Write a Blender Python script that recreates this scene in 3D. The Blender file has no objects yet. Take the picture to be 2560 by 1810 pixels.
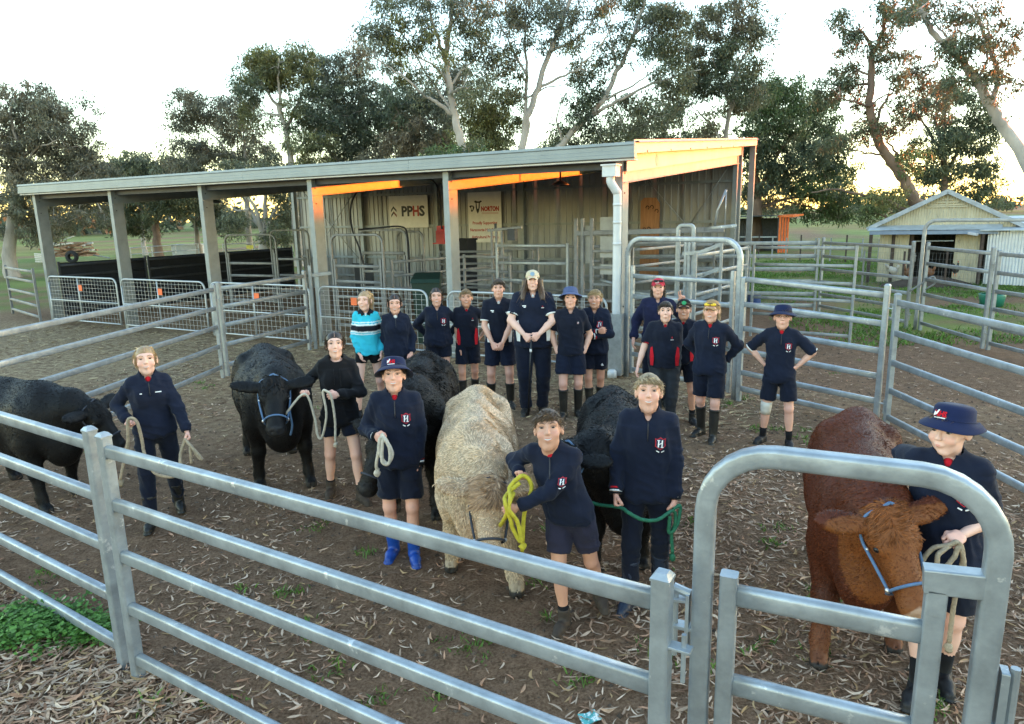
import bpy, math, random
import numpy as np
from mathutils import Vector, Matrix
rng = np.random.default_rng(7); random.seed(7)
S = bpy.context.scene
C = S.collection
# ------------------------------------------------------------------ camera
FPX, PITCH, ROLL, CAMH = 1746.7, math.radians(11.894), math.radians(1.235), 2.6
K = 2560/2296
_f = np.array([0, math.cos(PITCH), -math.sin(PITCH)]); _u0 = np.array([0, math.sin(PITCH), math.cos(PITCH)]); _r0 = np.array([1., 0, 0])
_r = math.cos(ROLL)*_r0 - math.sin(ROLL)*_u0; _u = math.sin(ROLL)*_r0 + math.cos(ROLL)*_u0
cd = bpy.data.cameras.new('camera'); cam = bpy.data.objects.new('camera', cd); C.objects.link(cam)
cd.sensor_fit = 'HORIZONTAL'; cd.sensor_width = 36; cd.lens = FPX/2560*36; cd.clip_start = 0.05; cd.clip_end = 9000
cam.matrix_world = Matrix(((_r[0], _u[0], -_f[0], 0), (_r[1], _u[1], -_f[1], 0), (_r[2], _u[2], -_f[2], CAMH), (0, 0, 0, 1)))
S.camera = cam
# ------------------------------------------------------------------ sky and sun
SUN_AZ, SUN_EL = math.radians(74), math.radians(1.2)     # azimuth measured from the view axis to the right
w = bpy.data.worlds.new('World'); S.world = w; w.use_nodes = True
nt = w.node_tree; bg = nt.nodes['Background']
sky = nt.nodes.new('ShaderNodeTexSky'); sky.sky_type = 'NISHITA'; sky.sun_disc = False
sky.sun_elevation = SUN_EL+math.radians(4.5); sky.sun_rotation = SUN_AZ; sky.air_density = 1.0; sky.dust_density = 0.3; sky.ozone_density = 1.0; sky.altitude = 60
nt.links.new(sky.outputs[0], bg.inputs[0]); bg.inputs[1].default_value = 0.15
sd = bpy.data.lights.new('sun', 'SUN'); sd.energy = 2.0; sd.angle = math.radians(0.5); sd.color = (1.0, 0.16, 0.012)
sun = bpy.data.objects.new('sun', sd); C.objects.link(sun)
SDIR = Vector((math.sin(SUN_AZ)*math.cos(SUN_EL), math.cos(SUN_AZ)*math.cos(SUN_EL), math.sin(SUN_EL)))
sun.rotation_euler = SDIR.to_track_quat('Z', 'Y').to_euler()
S.view_settings.view_transform = 'Standard'; S.view_settings.look = 'None'; S.view_settings.gamma = 1; S.view_settings.use_curve_mapping = False
S.view_settings.exposure = 3.1
S.render.engine = 'CYCLES'
S.cycles.max_bounces = 6; S.cycles.diffuse_bounces = 3; S.cycles.glossy_bounces = 3; S.cycles.transparent_max_bounces = 4
# ------------------------------------------------------------------ picture point -> place
def ray(x, y):
    return _f*FPX + _r*(x*K-1280) - _u*(y*K-905)
def gp(x, y, z=0.):
    d = ray(x, y); return np.array([0, 0, CAMH]) + d*((z-CAMH)/d[2])
def at(x, y, Y):
    d = ray(x, y); return np.array([0, 0, CAMH]) + d*(Y/d[1])
# ------------------------------------------------------------------ objects
def tag(o, label=None, cat=None, group=None, kind=None):
    if label: o['label'] = label
    if cat: o['category'] = cat
    if group: o['group'] = group
    if kind: o['kind'] = kind
    return o
def thing(name, label, cat, loc=(0, 0, 0), rz=0., group=None):
    o = bpy.data.objects.new(name, None); C.objects.link(o); o.empty_display_size = .1
    o.location = loc; o.rotation_euler = (0, 0, rz)
    return tag(o, label, cat, group)
def mk(name, V, F, m, parent=None, col=None, smooth=True, world=False):
    """one mesh object; F: (n,3) or (n,4) int array, or a list mixing both"""
    V = np.asarray(V, dtype=np.float64).reshape(-1, 3)
    if world and parent is not None:
        root = parent
        L = np.array(root.location); a = -root.rotation_euler[2]
        V = V-L; ca, sa = math.cos(a), math.sin(a)
        V = np.stack([V[:, 0]*ca-V[:, 1]*sa, V[:, 0]*sa+V[:, 1]*ca, V[:, 2]], 1)
    me = bpy.data.meshes.new(name)
    if isinstance(F, np.ndarray):
        n, k = F.shape; flat = F.reshape(-1); tot = np.full(n, k)
    else:
        tot = np.array([len(f) for f in F]); flat = np.fromiter((i for f in F for i in f), dtype=np.int64); n = len(F)
    me.vertices.add(len(V)); me.vertices.foreach_set('co', V.astype(np.float32).reshape(-1))
    me.loops.add(len(flat)); me.loops.foreach_set('vertex_index', flat.astype(np.int32))
    me.polygons.add(n); st = np.concatenate([[0], np.cumsum(tot)[:-1]])
    me.polygons.foreach_set('loop_start', st.astype(np.int32))
    me.polygons.foreach_set('use_smooth', np.full(n, bool(smooth)))
    if col is not None:
        ca_ = me.color_attributes.new('Col', 'FLOAT_COLOR', 'POINT')
        c4 = np.ones((len(V), 4), np.float32); c4[:, :3] = col; ca_.data.foreach_set('color', c4.reshape(-1))
    me.update(calc_edges=True); me.validate()
    if m is not None: me.materials.append(m)
    o = bpy.data.objects.new(name, me); C.objects.link(o)
    if parent is not None: o.parent = parent
    return o
class MB:
    """collects shapes into one mesh"""
    def __init__(s): s.V = []; s.F = []; s.c = []; s.n = 0
    def add(s, V, F, col=None):
        V = np.asarray(V, float).reshape(-1, 3)
        s.V.append(V); s.F.extend([[i+s.n for i in f] for f in (F.tolist() if isinstance(F, np.ndarray) else F)]); s.n += len(V)
        s.c.append(np.tile(np.array((1, 1, 1) if col is None else col, float), (len(V), 1)) if col is None or np.ndim(col) == 1 else np.asarray(col))
        return s
    def box(s, lo, hi, col=None, M=None):
        (a, b, c), (d, e, f) = lo, hi
        V = np.array([(a, b, c), (d, b, c), (d, e, c), (a, e, c), (a, b, f), (d, b, f), (d, e, f), (a, e, f)], float)
        if M is not None: V = V@np.asarray(M)[:3, :3].T+np.asarray(M)[:3, 3]
        return s.add(V, [(0, 3, 2, 1), (4, 5, 6, 7), (0, 1, 5, 4), (1, 2, 6, 5), (2, 3, 7, 6), (3, 0, 4, 7)], col)
    def bar(s, a, b, wd, ht, col=None, up=(0, 0, 1), bev=.12, sid=4):
        V, F = bar(a, b, wd, ht, up, bev, sid); return s.add(V, F, col)
    def tube(s, pts, r, seg=8, col=None, cap=True):
        V, F = tube(pts, r, seg, cap); return s.add(V, F, col)
    def build(s, name, m, parent=None, smooth=True, world=False, usecol=False):
        return mk(name, np.concatenate(s.V), s.F, m, parent, np.concatenate(s.c) if usecol else None, smooth, world)
def frame(d, up=(0, 0, 1)):
    d = np.asarray(d, float); d = d/np.linalg.norm(d); up = np.asarray(up, float)
    x = np.cross(d, up)
    if np.linalg.norm(x) < 1e-4: x = np.cross(d, (0, 1, 0))
    x /= np.linalg.norm(x); return d, x, np.cross(x, d)
def prof(wd, ht, bev=.3, sid=4):
    """rounded rectangle profile; bev = corner radius as part of the shorter half side"""
    r = bev*min(wd, ht); P = []
    for cx, cy, a0 in ((wd/2-r, ht/2-r, 0), (-wd/2+r, ht/2-r, 90), (-wd/2+r, -ht/2+r, 180), (wd/2-r, -ht/2+r, 270)):
        for i in range(sid): 
            a = math.radians(a0+90*i/(sid-1)); P.append((cx+r*math.cos(a), cy+r*math.sin(a)))
    return P
def bar(a, b, wd, ht, up=(0, 0, 1), bev=.12, sid=3):
    """solid bar of rounded rectangular section from a to b; wd across, ht along 'up'"""
    a = np.asarray(a, float); b = np.asarray(b, float); d, x, u = frame(b-a, up); P = prof(wd, ht, bev, sid); n = len(P)
    V = [a+x*p+u*q for p, q in P]+[b+x*p+u*q for p, q in P]
    F = [(i, (i+1) % n, n+(i+1) % n, n+i) for i in range(n)]+[tuple(range(n-1, -1, -1)), tuple(range(n, 2*n))]
    return np.array(V), F
def tube(pts, r, seg=8, cap=True, twist=None):
    """swept round tube through pts; r scalar or one per point"""
    P = np.asarray(pts, float); n = len(P); r = np.broadcast_to(np.asarray(r, float), (n,))
    T = np.gradient(P, axis=0); T /= np.linalg.norm(T, axis=1)[:, None]+1e-9
    x = np.cross(T[0], (0, 0, 1)); x = np.cross(T[0], (0, 1, 0)) if np.linalg.norm(x) < .05 else x; x /= np.linalg.norm(x)
    V = np.zeros((n, seg, 3)); ang = np.arange(seg)*2*math.pi/seg; ca, sa = np.cos(ang), np.sin(ang); L = 0
    for i in range(n):
        x = x-T[i]*(x@T[i]); x /= np.linalg.norm(x)+1e-9; y = np.cross(T[i], x)
        k = 1.
        if i: L += np.linalg.norm(P[i]-P[i-1])
        if twist: k = (1+.22*np.abs(np.cos(1.5*ang+L*twist)))[:, None]
        V[i] = P[i]+r[i]*k*(ca[:, None]*x+sa[:, None]*y)
    ii = np.arange(n-1)[:, None]*seg; j = np.arange(seg)[None]; j2 = (j+1) % seg
    F = np.stack([ii+j, ii+j2, ii+seg+j2, ii+seg+j], -1).reshape(-1, 4).tolist()
    if cap: F += [tuple(range(seg-1, -1, -1)), tuple(range((n-1)*seg, n*seg))]
    return V.reshape(-1, 3), F
def sweep(pts, P2, up, closed=False):
    """sweep a profile (list of (x,y)) through pts keeping its x axis in the plane normal 'up'"""
    P = np.asarray(pts, float); n = len(P); T = np.gradient(P, axis=0); T /= np.linalg.norm(T, axis=1)[:, None]; m = len(P2); V = []
    up = np.asarray(up, float); up /= np.linalg.norm(up)
    for i in range(n):
        x = np.cross(T[i], up); x /= np.linalg.norm(x); V += [P[i]+x*p+up*q for p, q in P2]
    F = [(i*m+j, i*m+(j+1) % m, (i+1)*m+(j+1) % m, (i+1)*m+j) for i in range(n-1) for j in range(m)]
    F += [tuple(range(m-1, -1, -1)), tuple(range((n-1)*m, n*m))]
    return np.array(V), F
def smoothpath(pts, n=8):
    """Catmull-Rom through pts"""
    P = np.asarray(pts, float); P = np.vstack([2*P[0]-P[1], P, 2*P[-1]-P[-2]]); out = []
    for i in range(1, len(P)-2):
        for t in np.linspace(0, 1, n, endpoint=False):
            a, b, c, d = P[i-1:i+3]; out.append(.5*((2*b)+(c-a)*t+(2*a-5*b+4*c-d)*t*t+(3*b-a-3*c+d)*t**3))
    out.append(P[-2]); return np.array(out)
def lathe(prof_, seg=20, sx=1., sy=1.):
    n = len(prof_); a = np.arange(seg)*2*math.pi/seg
    V = np.array([[(r*sx*math.cos(t), r*sy*math.sin(t), z) for t in a] for r, z in prof_]).reshape(-1, 3)
    F = [(i*seg+j, i*seg+(j+1) % seg, (i+1)*seg+(j+1) % seg, (i+1)*seg+j) for i in range(n-1) for j in range(seg)]
    return V, F
def _h3(i, j, k, s):
    n = (i*374761393+j*668265263+k*2147483647+s*974634777) & 0xffffffff
    n = ((n ^ (n >> 13))*1274126177) & 0xffffffff
    return ((n ^ (n >> 16)) & 0xffff)/65535.
def noise(P, scale=1., seed=0):
    """value noise in 0..1 at points (n,3)"""
    Q = np.asarray(P, float)*scale+100.; I = np.floor(Q).astype(np.int64); f = Q-I; f = f*f*(3-2*f); r = 0
    for a in (0, 1):
        for b in (0, 1):
            for c in (0, 1):
                wgt = (f[:, 0] if a else 1-f[:, 0])*(f[:, 1] if b else 1-f[:, 1])*(f[:, 2] if c else 1-f[:, 2])
                r = r+wgt*_h3(I[:, 0]+a, I[:, 1]+b, I[:, 2]+c, seed)
    return r
def fbm(P, scale=1., oct=4, seed=0):
    r = 0; a = .5; t = 0
    for o in range(oct): r = r+a*noise(P, scale*2**o, seed+o); t += a; a *= .5
    return r/t
# ------------------------------------------------------------------ materials
def lin(*c):
    """picture colour 0..255 to linear base colour"""
    return tuple(((v/255)/12.92 if v/255 <= .04045 else ((v/255+.055)/1.055)**2.4) for v in c)
def M(name, col=(.5, .5, .5), rough=.7, metal=0., var=.2, scale=6., bump=0., bscale=60., attr=False, spec=.4, col2=None, aniso=None, transl=0., sheen=0., wear=None):
    m = bpy.data.materials.new(name); m.use_nodes = True; t = m.node_tree; N = t.nodes; b = N['Principled BSDF']
    tc = N.new('ShaderNodeTexCoord'); src = tc.outputs['Object']
    if aniso:
        mp = N.new('ShaderNodeMapping'); mp.inputs['Scale'].default_value = aniso; t.links.new(src, mp.inputs['Vector']); src = mp.outputs['Vector']
    no = N.new('ShaderNodeTexNoise'); no.inputs['Scale'].default_value = scale; no.inputs['Detail'].default_value = 5; no.inputs['Roughness'].default_value = .62
    t.links.new(src, no.inputs['Vector'])
    mr = N.new('ShaderNodeMapRange'); mr.inputs['From Min'].default_value = .3; mr.inputs['From Max'].default_value = .7
    t.links.new(no.outputs['Fac'], mr.inputs['Value'])
    mx = N.new('ShaderNodeMix'); mx.data_type = 'RGBA'; t.links.new(mr.outputs[0], mx.inputs['Factor'])
    c1 = [min(1, v*(1-var)) for v in col]; c2 = [min(1, v*(1+var)) for v in col] if col2 is None else col2
    mx.inputs['A'].default_value = (*c1, 1); mx.inputs['B'].default_value = (*c2, 1); out = mx.outputs['Result']
    if attr:
        at_ = N.new('ShaderNodeVertexColor'); at_.layer_name = 'Col'
        mu = N.new('ShaderNodeMix'); mu.data_type = 'RGBA'; mu.blend_type = 'MULTIPLY'; mu.inputs['Factor'].default_value = 1
        t.links.new(at_.outputs['Color'], mu.inputs['A']); t.links.new(out, mu.inputs['B']); out = mu.outputs['Result']
    if wear:   # blotches of another colour: (colour, threshold, scale)
        n3 = N.new('ShaderNodeTexNoise'); n3.inputs['Scale'].default_value = wear[2]; n3.inputs['Detail'].default_value = 6; n3.inputs['Roughness'].default_value = .7
        t.links.new(src, n3.inputs['Vector'])
        m3 = N.new('ShaderNodeMapRange'); m3.inputs['From Min'].default_value = wear[1]; m3.inputs['From Max'].default_value = wear[1]+.06; t.links.new(n3.outputs['Fac'], m3.inputs['Value'])
        x3 = N.new('ShaderNodeMix'); x3.data_type = 'RGBA'; t.links.new(m3.outputs[0], x3.inputs['Factor']); t.links.new(out, x3.inputs['A']); x3.inputs['B'].default_value = (*wear[0], 1); out = x3.outputs['Result']
    t.links.new(out, b.inputs['Base Color'])
    b.inputs['Roughness'].default_value = rough; b.inputs['Metallic'].default_value = metal; b.inputs['Specular IOR Level'].default_value = spec
    if sheen: b.inputs['Sheen Weight'].default_value = sheen; b.inputs['Sheen Roughness'].default_value = .5
    if bump:
        n2 = N.new('ShaderNodeTexNoise'); n2.inputs['Scale'].default_value = bscale; n2.inputs['Detail'].default_value = 4; t.links.new(src, n2.inputs['Vector'])
        bp = N.new('ShaderNodeBump'); bp.inputs['Strength'].default_value = bump; bp.inputs['Distance'].default_value = .02
        t.links.new(n2.outputs['Fac'], bp.inputs['Height']); t.links.new(bp.outputs[0], b.inputs['Normal'])
    if transl:
        tr = N.new('ShaderNodeBsdfTranslucent'); t.links.new(out, tr.inputs['Color']); ms = N.new('ShaderNodeMixShader'); ms.inputs[0].default_value = transl
        t.links.new(b.outputs[0], ms.inputs[1]); t.links.new(tr.outputs[0], ms.inputs[2]); t.links.new(ms.outputs[0], N['Material Output'].inputs['Surface'])
    return m
GALV = M('galvanised_steel', (.31, .345, .375), .42, .55, .26, 7, .12, 18, wear=((.56, .58, .59), .62, 9))
GALV_OLD = M('weathered_galvanised', (.29, .31, .32), .5, .5, .2, 9, .05, 40, wear=((.5, .5, .5), .68, 14))
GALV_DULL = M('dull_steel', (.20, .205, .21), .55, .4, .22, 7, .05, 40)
PIPE = M('gate_pipe', (.40, .43, .45), .45, .5, .12, 12)
WELD = M('weld_rust', (.32, .17, .10), .8, .1, .3, 30)
# ------------------------------------------------------------------ the ground
def axis(lo, a, b, hi, h, g=1.16):
    mid = np.arange(a, b, h); r = []; x = b; s = h
    while x < hi: r.append(x); s *= g; x += s
    r.append(hi); l = []; x = a-h; s = h
    while x > lo: l.append(x); s *= g; x -= s
    l.append(lo); return np.concatenate([l[::-1], mid, r])
gx = axis(-3500, -6.5, 6.0, 3500, .055); gy = axis(-300, 1.3, 12.5, 5000, .055)
XX, YY = np.meshgrid(gx, gy, indexing='ij'); GP = np.stack([XX.ravel(), YY.ravel(), 0*XX.ravel()], 1)
near = np.clip((26-np.hypot(GP[:, 0], GP[:, 1]-8))/10, 0, 1)
def ground_z(P):
    return (fbm(P, .45, 3, 3)-.5)*.10+(fbm(P, 2.6, 3, 9)-.5)*.035
gz = ground_z(GP)*near+(fbm(GP, 9, 2, 21)-.5)*.022*near
sa_, ca_ = math.sin(SUN_AZ), math.cos(SUN_AZ)
tt = GP[:, 0]*sa_+GP[:, 1]*ca_; uu = -GP[:, 0]*ca_+GP[:, 1]*sa_
def sstep(a, b, x): t = np.clip((x-a)/(b-a), 0, 1); return t*t*(3-2*t)
gz = gz+sstep(60, 300, GP[:, 1])*(fbm(GP, .004, 3, 8)-.45)*7
# where grass grows
SHA = .494; SHD = np.array([math.cos(SHA), -math.sin(SHA)]); SHN = np.array([math.sin(SHA), math.cos(SHA)])
SH0 = np.array([1.742, 11.275])-SHD*16.135
sl = (GP[:, :2]-SH0)@SHD; wl = (GP[:, :2]-SH0)@SHN
nz = fbm(GP, .35, 4, 31)
grass = np.maximum.reduce([sstep(-3, -5.5, sl+(nz-.5)*3)*sstep(2., 5, wl+6), sstep(10, 13, wl+(nz-.5)*4),
                           sstep(6.3, 8.2, GP[:, 0]+(nz-.5)*3)*sstep(12.8, 14.8, GP[:, 1]+(nz-.5)*2.5)])
path = np.exp(-((GP[:, 1]-18.6-.1*(GP[:, 0]-8)+(nz-.5)*2)/.75)**2)*(GP[:, 0] > 4.5)*(GP[:, 0] < 22)
path2 = np.exp(-((GP[:, 1]-31+(nz-.5)*5)/2.0)**2)*(GP[:, 0] > 8)*(GP[:, 0] < 30)*.8
grass = np.clip(grass-path-path2, 0, 1)*np.clip((fbm(GP, 1.2, 3, 44)-.28)*4, .0, 1)
straw = .95*np.exp(-(((sl-4.5)/6.5)**2+((wl+2.4+(nz-.5)*3)/2.6)**2))+.45*np.clip((GP[:, 1]-6)/4, 0, 1)*(wl < 0)+.5*np.exp(-(((sl-8.5)/7)**2+((wl-2)/3)**2))+.8*np.exp(-(((sl-16.8)/1.0)**2+((wl+.3)/.7)**2))
gcol = np.stack([grass, np.clip(straw, 0, 1), fbm(GP, .8, 3, 77)], 1)
GV = GP.copy(); GV[:, 2] = gz
nx_, ny_ = len(gx), len(gy); ii = np.arange(nx_-1)[:, None]*ny_+np.arange(ny_-1)[None]
GF = np.stack([ii, ii+ny_, ii+ny_+1, ii+1], -1).reshape(-1, 4)
gm = bpy.data.materials.new('yard_ground'); gm.use_nodes = True; t = gm.node_tree; N = t.nodes; L_ = t.links; b = N['Principled BSDF']
def node(k, **kw):
    n = N.new(k)
    for a, v in kw.items(): setattr(n, a, v)
    return n
tc = node('ShaderNodeTexCoord'); vc = node('ShaderNodeVertexColor', layer_name='Col'); sp = node('ShaderNodeSeparateColor'); L_.new(vc.outputs[0], sp.inputs[0])
def nz_(scale, det=6, rough=.65):
    n = node('ShaderNodeTexNoise'); n.inputs['Scale'].default_value = scale; n.inputs['Detail'].default_value = det; n.inputs['Roughness'].default_value = rough; L_.new(tc.outputs['Object'], n.inputs['Vector']); return n
def ramp(src, a, b_, ca, cb):
    mr = node('ShaderNodeMapRange'); mr.inputs['From Min'].default_value = a; mr.inputs['From Max'].default_value = b_; L_.new(src, mr.inputs['Value'])
    return mixc(mr.outputs[0], ca, cb)
def mixc(f, ca, cb, bl='MIX'):
    mx = node('ShaderNodeMix', data_type='RGBA', blend_type=bl)
    for s_, v in (('Factor', f), ('A', ca), ('B', cb)):
        if hasattr(v, 'is_linked') or hasattr(v, 'links'): L_.new(v, mx.inputs[s_])
        else: mx.inputs[s_].default_value = v if isinstance(v, float) else (*v, 1)
    return mx.outputs['Result']
n1 = nz_(1.1, 3); n2 = nz_(9., 4); n3 = nz_(55., 3); n4 = nz_(230., 2)
dirt = ramp(n1.outputs['Fac'], .3, .7, (.128, .070, .038), (.260, .148, .085))
dirt = mixc(.62, dirt, ramp(n2.outputs['Fac'], .35, .68, (.078, .042, .023), (.33, .198, .122)))
dirt = mixc(.45, dirt, ramp(n3.outputs['Fac'], .35, .7, (.044, .023, .013), (.38, .245, .155)))
stw = ramp(n3.outputs['Fac'], .35, .65, (.18, .125, .075), (.46, .35, .215))
stw = mixc(.4, stw, ramp(n2.outputs['Fac'], .35, .65, (.13, .09, .055), (.38, .29, .17)))
smr = node('ShaderNodeMath', operation='MULTIPLY'); L_.new(sp.outputs[1], smr.inputs[0])
sm2 = node('ShaderNodeMapRange'); sm2.inputs['From Min'].default_value = .33; sm2.inputs['From Max'].default_value = .55; L_.new(n2.outputs['Fac'], sm2.inputs['Value']); L_.new(sm2.outputs[0], smr.inputs[1])
dirt = mixc(smr.outputs[0], dirt, stw)
grs = ramp(n2.outputs['Fac'], .3, .7, (.07, .14, .022), (.17, .26, .045))
grs = mixc(.4, grs, ramp(n1.outputs['Fac'], .35, .65, (.06, .13, .022), (.22, .25, .065)))
n5 = nz_(.16, 4); grs = mixc(.55, grs, ramp(n5.outputs['Fac'], .36, .62, (.045, .085, .018), (.24, .24, .085)))
col = mixc(sp.outputs[0], dirt, grs)
L_.new(col, b.inputs['Base Color']); b.inputs['Roughness'].default_value = .95; b.inputs['Specular IOR Level'].default_value = .15
ad = node('ShaderNodeMath', operation='MULTIPLY_ADD'); L_.new(n3.outputs['Fac'], ad.inputs[0]); ad.inputs[1].default_value = .7; L_.new(n4.outputs['Fac'], ad.inputs[2])
bp = node('ShaderNodeBump'); bp.inputs['Strength'].default_value = .7; bp.inputs['Distance'].default_value = .02; L_.new(ad.outputs[0], bp.inputs['Height']); L_.new(bp.outputs[0], b.inputs['Normal'])
ground = tag(mk('ground', GV, GF, gm, None, gcol), kind='structure')
# unseen ridge added off right, crest shaped to keep low sun off the yard
hu, ht = np.meshgrid(np.linspace(-190, 70, 96), np.linspace(60, 190, 66), indexing='ij')
HC = 5.75+9.5*sstep(24, 31, hu); hz_ = HC*np.exp(-((ht-118)/24)**2)*sstep(70, 62, hu)*sstep(-190, -110, hu)-.3
HV_ = np.stack([ht*sa_-hu*ca_, ht*ca_+hu*sa_, hz_], -1).reshape(-1, 3); i_ = np.arange(95)[:, None]*66+np.arange(65)[None]
tag(mk('sun_block_ridge', HV_, np.stack([i_, i_+1, i_+67, i_+66], -1).reshape(-1, 4), M('sun_block_grass', (.10, .15, .04), .95, 0, .3, .2, spec=.1)), kind='structure')
def zat(x, y):
    P = np.array([[x, y, 0.]]); return float(ground_z(P)[0])
# ------------------------------------------------------------------ cattle panels and gates
def xy(p, z=0.): return np.array([p[0], p[1], z])
_pm = {}
def lug(parent, p, d, z, mat):
    b = MB(); b.bar(xy(p, z)-xy(d)*.0, xy(p, z)+xy(d)*.075, .045, .010, bev=.2); b.tube([xy(p+d*.05, z+.05), xy(p+d*.05, z-.12)], .008, 8)
    b.build('pin', mat, parent, smooth=False, world=True)
def panel(label, a, b, h, zs, mat=GALV, rail=(.046, .072), post=(.062, .062), group=None, cap=True, za=0., zb=0., ends=(1, 1), bev=.34, lugs=True, name='yard_fence', cat='fence'):
    """rails at heights zs between upright posts standing at a and b"""
    a = np.asarray(a, float)[:2]; b = np.asarray(b, float)[:2]; L = np.linalg.norm(b-a); d = (b-a)/L
    t = thing(name, label, cat, (*a, 0), 0, group); rx = math.atan2(d[1], d[0])
    for k, (p, z0) in enumerate(((a, za), (b, zb))):
        if not ends[k]: continue
        m = MB(); w = post[0]
        m.bar(xy(p, -.05), xy(p, h-.012), post[1], w, up=xy(d), bev=.16)
        if cap:   # bevelled cap
            n_ = np.array([-d[1], d[0]]); q = w/2+.001; r = w*.30
            V = [xy(p+d*(sx*s_)+n_*(sy*s_), z) for z, s_ in ((h-.013, q), (h-.004, q), (h+.014, r)) for sx, sy in ((-1, -1), (1, -1), (1, 1), (-1, 1))]
            F = [(i*4+j, i*4+(j+1) % 4, i*4+4+(j+1) % 4, i*4+4+j) for i in (0, 1) for j in range(4)]+[(8, 9, 10, 11)]
            m.add(V, F)
        m.build('post', mat, t, smooth=False, world=True)
    for z in zs:
        q0, q1 = xy(a+d*post[0]*.45*ends[0], z+za), xy(b-d*post[0]*.45*ends[1], z+zb); n_ = max(2, int(L/.6)); m = MB()
        sag = np.array([0, 0, random.uniform(-.006, .004)])
        pts = [q0+(q1-q0)*i/n_+sag*math.sin(math.pi*i/n_) for i in range(n_+1)]
        V, F = sweep(pts, [(y_, x_) for x_, y_ in prof(rail[0], rail[1], bev, 4)], np.array([-d[1], d[0], 0]))
        mk('rail', V, F, mat, t, smooth=True, world=True)
        if mat is GALV and L < 4:
            for q in (q0, q1):
                if random.random() < .6:
                    s_ = 1 if q is q0 else -1; wv, wf = tube([q+xy(d)*s_*.004+[0, 0, -rail[1]*.4], q+xy(d)*s_*.004+[0, 0, rail[1]*.4]], .006, 6)
                    mk('weld', wv, wf, WELD, t, world=True)
    if lugs:
        for z in (h*.84, h*.16):
            if ends[1]: lug(t, b+d*post[0]*.4, d, z, mat)
    return t
def bow(p0, p1, h, r, n=7):
    """centre line of an upside-down U from p0 to p1"""
    p0 = np.asarray(p0, float)[:2]; p1 = np.asarray(p1, float)[:2]; d = (p1-p0)/np.linalg.norm(p1-p0); P = [xy(p0, -.05), xy(p0, .3), xy(p0, h-r-.01)]
    for i in range(n+1): a_ = math.pi/2*i/n; P.append(xy(p0+d*(r-r*math.cos(a_)), h-r+r*math.sin(a_)))
    for i in range(n+1): a_ = math.pi/2*i/n; P.append(xy(p1-d*(r-r*math.sin(a_)), h-r+r*math.cos(a_)))
    P += [xy(p1, h-r-.01), xy(p1, .3), xy(p1, -.05)]; return np.array(P), d
def bowgate(label, p0, p1, h, r, gate=None, mat=GALV, sec=(.06, .06), group=None, zs=(), gh=1.4, inset=.075, name='bow_gate', round_=False, rail=(.042, .072), diag=False, gap0=None, gap1=None):
    P, d = bow(p0, p1, h, r); p0 = np.asarray(p0, float)[:2]; p1 = np.asarray(p1, float)[:2]; L = np.linalg.norm(p1-p0)
    t = thing(name, label, 'gate', (*p0, 0), 0, group)
    if round_: V, F = tube(P, sec[0]/2, 10)
    else: V, F = sweep(P, prof(sec[0], sec[1], .22, 4), np.array([-d[1], d[0], 0]))
    mk('bow_frame', V, F, mat, t, smooth=True, world=True)
    if zs:
        g0 = p0+d*(inset if gap0 is None else gap0); g1 = p1-d*(inset if gap1 is None else gap1)
        for q in (g0, g1):
            m = MB(); m.bar(xy(q, .06), xy(q, gh), .055, .055, up=xy(d), bev=.16); m.build('upright', mat, t, smooth=False, world=True)
        for z in zs:
            n_ = 3; V, F = sweep([xy(g0+(g1-g0)*i/n_, z) for i in range(n_+1)], [(y_, x_) for x_, y_ in prof(rail[0], rail[1], .42, 4)], np.array([-d[1], d[0], 0]))
            mk('rail', V, F, mat, t, world=True)
        if diag:
            V, F = bar(xy(g0, zs[-1]), xy(g1, zs[0]), .03, .03); mk('brace', V, F, mat, t, world=True)
    return t
# near fence, in front of the camera
NZ = (1.385, 1.075, .765, .44, .115)
pB = np.array([-2.2327, 3.6491]); pC = np.array([.462, 2.022]); dn = (pC-pB)/np.linalg.norm(pC-pB)
panel('near five-rail galvanised cattle panel running across the foreground to the latch', pB, pC, 1.475, NZ, group='near yard fence')
pA = np.array([-2.381, 3.770]); pA0 = gp(66, 942, 1.42)[:2]; da = (pA0-pA)/np.linalg.norm(pA0-pA)
panel('near five-rail cattle panel cut by the left picture edge, by the black cow', pA+da*3.1, pA, 1.475, NZ, group='near yard fence', lugs=False)
ga = np.array([.711, 2.046]); gd = np.array([.9058, -.4237])
gq = lambda s: ga+gd*s
g = bowgate('bow-topped galvanised walk-through gate in the right foreground', gq(-.11), gq(.675), 1.865, .20, zs=(1.385, 1.06, .74, .42), gh=1.455, sec=(.064, .06), gap0=.082, gap1=.135)
# latch bracket, hinge and slide bolt of that gate
m = MB(); m.bar(xy(gq(.505), 1.555), xy(gq(.65), 1.565), .055, .075, bev=.1); m.bar(xy(gq(.54), 1.45), xy(gq(.54), 1.53), .055, .055, up=xy(gd)); m.build('catch_bracket', GALV, g, smooth=False, world=True)
m = MB(); m.bar(xy(gq(.715), 1.17), xy(gq(.735), 1.17), .05, .30, bev=.1); m.tube([xy(gq(.75), 1.33), xy(gq(.75), .95)], .013, 8); m.bar(xy(gq(.70), 1.12), xy(gq(.77), 1.12), .05, .03); m.build('slide_bolt', GALV, g, smooth=False, world=True)
m = MB()
m.bar(xy(gq(-.255), 1.325), xy(gq(-.16), 1.335), .045, .010); m.bar(xy(gq(-.20), 1.235), xy(gq(-.14), 1.235), .045, .012); m.bar(xy(gq(-.155), 1.14), xy(gq(-.155), 1.36), .05, .012, up=xy(gd))
m.tube([xy(gq(-.198), 1.365), xy(gq(-.198), 1.12)], .011, 10); m.tube([xy(gq(-.205), 1.37), xy(gq(-.15), 1.355)], .016, 10)
m.build('latch_pin', PIPE, g, smooth=False, world=True)
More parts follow.
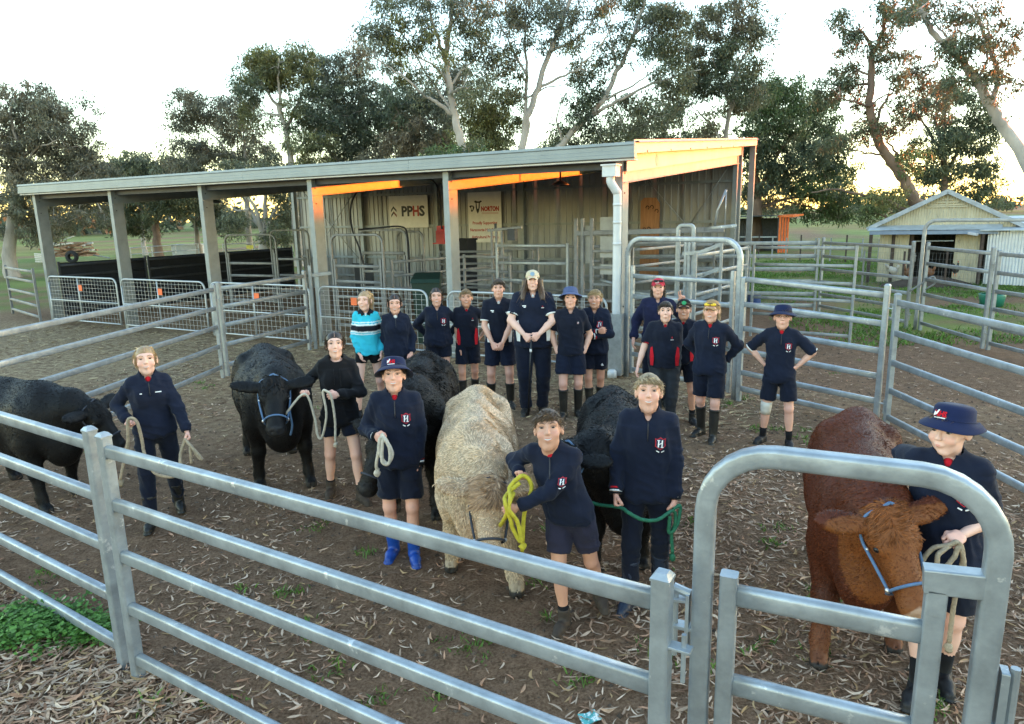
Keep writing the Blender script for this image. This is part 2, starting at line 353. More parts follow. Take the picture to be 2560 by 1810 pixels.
# left middle fence
LZ = (1.50, 1.19, .88, .55, .2)
m1 = np.array([-4.88, 11.51]); m2 = np.array([-4.86, 11.66]); m3 = np.array([-4.08, 13.89]); m4 = np.array([-3.99, 14.02])
le = gp(66, 735, 1.5)[:2]; dl = (le-m1)/np.linalg.norm(le-m1)
panel('left five-rail cattle panel rising from the left edge behind the blonde woman', m1+dl*4.8, m1, 1.58, LZ, GALV_OLD, group='left yard fence')
panel('left five-rail cattle panel between the post pair and the shed post', m2, m3, 1.60, LZ, GALV_OLD, group='left yard fence')
m = thing('strainer_post', 'tall thin galvanised post beside the girl in the black hoodie', 'post', (*m4, 0)); q = MB(); q.bar(xy(m4, -.05), xy(m4, 1.70), .06, .06, up=(1, 0, 0)); q.build('post', GALV_OLD, m, False, True); q = MB(); q.bar(xy(m4, 1.5), xy(m4+[.35, .25], 1.52), .05, .07); q.build('rail', GALV_OLD, m, False, True)
# right middle fence
RZ = (1.60, 1.30, 1.00, .68, .36, .12)
c0 = np.array([1.86, 11.12]); c1 = np.array([3.14, 9.58])
g2 = bowgate('tall bow-topped galvanised gate at the right corner of the shed', c0, c1, 2.20, .27, zs=(1.62, 1.30, .99, .68, .37, .12), gh=1.78, sec=(.075, .06), group='yard gates', gap0=.11, gap1=.10)
V, F = tube(smoothpath([xy(c1+[.02, .1], .62), xy(c1+[-.15, .06], .75), xy(c1+[-.30, .12], 1.0), xy(c1+[-.36, .15], 1.1)], 5), .012, 6); mk('chain', V, F, GALV_DULL, g2, world=True)
r1 = np.array([3.17, 9.48]); r2 = np.array([4.43, 8.19]); r3 = np.array([4.51, 8.10])
panel('right six-rail cattle panel behind the person with hands on hips', r1, r2, 1.70, (1.63, 1.29, .96, .65, .34, .11), group='right yard fence', za=.05, zb=-.05)
dr = np.array([.01, -1.])
panel('right five-rail cattle panel running past the bucket-hat handler to the right edge', r3, r3+dr*4.4, 1.60, (1.505, 1.145, .79, .45, .12), group='right yard fence', lugs=False)
# far right yard fence
b0 = np.array([3.3, 19.4]); b1 = np.array([7.84, 17.92]); b2 = np.array([7.95, 17.9]); b3 = np.array([8.62, 15.06]); b4 = np.array([8.73, 14.95]); b5 = np.array([8.69, 12.65]); b6 = np.array([8.66, 12.45])
FZ = (1.74, 1.41, 1.08, .76, .44, .14)
panel('far cattle panel in front of the small orange-sided shed', b0, b1, 1.84, FZ, GALV_OLD, rail=(.04, .10), group='far right yard fence')
panel('far six-rail cattle panel between the small shed and the yellow hut', b2, b3, 1.86, FZ, GALV_OLD, group='far right yard fence')
panel('far six-rail cattle panel before the silver tin wall at the right edge', b4+[.08, -.1], b5, 1.84, FZ, GALV_OLD, group='far right yard fence')
bowgate('tall bow-topped pipe frame in front of the yellow hut', b4+[.03, .0], b4+[2.3, -2.6], 2.3, .22, mat=GALV_OLD, sec=(.07, .06), group='yard gates')
panel('far cattle panel end leaving at the right picture edge', b6, b6+np.array([.1, -2.6]), 1.80, FZ, GALV_OLD, group='far right yard fence', lugs=False)
q = thing('latch_chain', 'dark chain and latch looped between the two far right posts', 'chain', (*b4, 0)); V, F = tube(smoothpath([xy(b4+[-.2, -.05], .82), xy(b4+[0, -.12], .98), xy(b4+[.18, -.2], 1.14), xy(b4+[.24, -.2], 1.0), xy(b4+[.1, -.12], .86)], 4), .02, 6); mk('chain', V, F, GALV_DULL, q, world=True)
# ------------------------------------------------------------------ the open-fronted shed
BAY, SL, SW = 3.227, 16.135, 9.32
def sw(s, w_): p = SH0+SHD*s+SHN*w_; return np.array([p[0], p[1]])
SHED_G = M('shed_column_steel', (.22, .245, .255), .5, .35, .14, 4, .03, 40)
FASCIA = M('fascia_zinc', (.22, .25, .26), .45, .25, .10, 3, .0, 30)
SHEET = M('wall_sheet_zinc', (.25, .26, .265), .42, .3, .20, 1.6, .0, 20, aniso=(1, 1, .35))
ROOFM = M('roof_underside', (.20, .215, .23), .5, .3, .15, 3)
DARK = M('black_rubber', (.012, .014, .02), .75, 0, .3, 5)
DARKST = M('dark_steel', (.045, .05, .062), .5, .3, .2, 5)
WHITEP = M('white_pvc', (.55, .57, .58), .35, 0, .06, 6)
shed = thing('open_shed', 'long open-fronted galvanised steel shed with sloping roof behind the group', 'shed', (*SH0, 0), -SHA)
def su(x, y, w_):
    """picture point -> (s, z) on the plane at depth w inside the shed"""
    o = SH0+SHN*w_; d = ray(x, y); k_ = (SHN@o)/(SHN@d[:2]); p = np.array([0, 0, CAMH])+d*k_; return float((p[:2]-o)@SHD), float(p[2])
def rz_(w_): return 3.62+(w_+.2)*.083          # roof underside height at depth w
def csec(s, w0, w1, lip=.012):
    return [(s-.05, w0), (s+.05, w0), (s+.05, w1), (s-.05, w1)]
for i in range(6):
    s = BAY*i; h = 3.36
    for w_, hh, nm in ((0., 3.40, 'front_post'), (SW-.14, rz_(SW)-.3, 'back_post')):
        m = MB(); t_ = .012; d0, d1 = w_-.02, w_+.26 if w_ == 0 else w_+.16
        x0, x1 = s-.06, s+.06
        m.box((x0, d0, 0), (x1, d0+t_, hh)); m.box((x0, d1-t_, 0), (x1, d1, hh)); m.box((x1-t_, d0+t_, 0), (x1, d1-t_, hh))
        o = m.build(nm, SHED_G, shed, False)
        if w_ == 0:
            b = MB()
            for zz in (.5, 1.1, 2.9, 3.2): b.tube([(x1-.002, .07, zz), (x1+.012, .07, zz)], .014, 6)
            b.build('bolt', DARKST, o, False)
    m = MB(); x0, x1 = s-.045, s+.045      # rafter, C section open to the left
    for (wa, wb) in ((.0, SW+.05),):
        za, zb = rz_(wa)-.07, rz_(wb)-.07; dp = .52; V = []
        def plate(xa, xb, zo0, zo1):
            V = [(xa, wa, za-zo1), (xb, wa, za-zo1), (xb, wb, zb-zo1), (xa, wb, zb-zo1), (xa, wa, za-zo0), (xb, wa, za-zo0), (xb, wb, zb-zo0), (xa, wb, zb-zo0)]
            m.add(V, [(0, 3, 2, 1), (4, 5, 6, 7), (0, 1, 5, 4), (1, 2, 6, 5), (2, 3, 7, 6), (3, 0, 4, 7)])
        plate(x1-.012, x1, 0, dp); plate(x0, x1-.012, 0, .012); plate(x0, x1-.012, dp-.012, dp); plate(x1, x1+.05, dp-.010, dp)
    m.build('rafter', SHED_G, shed, False)
# eave purlin and ceiling purlins
m = MB(); m.box((-.05, .09, 3.27), (SL+.05, .11, 3.40)); m.box((-.05, .03, 3.38), (SL+.05, .09, 3.40)); m.build('eave_purlin', DARKST, shed, False)
for k in range(1, 8):
    w_ = .2+k*1.28; z = rz_(w_)-.012; m = MB(); m.box((-.05, w_-.03, z-.055), (SL+.05, w_+.03, z)); m.build('roof_purlin', SHED_G, shed, False)
# corrugated roof, sheet by sheet
def ribbed(L, pitch=.19, rib=.035, dep=.022):
    P = []; x = 0.
    while x < L-1e-6: P += [(x, 0), (x+pitch*.5, 0), (x+pitch*.5+rib*.35, dep), (x+pitch*.5+rib*1.3, dep), (x+pitch*.5+rib*1.65, 0)]; x += pitch
    P.append((L, 0)); return P
def sheet(name, x0, wd, f, mat, parent, thick=.004):
    """ribbed sheet; f(x, rib depth, end) gives the 3-D point"""
    P = ribbed(wd); n = len(P); V = [f(x0+x, dd, e) for e in (0, 1) for x, dd in P]
    return mk(name, V, [(i, i+1, n+i+1, n+i) for i in range(n-1)], mat, parent, smooth=False)
nsh = 21; wd = (SL+.5)/nsh
for i in range(nsh):
    sheet('roof_sheet', -.25+i*wd, wd, lambda x, dd, e: (x, (-.17, SW+1.1)[e], rz_((-.17, SW+1.1)[e])+dd+.005), ROOFM, shed)
# stepped fascia gutter along the front
P = [(-.20, 3.40), (-.235, 3.415), (-.235, 3.465), (-.225, 3.47), (-.225, 3.52), (-.215, 3.525), (-.215, 3.585), (-.23, 3.60), (-.225, 3.64), (-.165, 3.645), (-.165, 3.635), (-.10, 3.41), (-.10, 3.40)]
for i in range(4):
    x0, x1 = -.3+i*(SL+.62)/4, -.3+(i+1)*(SL+.62)/4-.004; n = len(P)
    V = [(x, y, z) for x in (x0, x1) for y, z in P]
    mk('gutter', V, [(j, n+j, n+(j+1) % n, (j+1) % n) for j in range(n)]+[tuple(range(n)), tuple(range(2*n-1, n-1, -1))], FASCIA, shed, smooth=False)
m = MB(); m.box((-.3, -.19, 3.375), (SL+.3, -.02, 3.397)); m.build('soffit', M('soffit', (.62, .60, .55), .7, 0, .15, 5), shed, False)
# barge capping and taper panel of the right end
def quad_slab(nm, pts, x0, x1, mat, par=shed):
    n = len(pts); V = [(x, y, z) for x in (x0, x1) for y, z in pts]
    return mk(nm, V, [(j, (j+1) % n, n+(j+1) % n, n+j) for j in range(n)]+[tuple(range(n-1, -1, -1)), tuple(range(n, 2*n))], mat, par, smooth=False)
BARGE = M('barge_zinc', (.34, .34, .32), .5, .15, .10, 2, wear=((.28, .26, .23), .66, 3))
wb = SW+1.15
quad_slab('barge_capping', [(-.235, rz_(-.235)+.05), (-.235, rz_(-.235)-.15), (wb, rz_(wb)-.15), (wb, rz_(wb)+.05)], SL+.30, SL+.315, BARGE)
mb_ = quad_slab('end_beam', [(.02, rz_(0)-.16), (.02, rz_(0)-.42), (SW+.1, rz_(SW)-.36), (SW+.1, rz_(SW)-.16)], SL+.10, SL+.115, BARGE)
for k in range(7):
    w_ = .4+k*1.35; b = MB(); b.tube([(SL+.315, w_, rz_(w_)-.13), (SL+.325, w_, rz_(w_)-.13)], .016, 6); b.build('rivet', DARKST, mb_, False)
V, F = lathe([(.0, .004), (.09, .004), (.10, 0)], 18); V = V[:, [2, 0, 1]]; V[:, 0] += SL+.116; V[:, 1] += 1.6; V[:, 2] += rz_(1.6)-.29; mk('maker_badge', V, F, M('faded_badge', (.40, .37, .32), .7, 0, .3, 60), shed, smooth=False)
m = MB(); m.box((SL+.15, SW+1.0, 0), (SL+.30, SW+1.12, rz_(wb)-.15)); m.build('rear_corner_post', SHED_G, shed, False)
# back wall, sheet by sheet, with girts and bracing
nsh = 21; x00 = .12; wd = (SL-x00)/nsh
for i in range(nsh):
    sheet('wall_sheet', x00+i*wd, wd, lambda x, dd, e: (x, SW+.03-dd, (0.02, rz_(SW)-.05)[e]), SHEET, shed)
for z in (.55, 1.22, 2.30, 3.38):
    m = MB(); m.box((x00, SW-.06, z-.035), (SL, SW+.0, z-.025)); m.box((x00, SW-.06, z+.025), (SL, SW+.0, z+.035)); m.box((x00, SW-.06, z-.025), (SL, SW-.055, z+.025)); m.build('girt', SHED_G, shed, False)
for (s0, z0, s1, z1) in ((.2, 3.9, 3.2, .9), (.3, .8, 3.3, 3.9), (13.3, 3.9, 14.9, 2.15), (16.1, 4.0, 14.9, 2.15), (14.9, 2.15, 13.4, .9), (14.9, 2.15, 16.0, .9)):
    m = MB(); m.tube([(s0, SW-.08, z0), (s1, SW-.08, z1)], .014, 6); m.build('brace_rod', GALV_OLD, shed, True)
# downpipe with rain head at the right front corner
m = MB(); m.box((SL-.16, -.34, 3.14), (SL+.06, -.14, 3.30)); m.box((SL-.18, -.36, 3.30), (SL+.08, -.13, 3.325)); o = m.build('rain_head', WHITEP, shed, False)
V, F = tube(smoothpath([(SL-.05, -.25, 3.16), (SL-.05, -.25, 3.06), (SL+.02, -.20, 2.92), (SL+.03, -.17, 2.8), (SL+.03, -.17, 1.5), (SL+.03, -.17, .95)], 6), .066, 14); o = mk('downpipe', V, F, WHITEP, shed)
for z in (2.72, 2.45, 2.12):
    V, F = tube([(SL+.03, -.17, z-.02), (SL+.03, -.17, z+.02)], .070, 14); mk('pipe_joint', V, F, WHITEP, o)
m = MB(); m.box((SL-.07, -.26, .02), (SL-.058, -.08, 1.02)); m.box((SL-.07, -.272, .02), (SL+.15, -.26, 1.02)); m.box((SL+.138, -.26, .02), (SL+.15, -.08, 1.02)); m.build('pipe_guard', GALV_OLD, shed, False)
V, F = lathe([(0, .13), (.05, .13), (.075, .10), (.075, 0), (0, 0)], 12); V = V+[SL+.03, -.34, 0]; mk('drain_cap', V, F, WHITEP, shed)
# lamp shades under the roof
for s, w_ in ((4.9, 1.6), (13.6, 3.4)):
    V, F = lathe([(.02, .30), (.02, .10), (.06, .09), (.16, .04), (.20, 0), (.19, 0), (.15, .03)], 18); V = V+[s, w_, rz_(w_)-.72]; mk('lamp_shade', V, F, DARKST, shed)
# ------------------------------------------------------------------ signs on the back wall
_dg = None
def text(st, size, o, rt, up, mat, parent, name='lettering', bold=.0, align='CENTER', shear=0., depth=.002, fit=None):
    cu = bpy.data.curves.new('tmp', 'FONT'); cu.body = st; cu.size = size; cu.align_x = align; cu.align_y = 'CENTER'; cu.offset = bold; cu.shear = shear; cu.resolution_u = 2
    ob = bpy.data.objects.new('tmp', cu); C.objects.link(ob); dg = bpy.context.evaluated_depsgraph_get(); me = bpy.data.meshes.new_from_object(ob.evaluated_get(dg))
    V = np.zeros(len(me.vertices)*3); me.vertices.foreach_get('co', V); V = V.reshape(-1, 3); F = [tuple(p.vertices) for p in me.polygons]
    bpy.data.objects.remove(ob); bpy.data.curves.remove(cu); bpy.data.meshes.remove(me)
    if fit: V[:, 0] *= fit/(V[:, 0].max()-V[:, 0].min())
    rt = np.asarray(rt, float); up = np.asarray(up, float); nn = np.cross(rt, up)
    W_ = np.asarray(o, float)+V[:, :1]*rt+V[:, 1:2]*up+nn*depth
    return mk(name, W_, F, mat, parent, smooth=False)
SIGNW = M('sign_white', (.75, .74, .70), .55, 0, .08, 4)
INK = M('sign_ink', (.03, .032, .04), .5); RED = M('sign_red', (.42, .045, .035), .5, 0, .1)
def poly(pts, o, mat, parent, name, depth=.003):
    V = [(o[0]+x, o[1]-depth, o[2]+z) for x, z in pts]; return mk(name, V, [tuple(range(len(pts)))], mat, parent, smooth=False)
sy = SW-.075
def sign(label, s0, s1, z0, z1):
    t = thing('wall_sign', label, 'sign', (*sw(s0, sy), z0), -SHA); m = MB(); m.box((0, -.012, 0), (s1-s0, .0, z1-z0)); m.build('board', SIGNW, t, False); return t
t = sign('white board reading PPHS with a dark chevron on the back wall', 4.45, 6.08, 2.24, 3.32); X = (1, 0, 0); Z = (0, 0, 1)
text('PP', .46, (.52, -.012, .54), X, Z, INK, t, bold=.018, fit=.48, align='LEFT'); text('H', .46, (.99, -.012, .54), X, Z, RED, t, bold=.018, fit=.26, align='LEFT'); text('S', .46, (1.27, -.012, .54), X, Z, INK, t, bold=.018, fit=.24, align='LEFT')
for k in (0, 1):
    z = .36+k*.17
    poly([(0.08, z), (.19, z+.13), (.19, z+.21), (.08, z+.08)], (0, -.012, 0), INK, t, 'chevron'); poly([(.19, z+.13), (.32, z), (.32, z+.08), (.19, z+.21)], (0, -.012, 0), INK if k else M('sign_brown', (.22, .07, .05), .5), t, 'chevron')
t = sign('tall white sponsor board with a cow emblem and red wording', 7.67, 8.91, 1.74, 3.34)
text('NORTON', .20, (.83, -.012, 1.06), X, Z, RED, t, bold=.012, fit=.66)
text('Proudly Supporting', .13, (.62, -.012, .62), X, Z, RED, t, bold=.004, fit=.92); text('Naracoorte High School', .13, (.62, -.012, .40), X, Z, RED, t, bold=.004, fit=1.12); text('Agricultural Program', .13, (.62, -.012, .17), X, Z, RED, t, bold=.004, fit=1.0)
for z in (.94, .91): poly([(.52, z), (1.14, z), (1.14, z+.008), (.52, z+.008)], (0, -.012, 0), RED, t, 'rule')
poly([(.23, 1.30), (.30, 1.34), (.36, 1.31), (.44, 1.31), (.50, 1.34), (.54, 1.30), (.46, 1.26), (.45, 1.12), (.41, .98), (.37, .92), (.33, .98), (.30, 1.12), (.30, 1.26)], (0, -.012, 0), INK, t, 'emblem')
poly([(.335, 1.26), (.42, 1.26), (.40, 1.08), (.355, 1.08)], (0, -.012, 0), SIGNW, t, 'emblem', .005)
poly([(.05, 1.16), (.10, 1.19), (.20, 1.18), (.25, 1.13), (.22, 1.05), (.16, .98), (.11, 1.0), (.12, 1.08)], (0, -.012, 0), INK, t, 'emblem')
poly([(.12, 1.14), (.19, 1.15), (.18, 1.05), (.15, 1.03)], (0, -.012, 0), SIGNW, t, 'emblem', .005)
# timber board
WOOD = M('red_gum_board', (.36, .17, .075), .65, 0, .25, 3, .1, 30, aniso=(6, 6, .7))
t = thing('timber_board', 'tall orange timber board with rounded top corners on the back wall', 'board', (*sw(13.52, SW-.08), .62), -SHA)
V = [(0, -.03, 0), (.56, -.03, 0), (.56, -.03, 2.2), (.45, -.03, 2.37), (.1, -.03, 2.38), (0, -.03, 2.28)]; n = 6; V += [(x, 0, z) for x, y, z in V]
mk('board', V, [(0, 1, 2, 3, 4, 5), (11, 10, 9, 8, 7, 6)]+[(i, n+i, n+(i+1) % n, (i+1) % n) for i in range(n)], WOOD, t, smooth=False)
BURN = M('burnt_brand', (.05, .022, .012), .8)
for (x, z) in ((.20, 2.12), (.33, 2.13), (.47, 2.02), (.12, 1.5), (.25, 1.52), (.40, 1.45)):
    V, F = tube(smoothpath([(x-.05, -.032, z-.03), (x-.01, -.032, z+.03), (x+.05, -.032, z-.005), (x+.03, -.032, z-.07)], 4), .012, 5); mk('brand_mark', V, F, BURN, t)
t = thing('scale_box', 'dark scale display box fixed on the timber board', 'box', (*sw(13.6, SW-.16), 1.66), -SHA); m = MB(); m.box((0, -.05, 0), (.42, .04, .22)); m.box((.04, -.056, .05), (.38, -.05, .18)); m.build('case', DARK, t, False)
# ------------------------------------------------------------------ gates along the shed front
WIRE = M('gate_wire', (.42, .44, .45), .5, .4, .1); TAGM = M('orange_tag', (.80, .16, .05), .6, 0, .1)
def meshgate(label, s0, s1, h=1.27, w_=-.17, tagx=.45):
    t = thing('mesh_gate', label, 'gate', (*sw(s0, w_), 0), -SHA, 'mesh gates along the shed front'); L = s1-s0; r = .16; P = [(0, 0, .12), (0, 0, .5), (0, 0, h-r)]
    for i in range(6): a_ = math.pi/2*i/5; P.append((r-r*math.cos(a_), 0, h-r+r*math.sin(a_)))
    for i in range(6): a_ = math.pi/2*i/5; P.append((L-r+r*math.sin(a_), 0, h-r+r*math.cos(a_)))
    P += [(L, 0, h-r-.05), (L, 0, .5), (L, 0, .12)]
    V, F = tube(P, .021, 8); mk('pipe_frame', V, F, PIPE, t)
    for a_, b_ in (((0, 0, .14), (L, 0, .14)), ((0, 0, .66), (L, 0, .66))): V, F = tube([a_, b_], .018, 8); mk('cross_pipe', V, F, PIPE, t)
    V, F = tube([(L*.45, 0, .14), (L*.45, 0, h)], .017, 8); mk('upright_pipe', V, F, PIPE, t)
    m = MB(); nx = int(L/.125)
    for i in range(1, nx): x = L*i/nx; m.box((x-.0025, -.0025, .14), (x+.0025, .0025, h-.02 if r < x < L-r else h-.07))
    z = .14
    while z < h-.05: m.box((.01, -.0055, z), (L-.01, -.0025, z+.005)); z += .095 if z > .6 else .12
    o = m.build('wire_mesh', WIRE, t, False); tag(o, kind='stuff')
    if tagx:
        m = MB(); m.box((L*tagx+.05, -.03, h-.34), (L*tagx+.20, -.026, h-.19)); o = m.build('orange_tag', TAGM, t, False); tag(o, 'small square orange tag on the wire')
    return t
meshgate('leftmost mesh gate between the first two shed posts', .35, 3.25)
meshgate('mesh gate between the second and third shed posts', 3.45, 6.45)
meshgate('mesh gate partly behind the left cattle panel, third from the left', 6.65, 9.6)
meshgate('mesh gate behind the girl in the bright blue striped top', 9.86, 12.5, tagx=.30)
meshgate('mesh gate behind the tall person with the cane, between the last two posts', 12.95, 16.0, tagx=None)
# black lined panels closing the left end of the shed
def lined(label, w0, w1):
    a_, b_ = sw(.0, w0), sw(.0, w1)
    t = panel(label, a_, b_, 1.62, (1.50, 1.22, .93, .62, .30), DARKST, rail=(.04, .06), post=(.055, .055), group='rubber-lined panels at the shed end', cap=False)
    d = (b_-a_)/np.linalg.norm(b_-a_); n_ = np.array([-d[1], d[0]]); V, F = bar(xy(a_+n_*.03, .82), xy(b_+n_*.03, .82), .012, 1.5, bev=.01); mk('rubber_lining', V, F, DARK, t, smooth=False, world=True)
lined('black rubber-lined panel nearest the left front shed post', .35, 2.9)
lined('black rubber-lined panel in the middle of the shed end', 3.0, 5.45)
lined('black rubber-lined panel furthest back at the shed end', 5.55, 8.9)
# far left rails outside the shed
panel('dull five-rail panel outside the shed at the left picture edge', sw(-.25, -.2), sw(-3.2, .6), 1.45, (1.38, 1.1, .75, .45, .15), GALV_DULL, lugs=False)
# ------------------------------------------------------------------ yard work inside the shed
IG = 'handling gates inside the shed'
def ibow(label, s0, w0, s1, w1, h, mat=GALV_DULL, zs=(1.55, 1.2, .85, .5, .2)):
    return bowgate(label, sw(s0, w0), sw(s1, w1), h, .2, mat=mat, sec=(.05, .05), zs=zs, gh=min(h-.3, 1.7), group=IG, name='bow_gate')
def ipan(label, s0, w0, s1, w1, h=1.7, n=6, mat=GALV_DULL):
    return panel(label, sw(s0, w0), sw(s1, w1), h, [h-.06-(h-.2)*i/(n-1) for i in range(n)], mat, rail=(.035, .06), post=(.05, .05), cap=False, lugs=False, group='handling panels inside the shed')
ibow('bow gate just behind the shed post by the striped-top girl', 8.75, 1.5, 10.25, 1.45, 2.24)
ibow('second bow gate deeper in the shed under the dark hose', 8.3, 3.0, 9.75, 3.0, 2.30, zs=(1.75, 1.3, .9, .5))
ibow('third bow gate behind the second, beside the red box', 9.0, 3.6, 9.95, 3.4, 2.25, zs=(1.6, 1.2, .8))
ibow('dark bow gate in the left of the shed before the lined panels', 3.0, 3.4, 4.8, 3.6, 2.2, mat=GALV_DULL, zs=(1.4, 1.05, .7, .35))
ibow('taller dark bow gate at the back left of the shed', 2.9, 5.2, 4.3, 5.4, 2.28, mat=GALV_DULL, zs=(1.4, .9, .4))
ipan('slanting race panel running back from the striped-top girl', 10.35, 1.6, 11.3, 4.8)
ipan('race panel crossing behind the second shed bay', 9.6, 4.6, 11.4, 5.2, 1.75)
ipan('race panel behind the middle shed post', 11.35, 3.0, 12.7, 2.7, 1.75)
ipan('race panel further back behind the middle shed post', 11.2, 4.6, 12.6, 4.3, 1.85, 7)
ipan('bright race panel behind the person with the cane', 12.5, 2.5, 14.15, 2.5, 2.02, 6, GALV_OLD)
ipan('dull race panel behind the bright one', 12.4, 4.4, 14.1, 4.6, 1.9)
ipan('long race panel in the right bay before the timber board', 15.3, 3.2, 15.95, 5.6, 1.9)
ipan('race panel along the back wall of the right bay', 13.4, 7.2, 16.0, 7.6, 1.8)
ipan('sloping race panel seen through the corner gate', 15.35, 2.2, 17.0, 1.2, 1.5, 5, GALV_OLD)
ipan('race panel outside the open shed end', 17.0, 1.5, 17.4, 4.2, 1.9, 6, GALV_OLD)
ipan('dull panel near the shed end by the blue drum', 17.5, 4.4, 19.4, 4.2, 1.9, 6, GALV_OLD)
# tall slide-gate posts and overhead beam
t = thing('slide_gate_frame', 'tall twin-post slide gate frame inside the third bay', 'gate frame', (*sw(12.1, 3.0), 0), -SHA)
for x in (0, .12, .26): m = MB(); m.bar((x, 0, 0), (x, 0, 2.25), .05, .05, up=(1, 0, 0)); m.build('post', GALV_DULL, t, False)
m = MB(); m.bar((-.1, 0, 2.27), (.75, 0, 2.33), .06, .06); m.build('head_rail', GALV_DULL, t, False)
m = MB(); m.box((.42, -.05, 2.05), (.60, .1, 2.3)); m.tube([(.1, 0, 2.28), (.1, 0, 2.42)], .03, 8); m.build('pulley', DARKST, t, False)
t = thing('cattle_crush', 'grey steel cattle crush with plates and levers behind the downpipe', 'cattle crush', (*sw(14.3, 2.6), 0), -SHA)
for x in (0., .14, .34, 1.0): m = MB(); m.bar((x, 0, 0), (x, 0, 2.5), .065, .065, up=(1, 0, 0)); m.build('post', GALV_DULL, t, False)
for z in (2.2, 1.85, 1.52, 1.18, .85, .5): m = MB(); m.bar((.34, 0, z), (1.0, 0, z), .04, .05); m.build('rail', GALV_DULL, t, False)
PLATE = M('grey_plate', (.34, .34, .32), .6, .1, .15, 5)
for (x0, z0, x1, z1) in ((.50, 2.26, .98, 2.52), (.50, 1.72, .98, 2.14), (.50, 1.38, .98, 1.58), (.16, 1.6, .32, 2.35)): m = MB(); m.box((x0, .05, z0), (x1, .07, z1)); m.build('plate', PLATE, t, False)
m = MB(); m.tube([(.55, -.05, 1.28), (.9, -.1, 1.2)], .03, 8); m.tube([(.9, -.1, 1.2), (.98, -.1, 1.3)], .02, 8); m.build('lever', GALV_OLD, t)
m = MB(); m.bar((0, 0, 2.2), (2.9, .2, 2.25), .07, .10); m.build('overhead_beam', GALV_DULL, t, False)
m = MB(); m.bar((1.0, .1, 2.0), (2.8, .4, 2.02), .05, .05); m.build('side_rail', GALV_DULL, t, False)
# head-bail seen through the right end
t = thing('head_bail', 'galvanised head bail with angled bars seen above the corner gate', 'head bail', (*sw(16.55, 2.0), 0), -SHA)
P, _ = bow((0, 0), (.28, 0), 2.35, .08); V, F = sweep(P, prof(.07, .06, .2, 4), (0, 1, 0)); mk('bow_frame', V, F, GALV, t)
for x in (.16, .22): m = MB(); m.bar((x, -.06, .1), (x, -.06, 2.05), .035, .05, up=(1, 0, 0)); m.build('slide_post', GALV, t, False)
for k in range(4): z = 1.85-k*.42; m = MB(); m.bar((.1, -.05, z), (.42, -.1, z+.02), .035, .07); m.bar((.42, -.1, z+.02), (.78, -.1, z+.16), .035, .07); m.build('angled_bar', GALV, t, False)
for x in (.80, .05): m = MB(); m.bar((x, -.1, .1), (x, -.1, 2.1), .05, .05, up=(1, 0, 0)); m.build('post', GALV_OLD, t, False)
m = MB(); m.tube([(.62, .1, 2.3), (.66, .1, 2.6), (.80, .1, 2.95)], .022, 8); m.tube([(.80, .1, 2.95), (.80, .1, 2.3)], .010, 6); m.bar((.45, .1, 2.28), (1.0, .1, 2.33), .05, .06); m.build('lever_arm', GALV, t)
# dark bins, box, hoses
t = thing('rubbish_bin', 'dark green plastic bin behind the mesh gate', 'bin', (*sw(su(957, 640, 1.15)[0], 1.15), 0), -SHA+.5)
GRN = M('dark_green_plastic', (.018, .04, .03), .4, 0, .2, 5)
m = MB(); V = [(x*k_, y*k_, z) for z, k_ in ((0, .75), (1.28, 1)) for x, y in ((-.28, -.26), (.28, -.26), (.28, .26), (-.28, .26))]; m.add(V, [(0, 3, 2, 1), (4, 5, 6, 7), (0, 1, 5, 4), (1, 2, 6, 5), (2, 3, 7, 6), (3, 0, 4, 7)]); m.build('bin_body', GRN, t, False)
m = MB(); V = [(-.3, -.3, 1.285), (.3, -.3, 1.285), (.3, .3, 1.285), (-.3, .3, 1.285), (-.29, -.24, 1.36), (.29, -.24, 1.36), (.27, .28, 1.46), (-.27, .28, 1.46)]; m.add(V, [(0, 3, 2, 1), (4, 5, 6, 7), (0, 1, 5, 4), (1, 2, 6, 5), (2, 3, 7, 6), (3, 0, 4, 7)]); m.build('lid', GRN, t, False)
t = thing('feed_bin', 'tall black bin against the race panel behind the middle post', 'bin', (*sw(su(1040, 560, 5.6)[0], 5.6), 0), -SHA); m = MB(); m.box((-.25, -.25, 0), (.25, .25, 1.95)); m.box((-.28, -.28, 1.95), (.28, .28, 2.0)); m.build('bin_body', DARK, t, False)
t = thing('rubber_belt', 'black rubber belting hung on the race in the second bay', 'rubber belt', (*sw(su(813, 600, 4.4)[0], 4.4), 0), -SHA); m = MB(); m.box((-.3, 0, .3), (.35, .02, 1.35)); m.box((-.33, -.03, 1.3), (.38, .0, 1.38)); m.build('belt', DARK, t, False)
t = thing('drench_unit', 'small red box with spout fixed beside the middle shed post', 'box', (*sw(su(990, 525, 4.2)[0], 4.2), 1.95), -SHA); REDP = M('red_plastic', (.40, .02, .02), .4)
m = MB(); m.box((-.12, -.08, 0), (.12, .1, .3)); m.box((-.1, -.06, .3), (.05, .08, .42)); m.box((-.2, -.12, -.03), (.14, .12, 0)); m.build('case', REDP, t, False)
def hose(label, pts, r=.02):
    t = thing('hose', label, 'hose', (*sw(*pts[0][:2]), 0), -SHA); V, F = tube(smoothpath([(*sw(a_, b_), z) for a_, b_, z in pts], 6), r, 8); mk('hose_line', V, F, DARK, t, world=True)
hose('black hose hanging in a curve from the rafter in the second bay', [(9.0, 2.6, 3.5), (8.5, 2.6, 3.0), (8.35, 2.7, 2.4), (8.45, 2.8, 1.9), (8.55, 2.8, 1.5)])
hose('black hose running along the bow gate top to the red box', [(8.35, 2.95, 2.32), (9.0, 2.95, 2.36), (9.6, 3.0, 2.38), (9.78, 3.0, 2.2), (9.8, 3.0, 1.5), (9.75, 3.0, .9)])
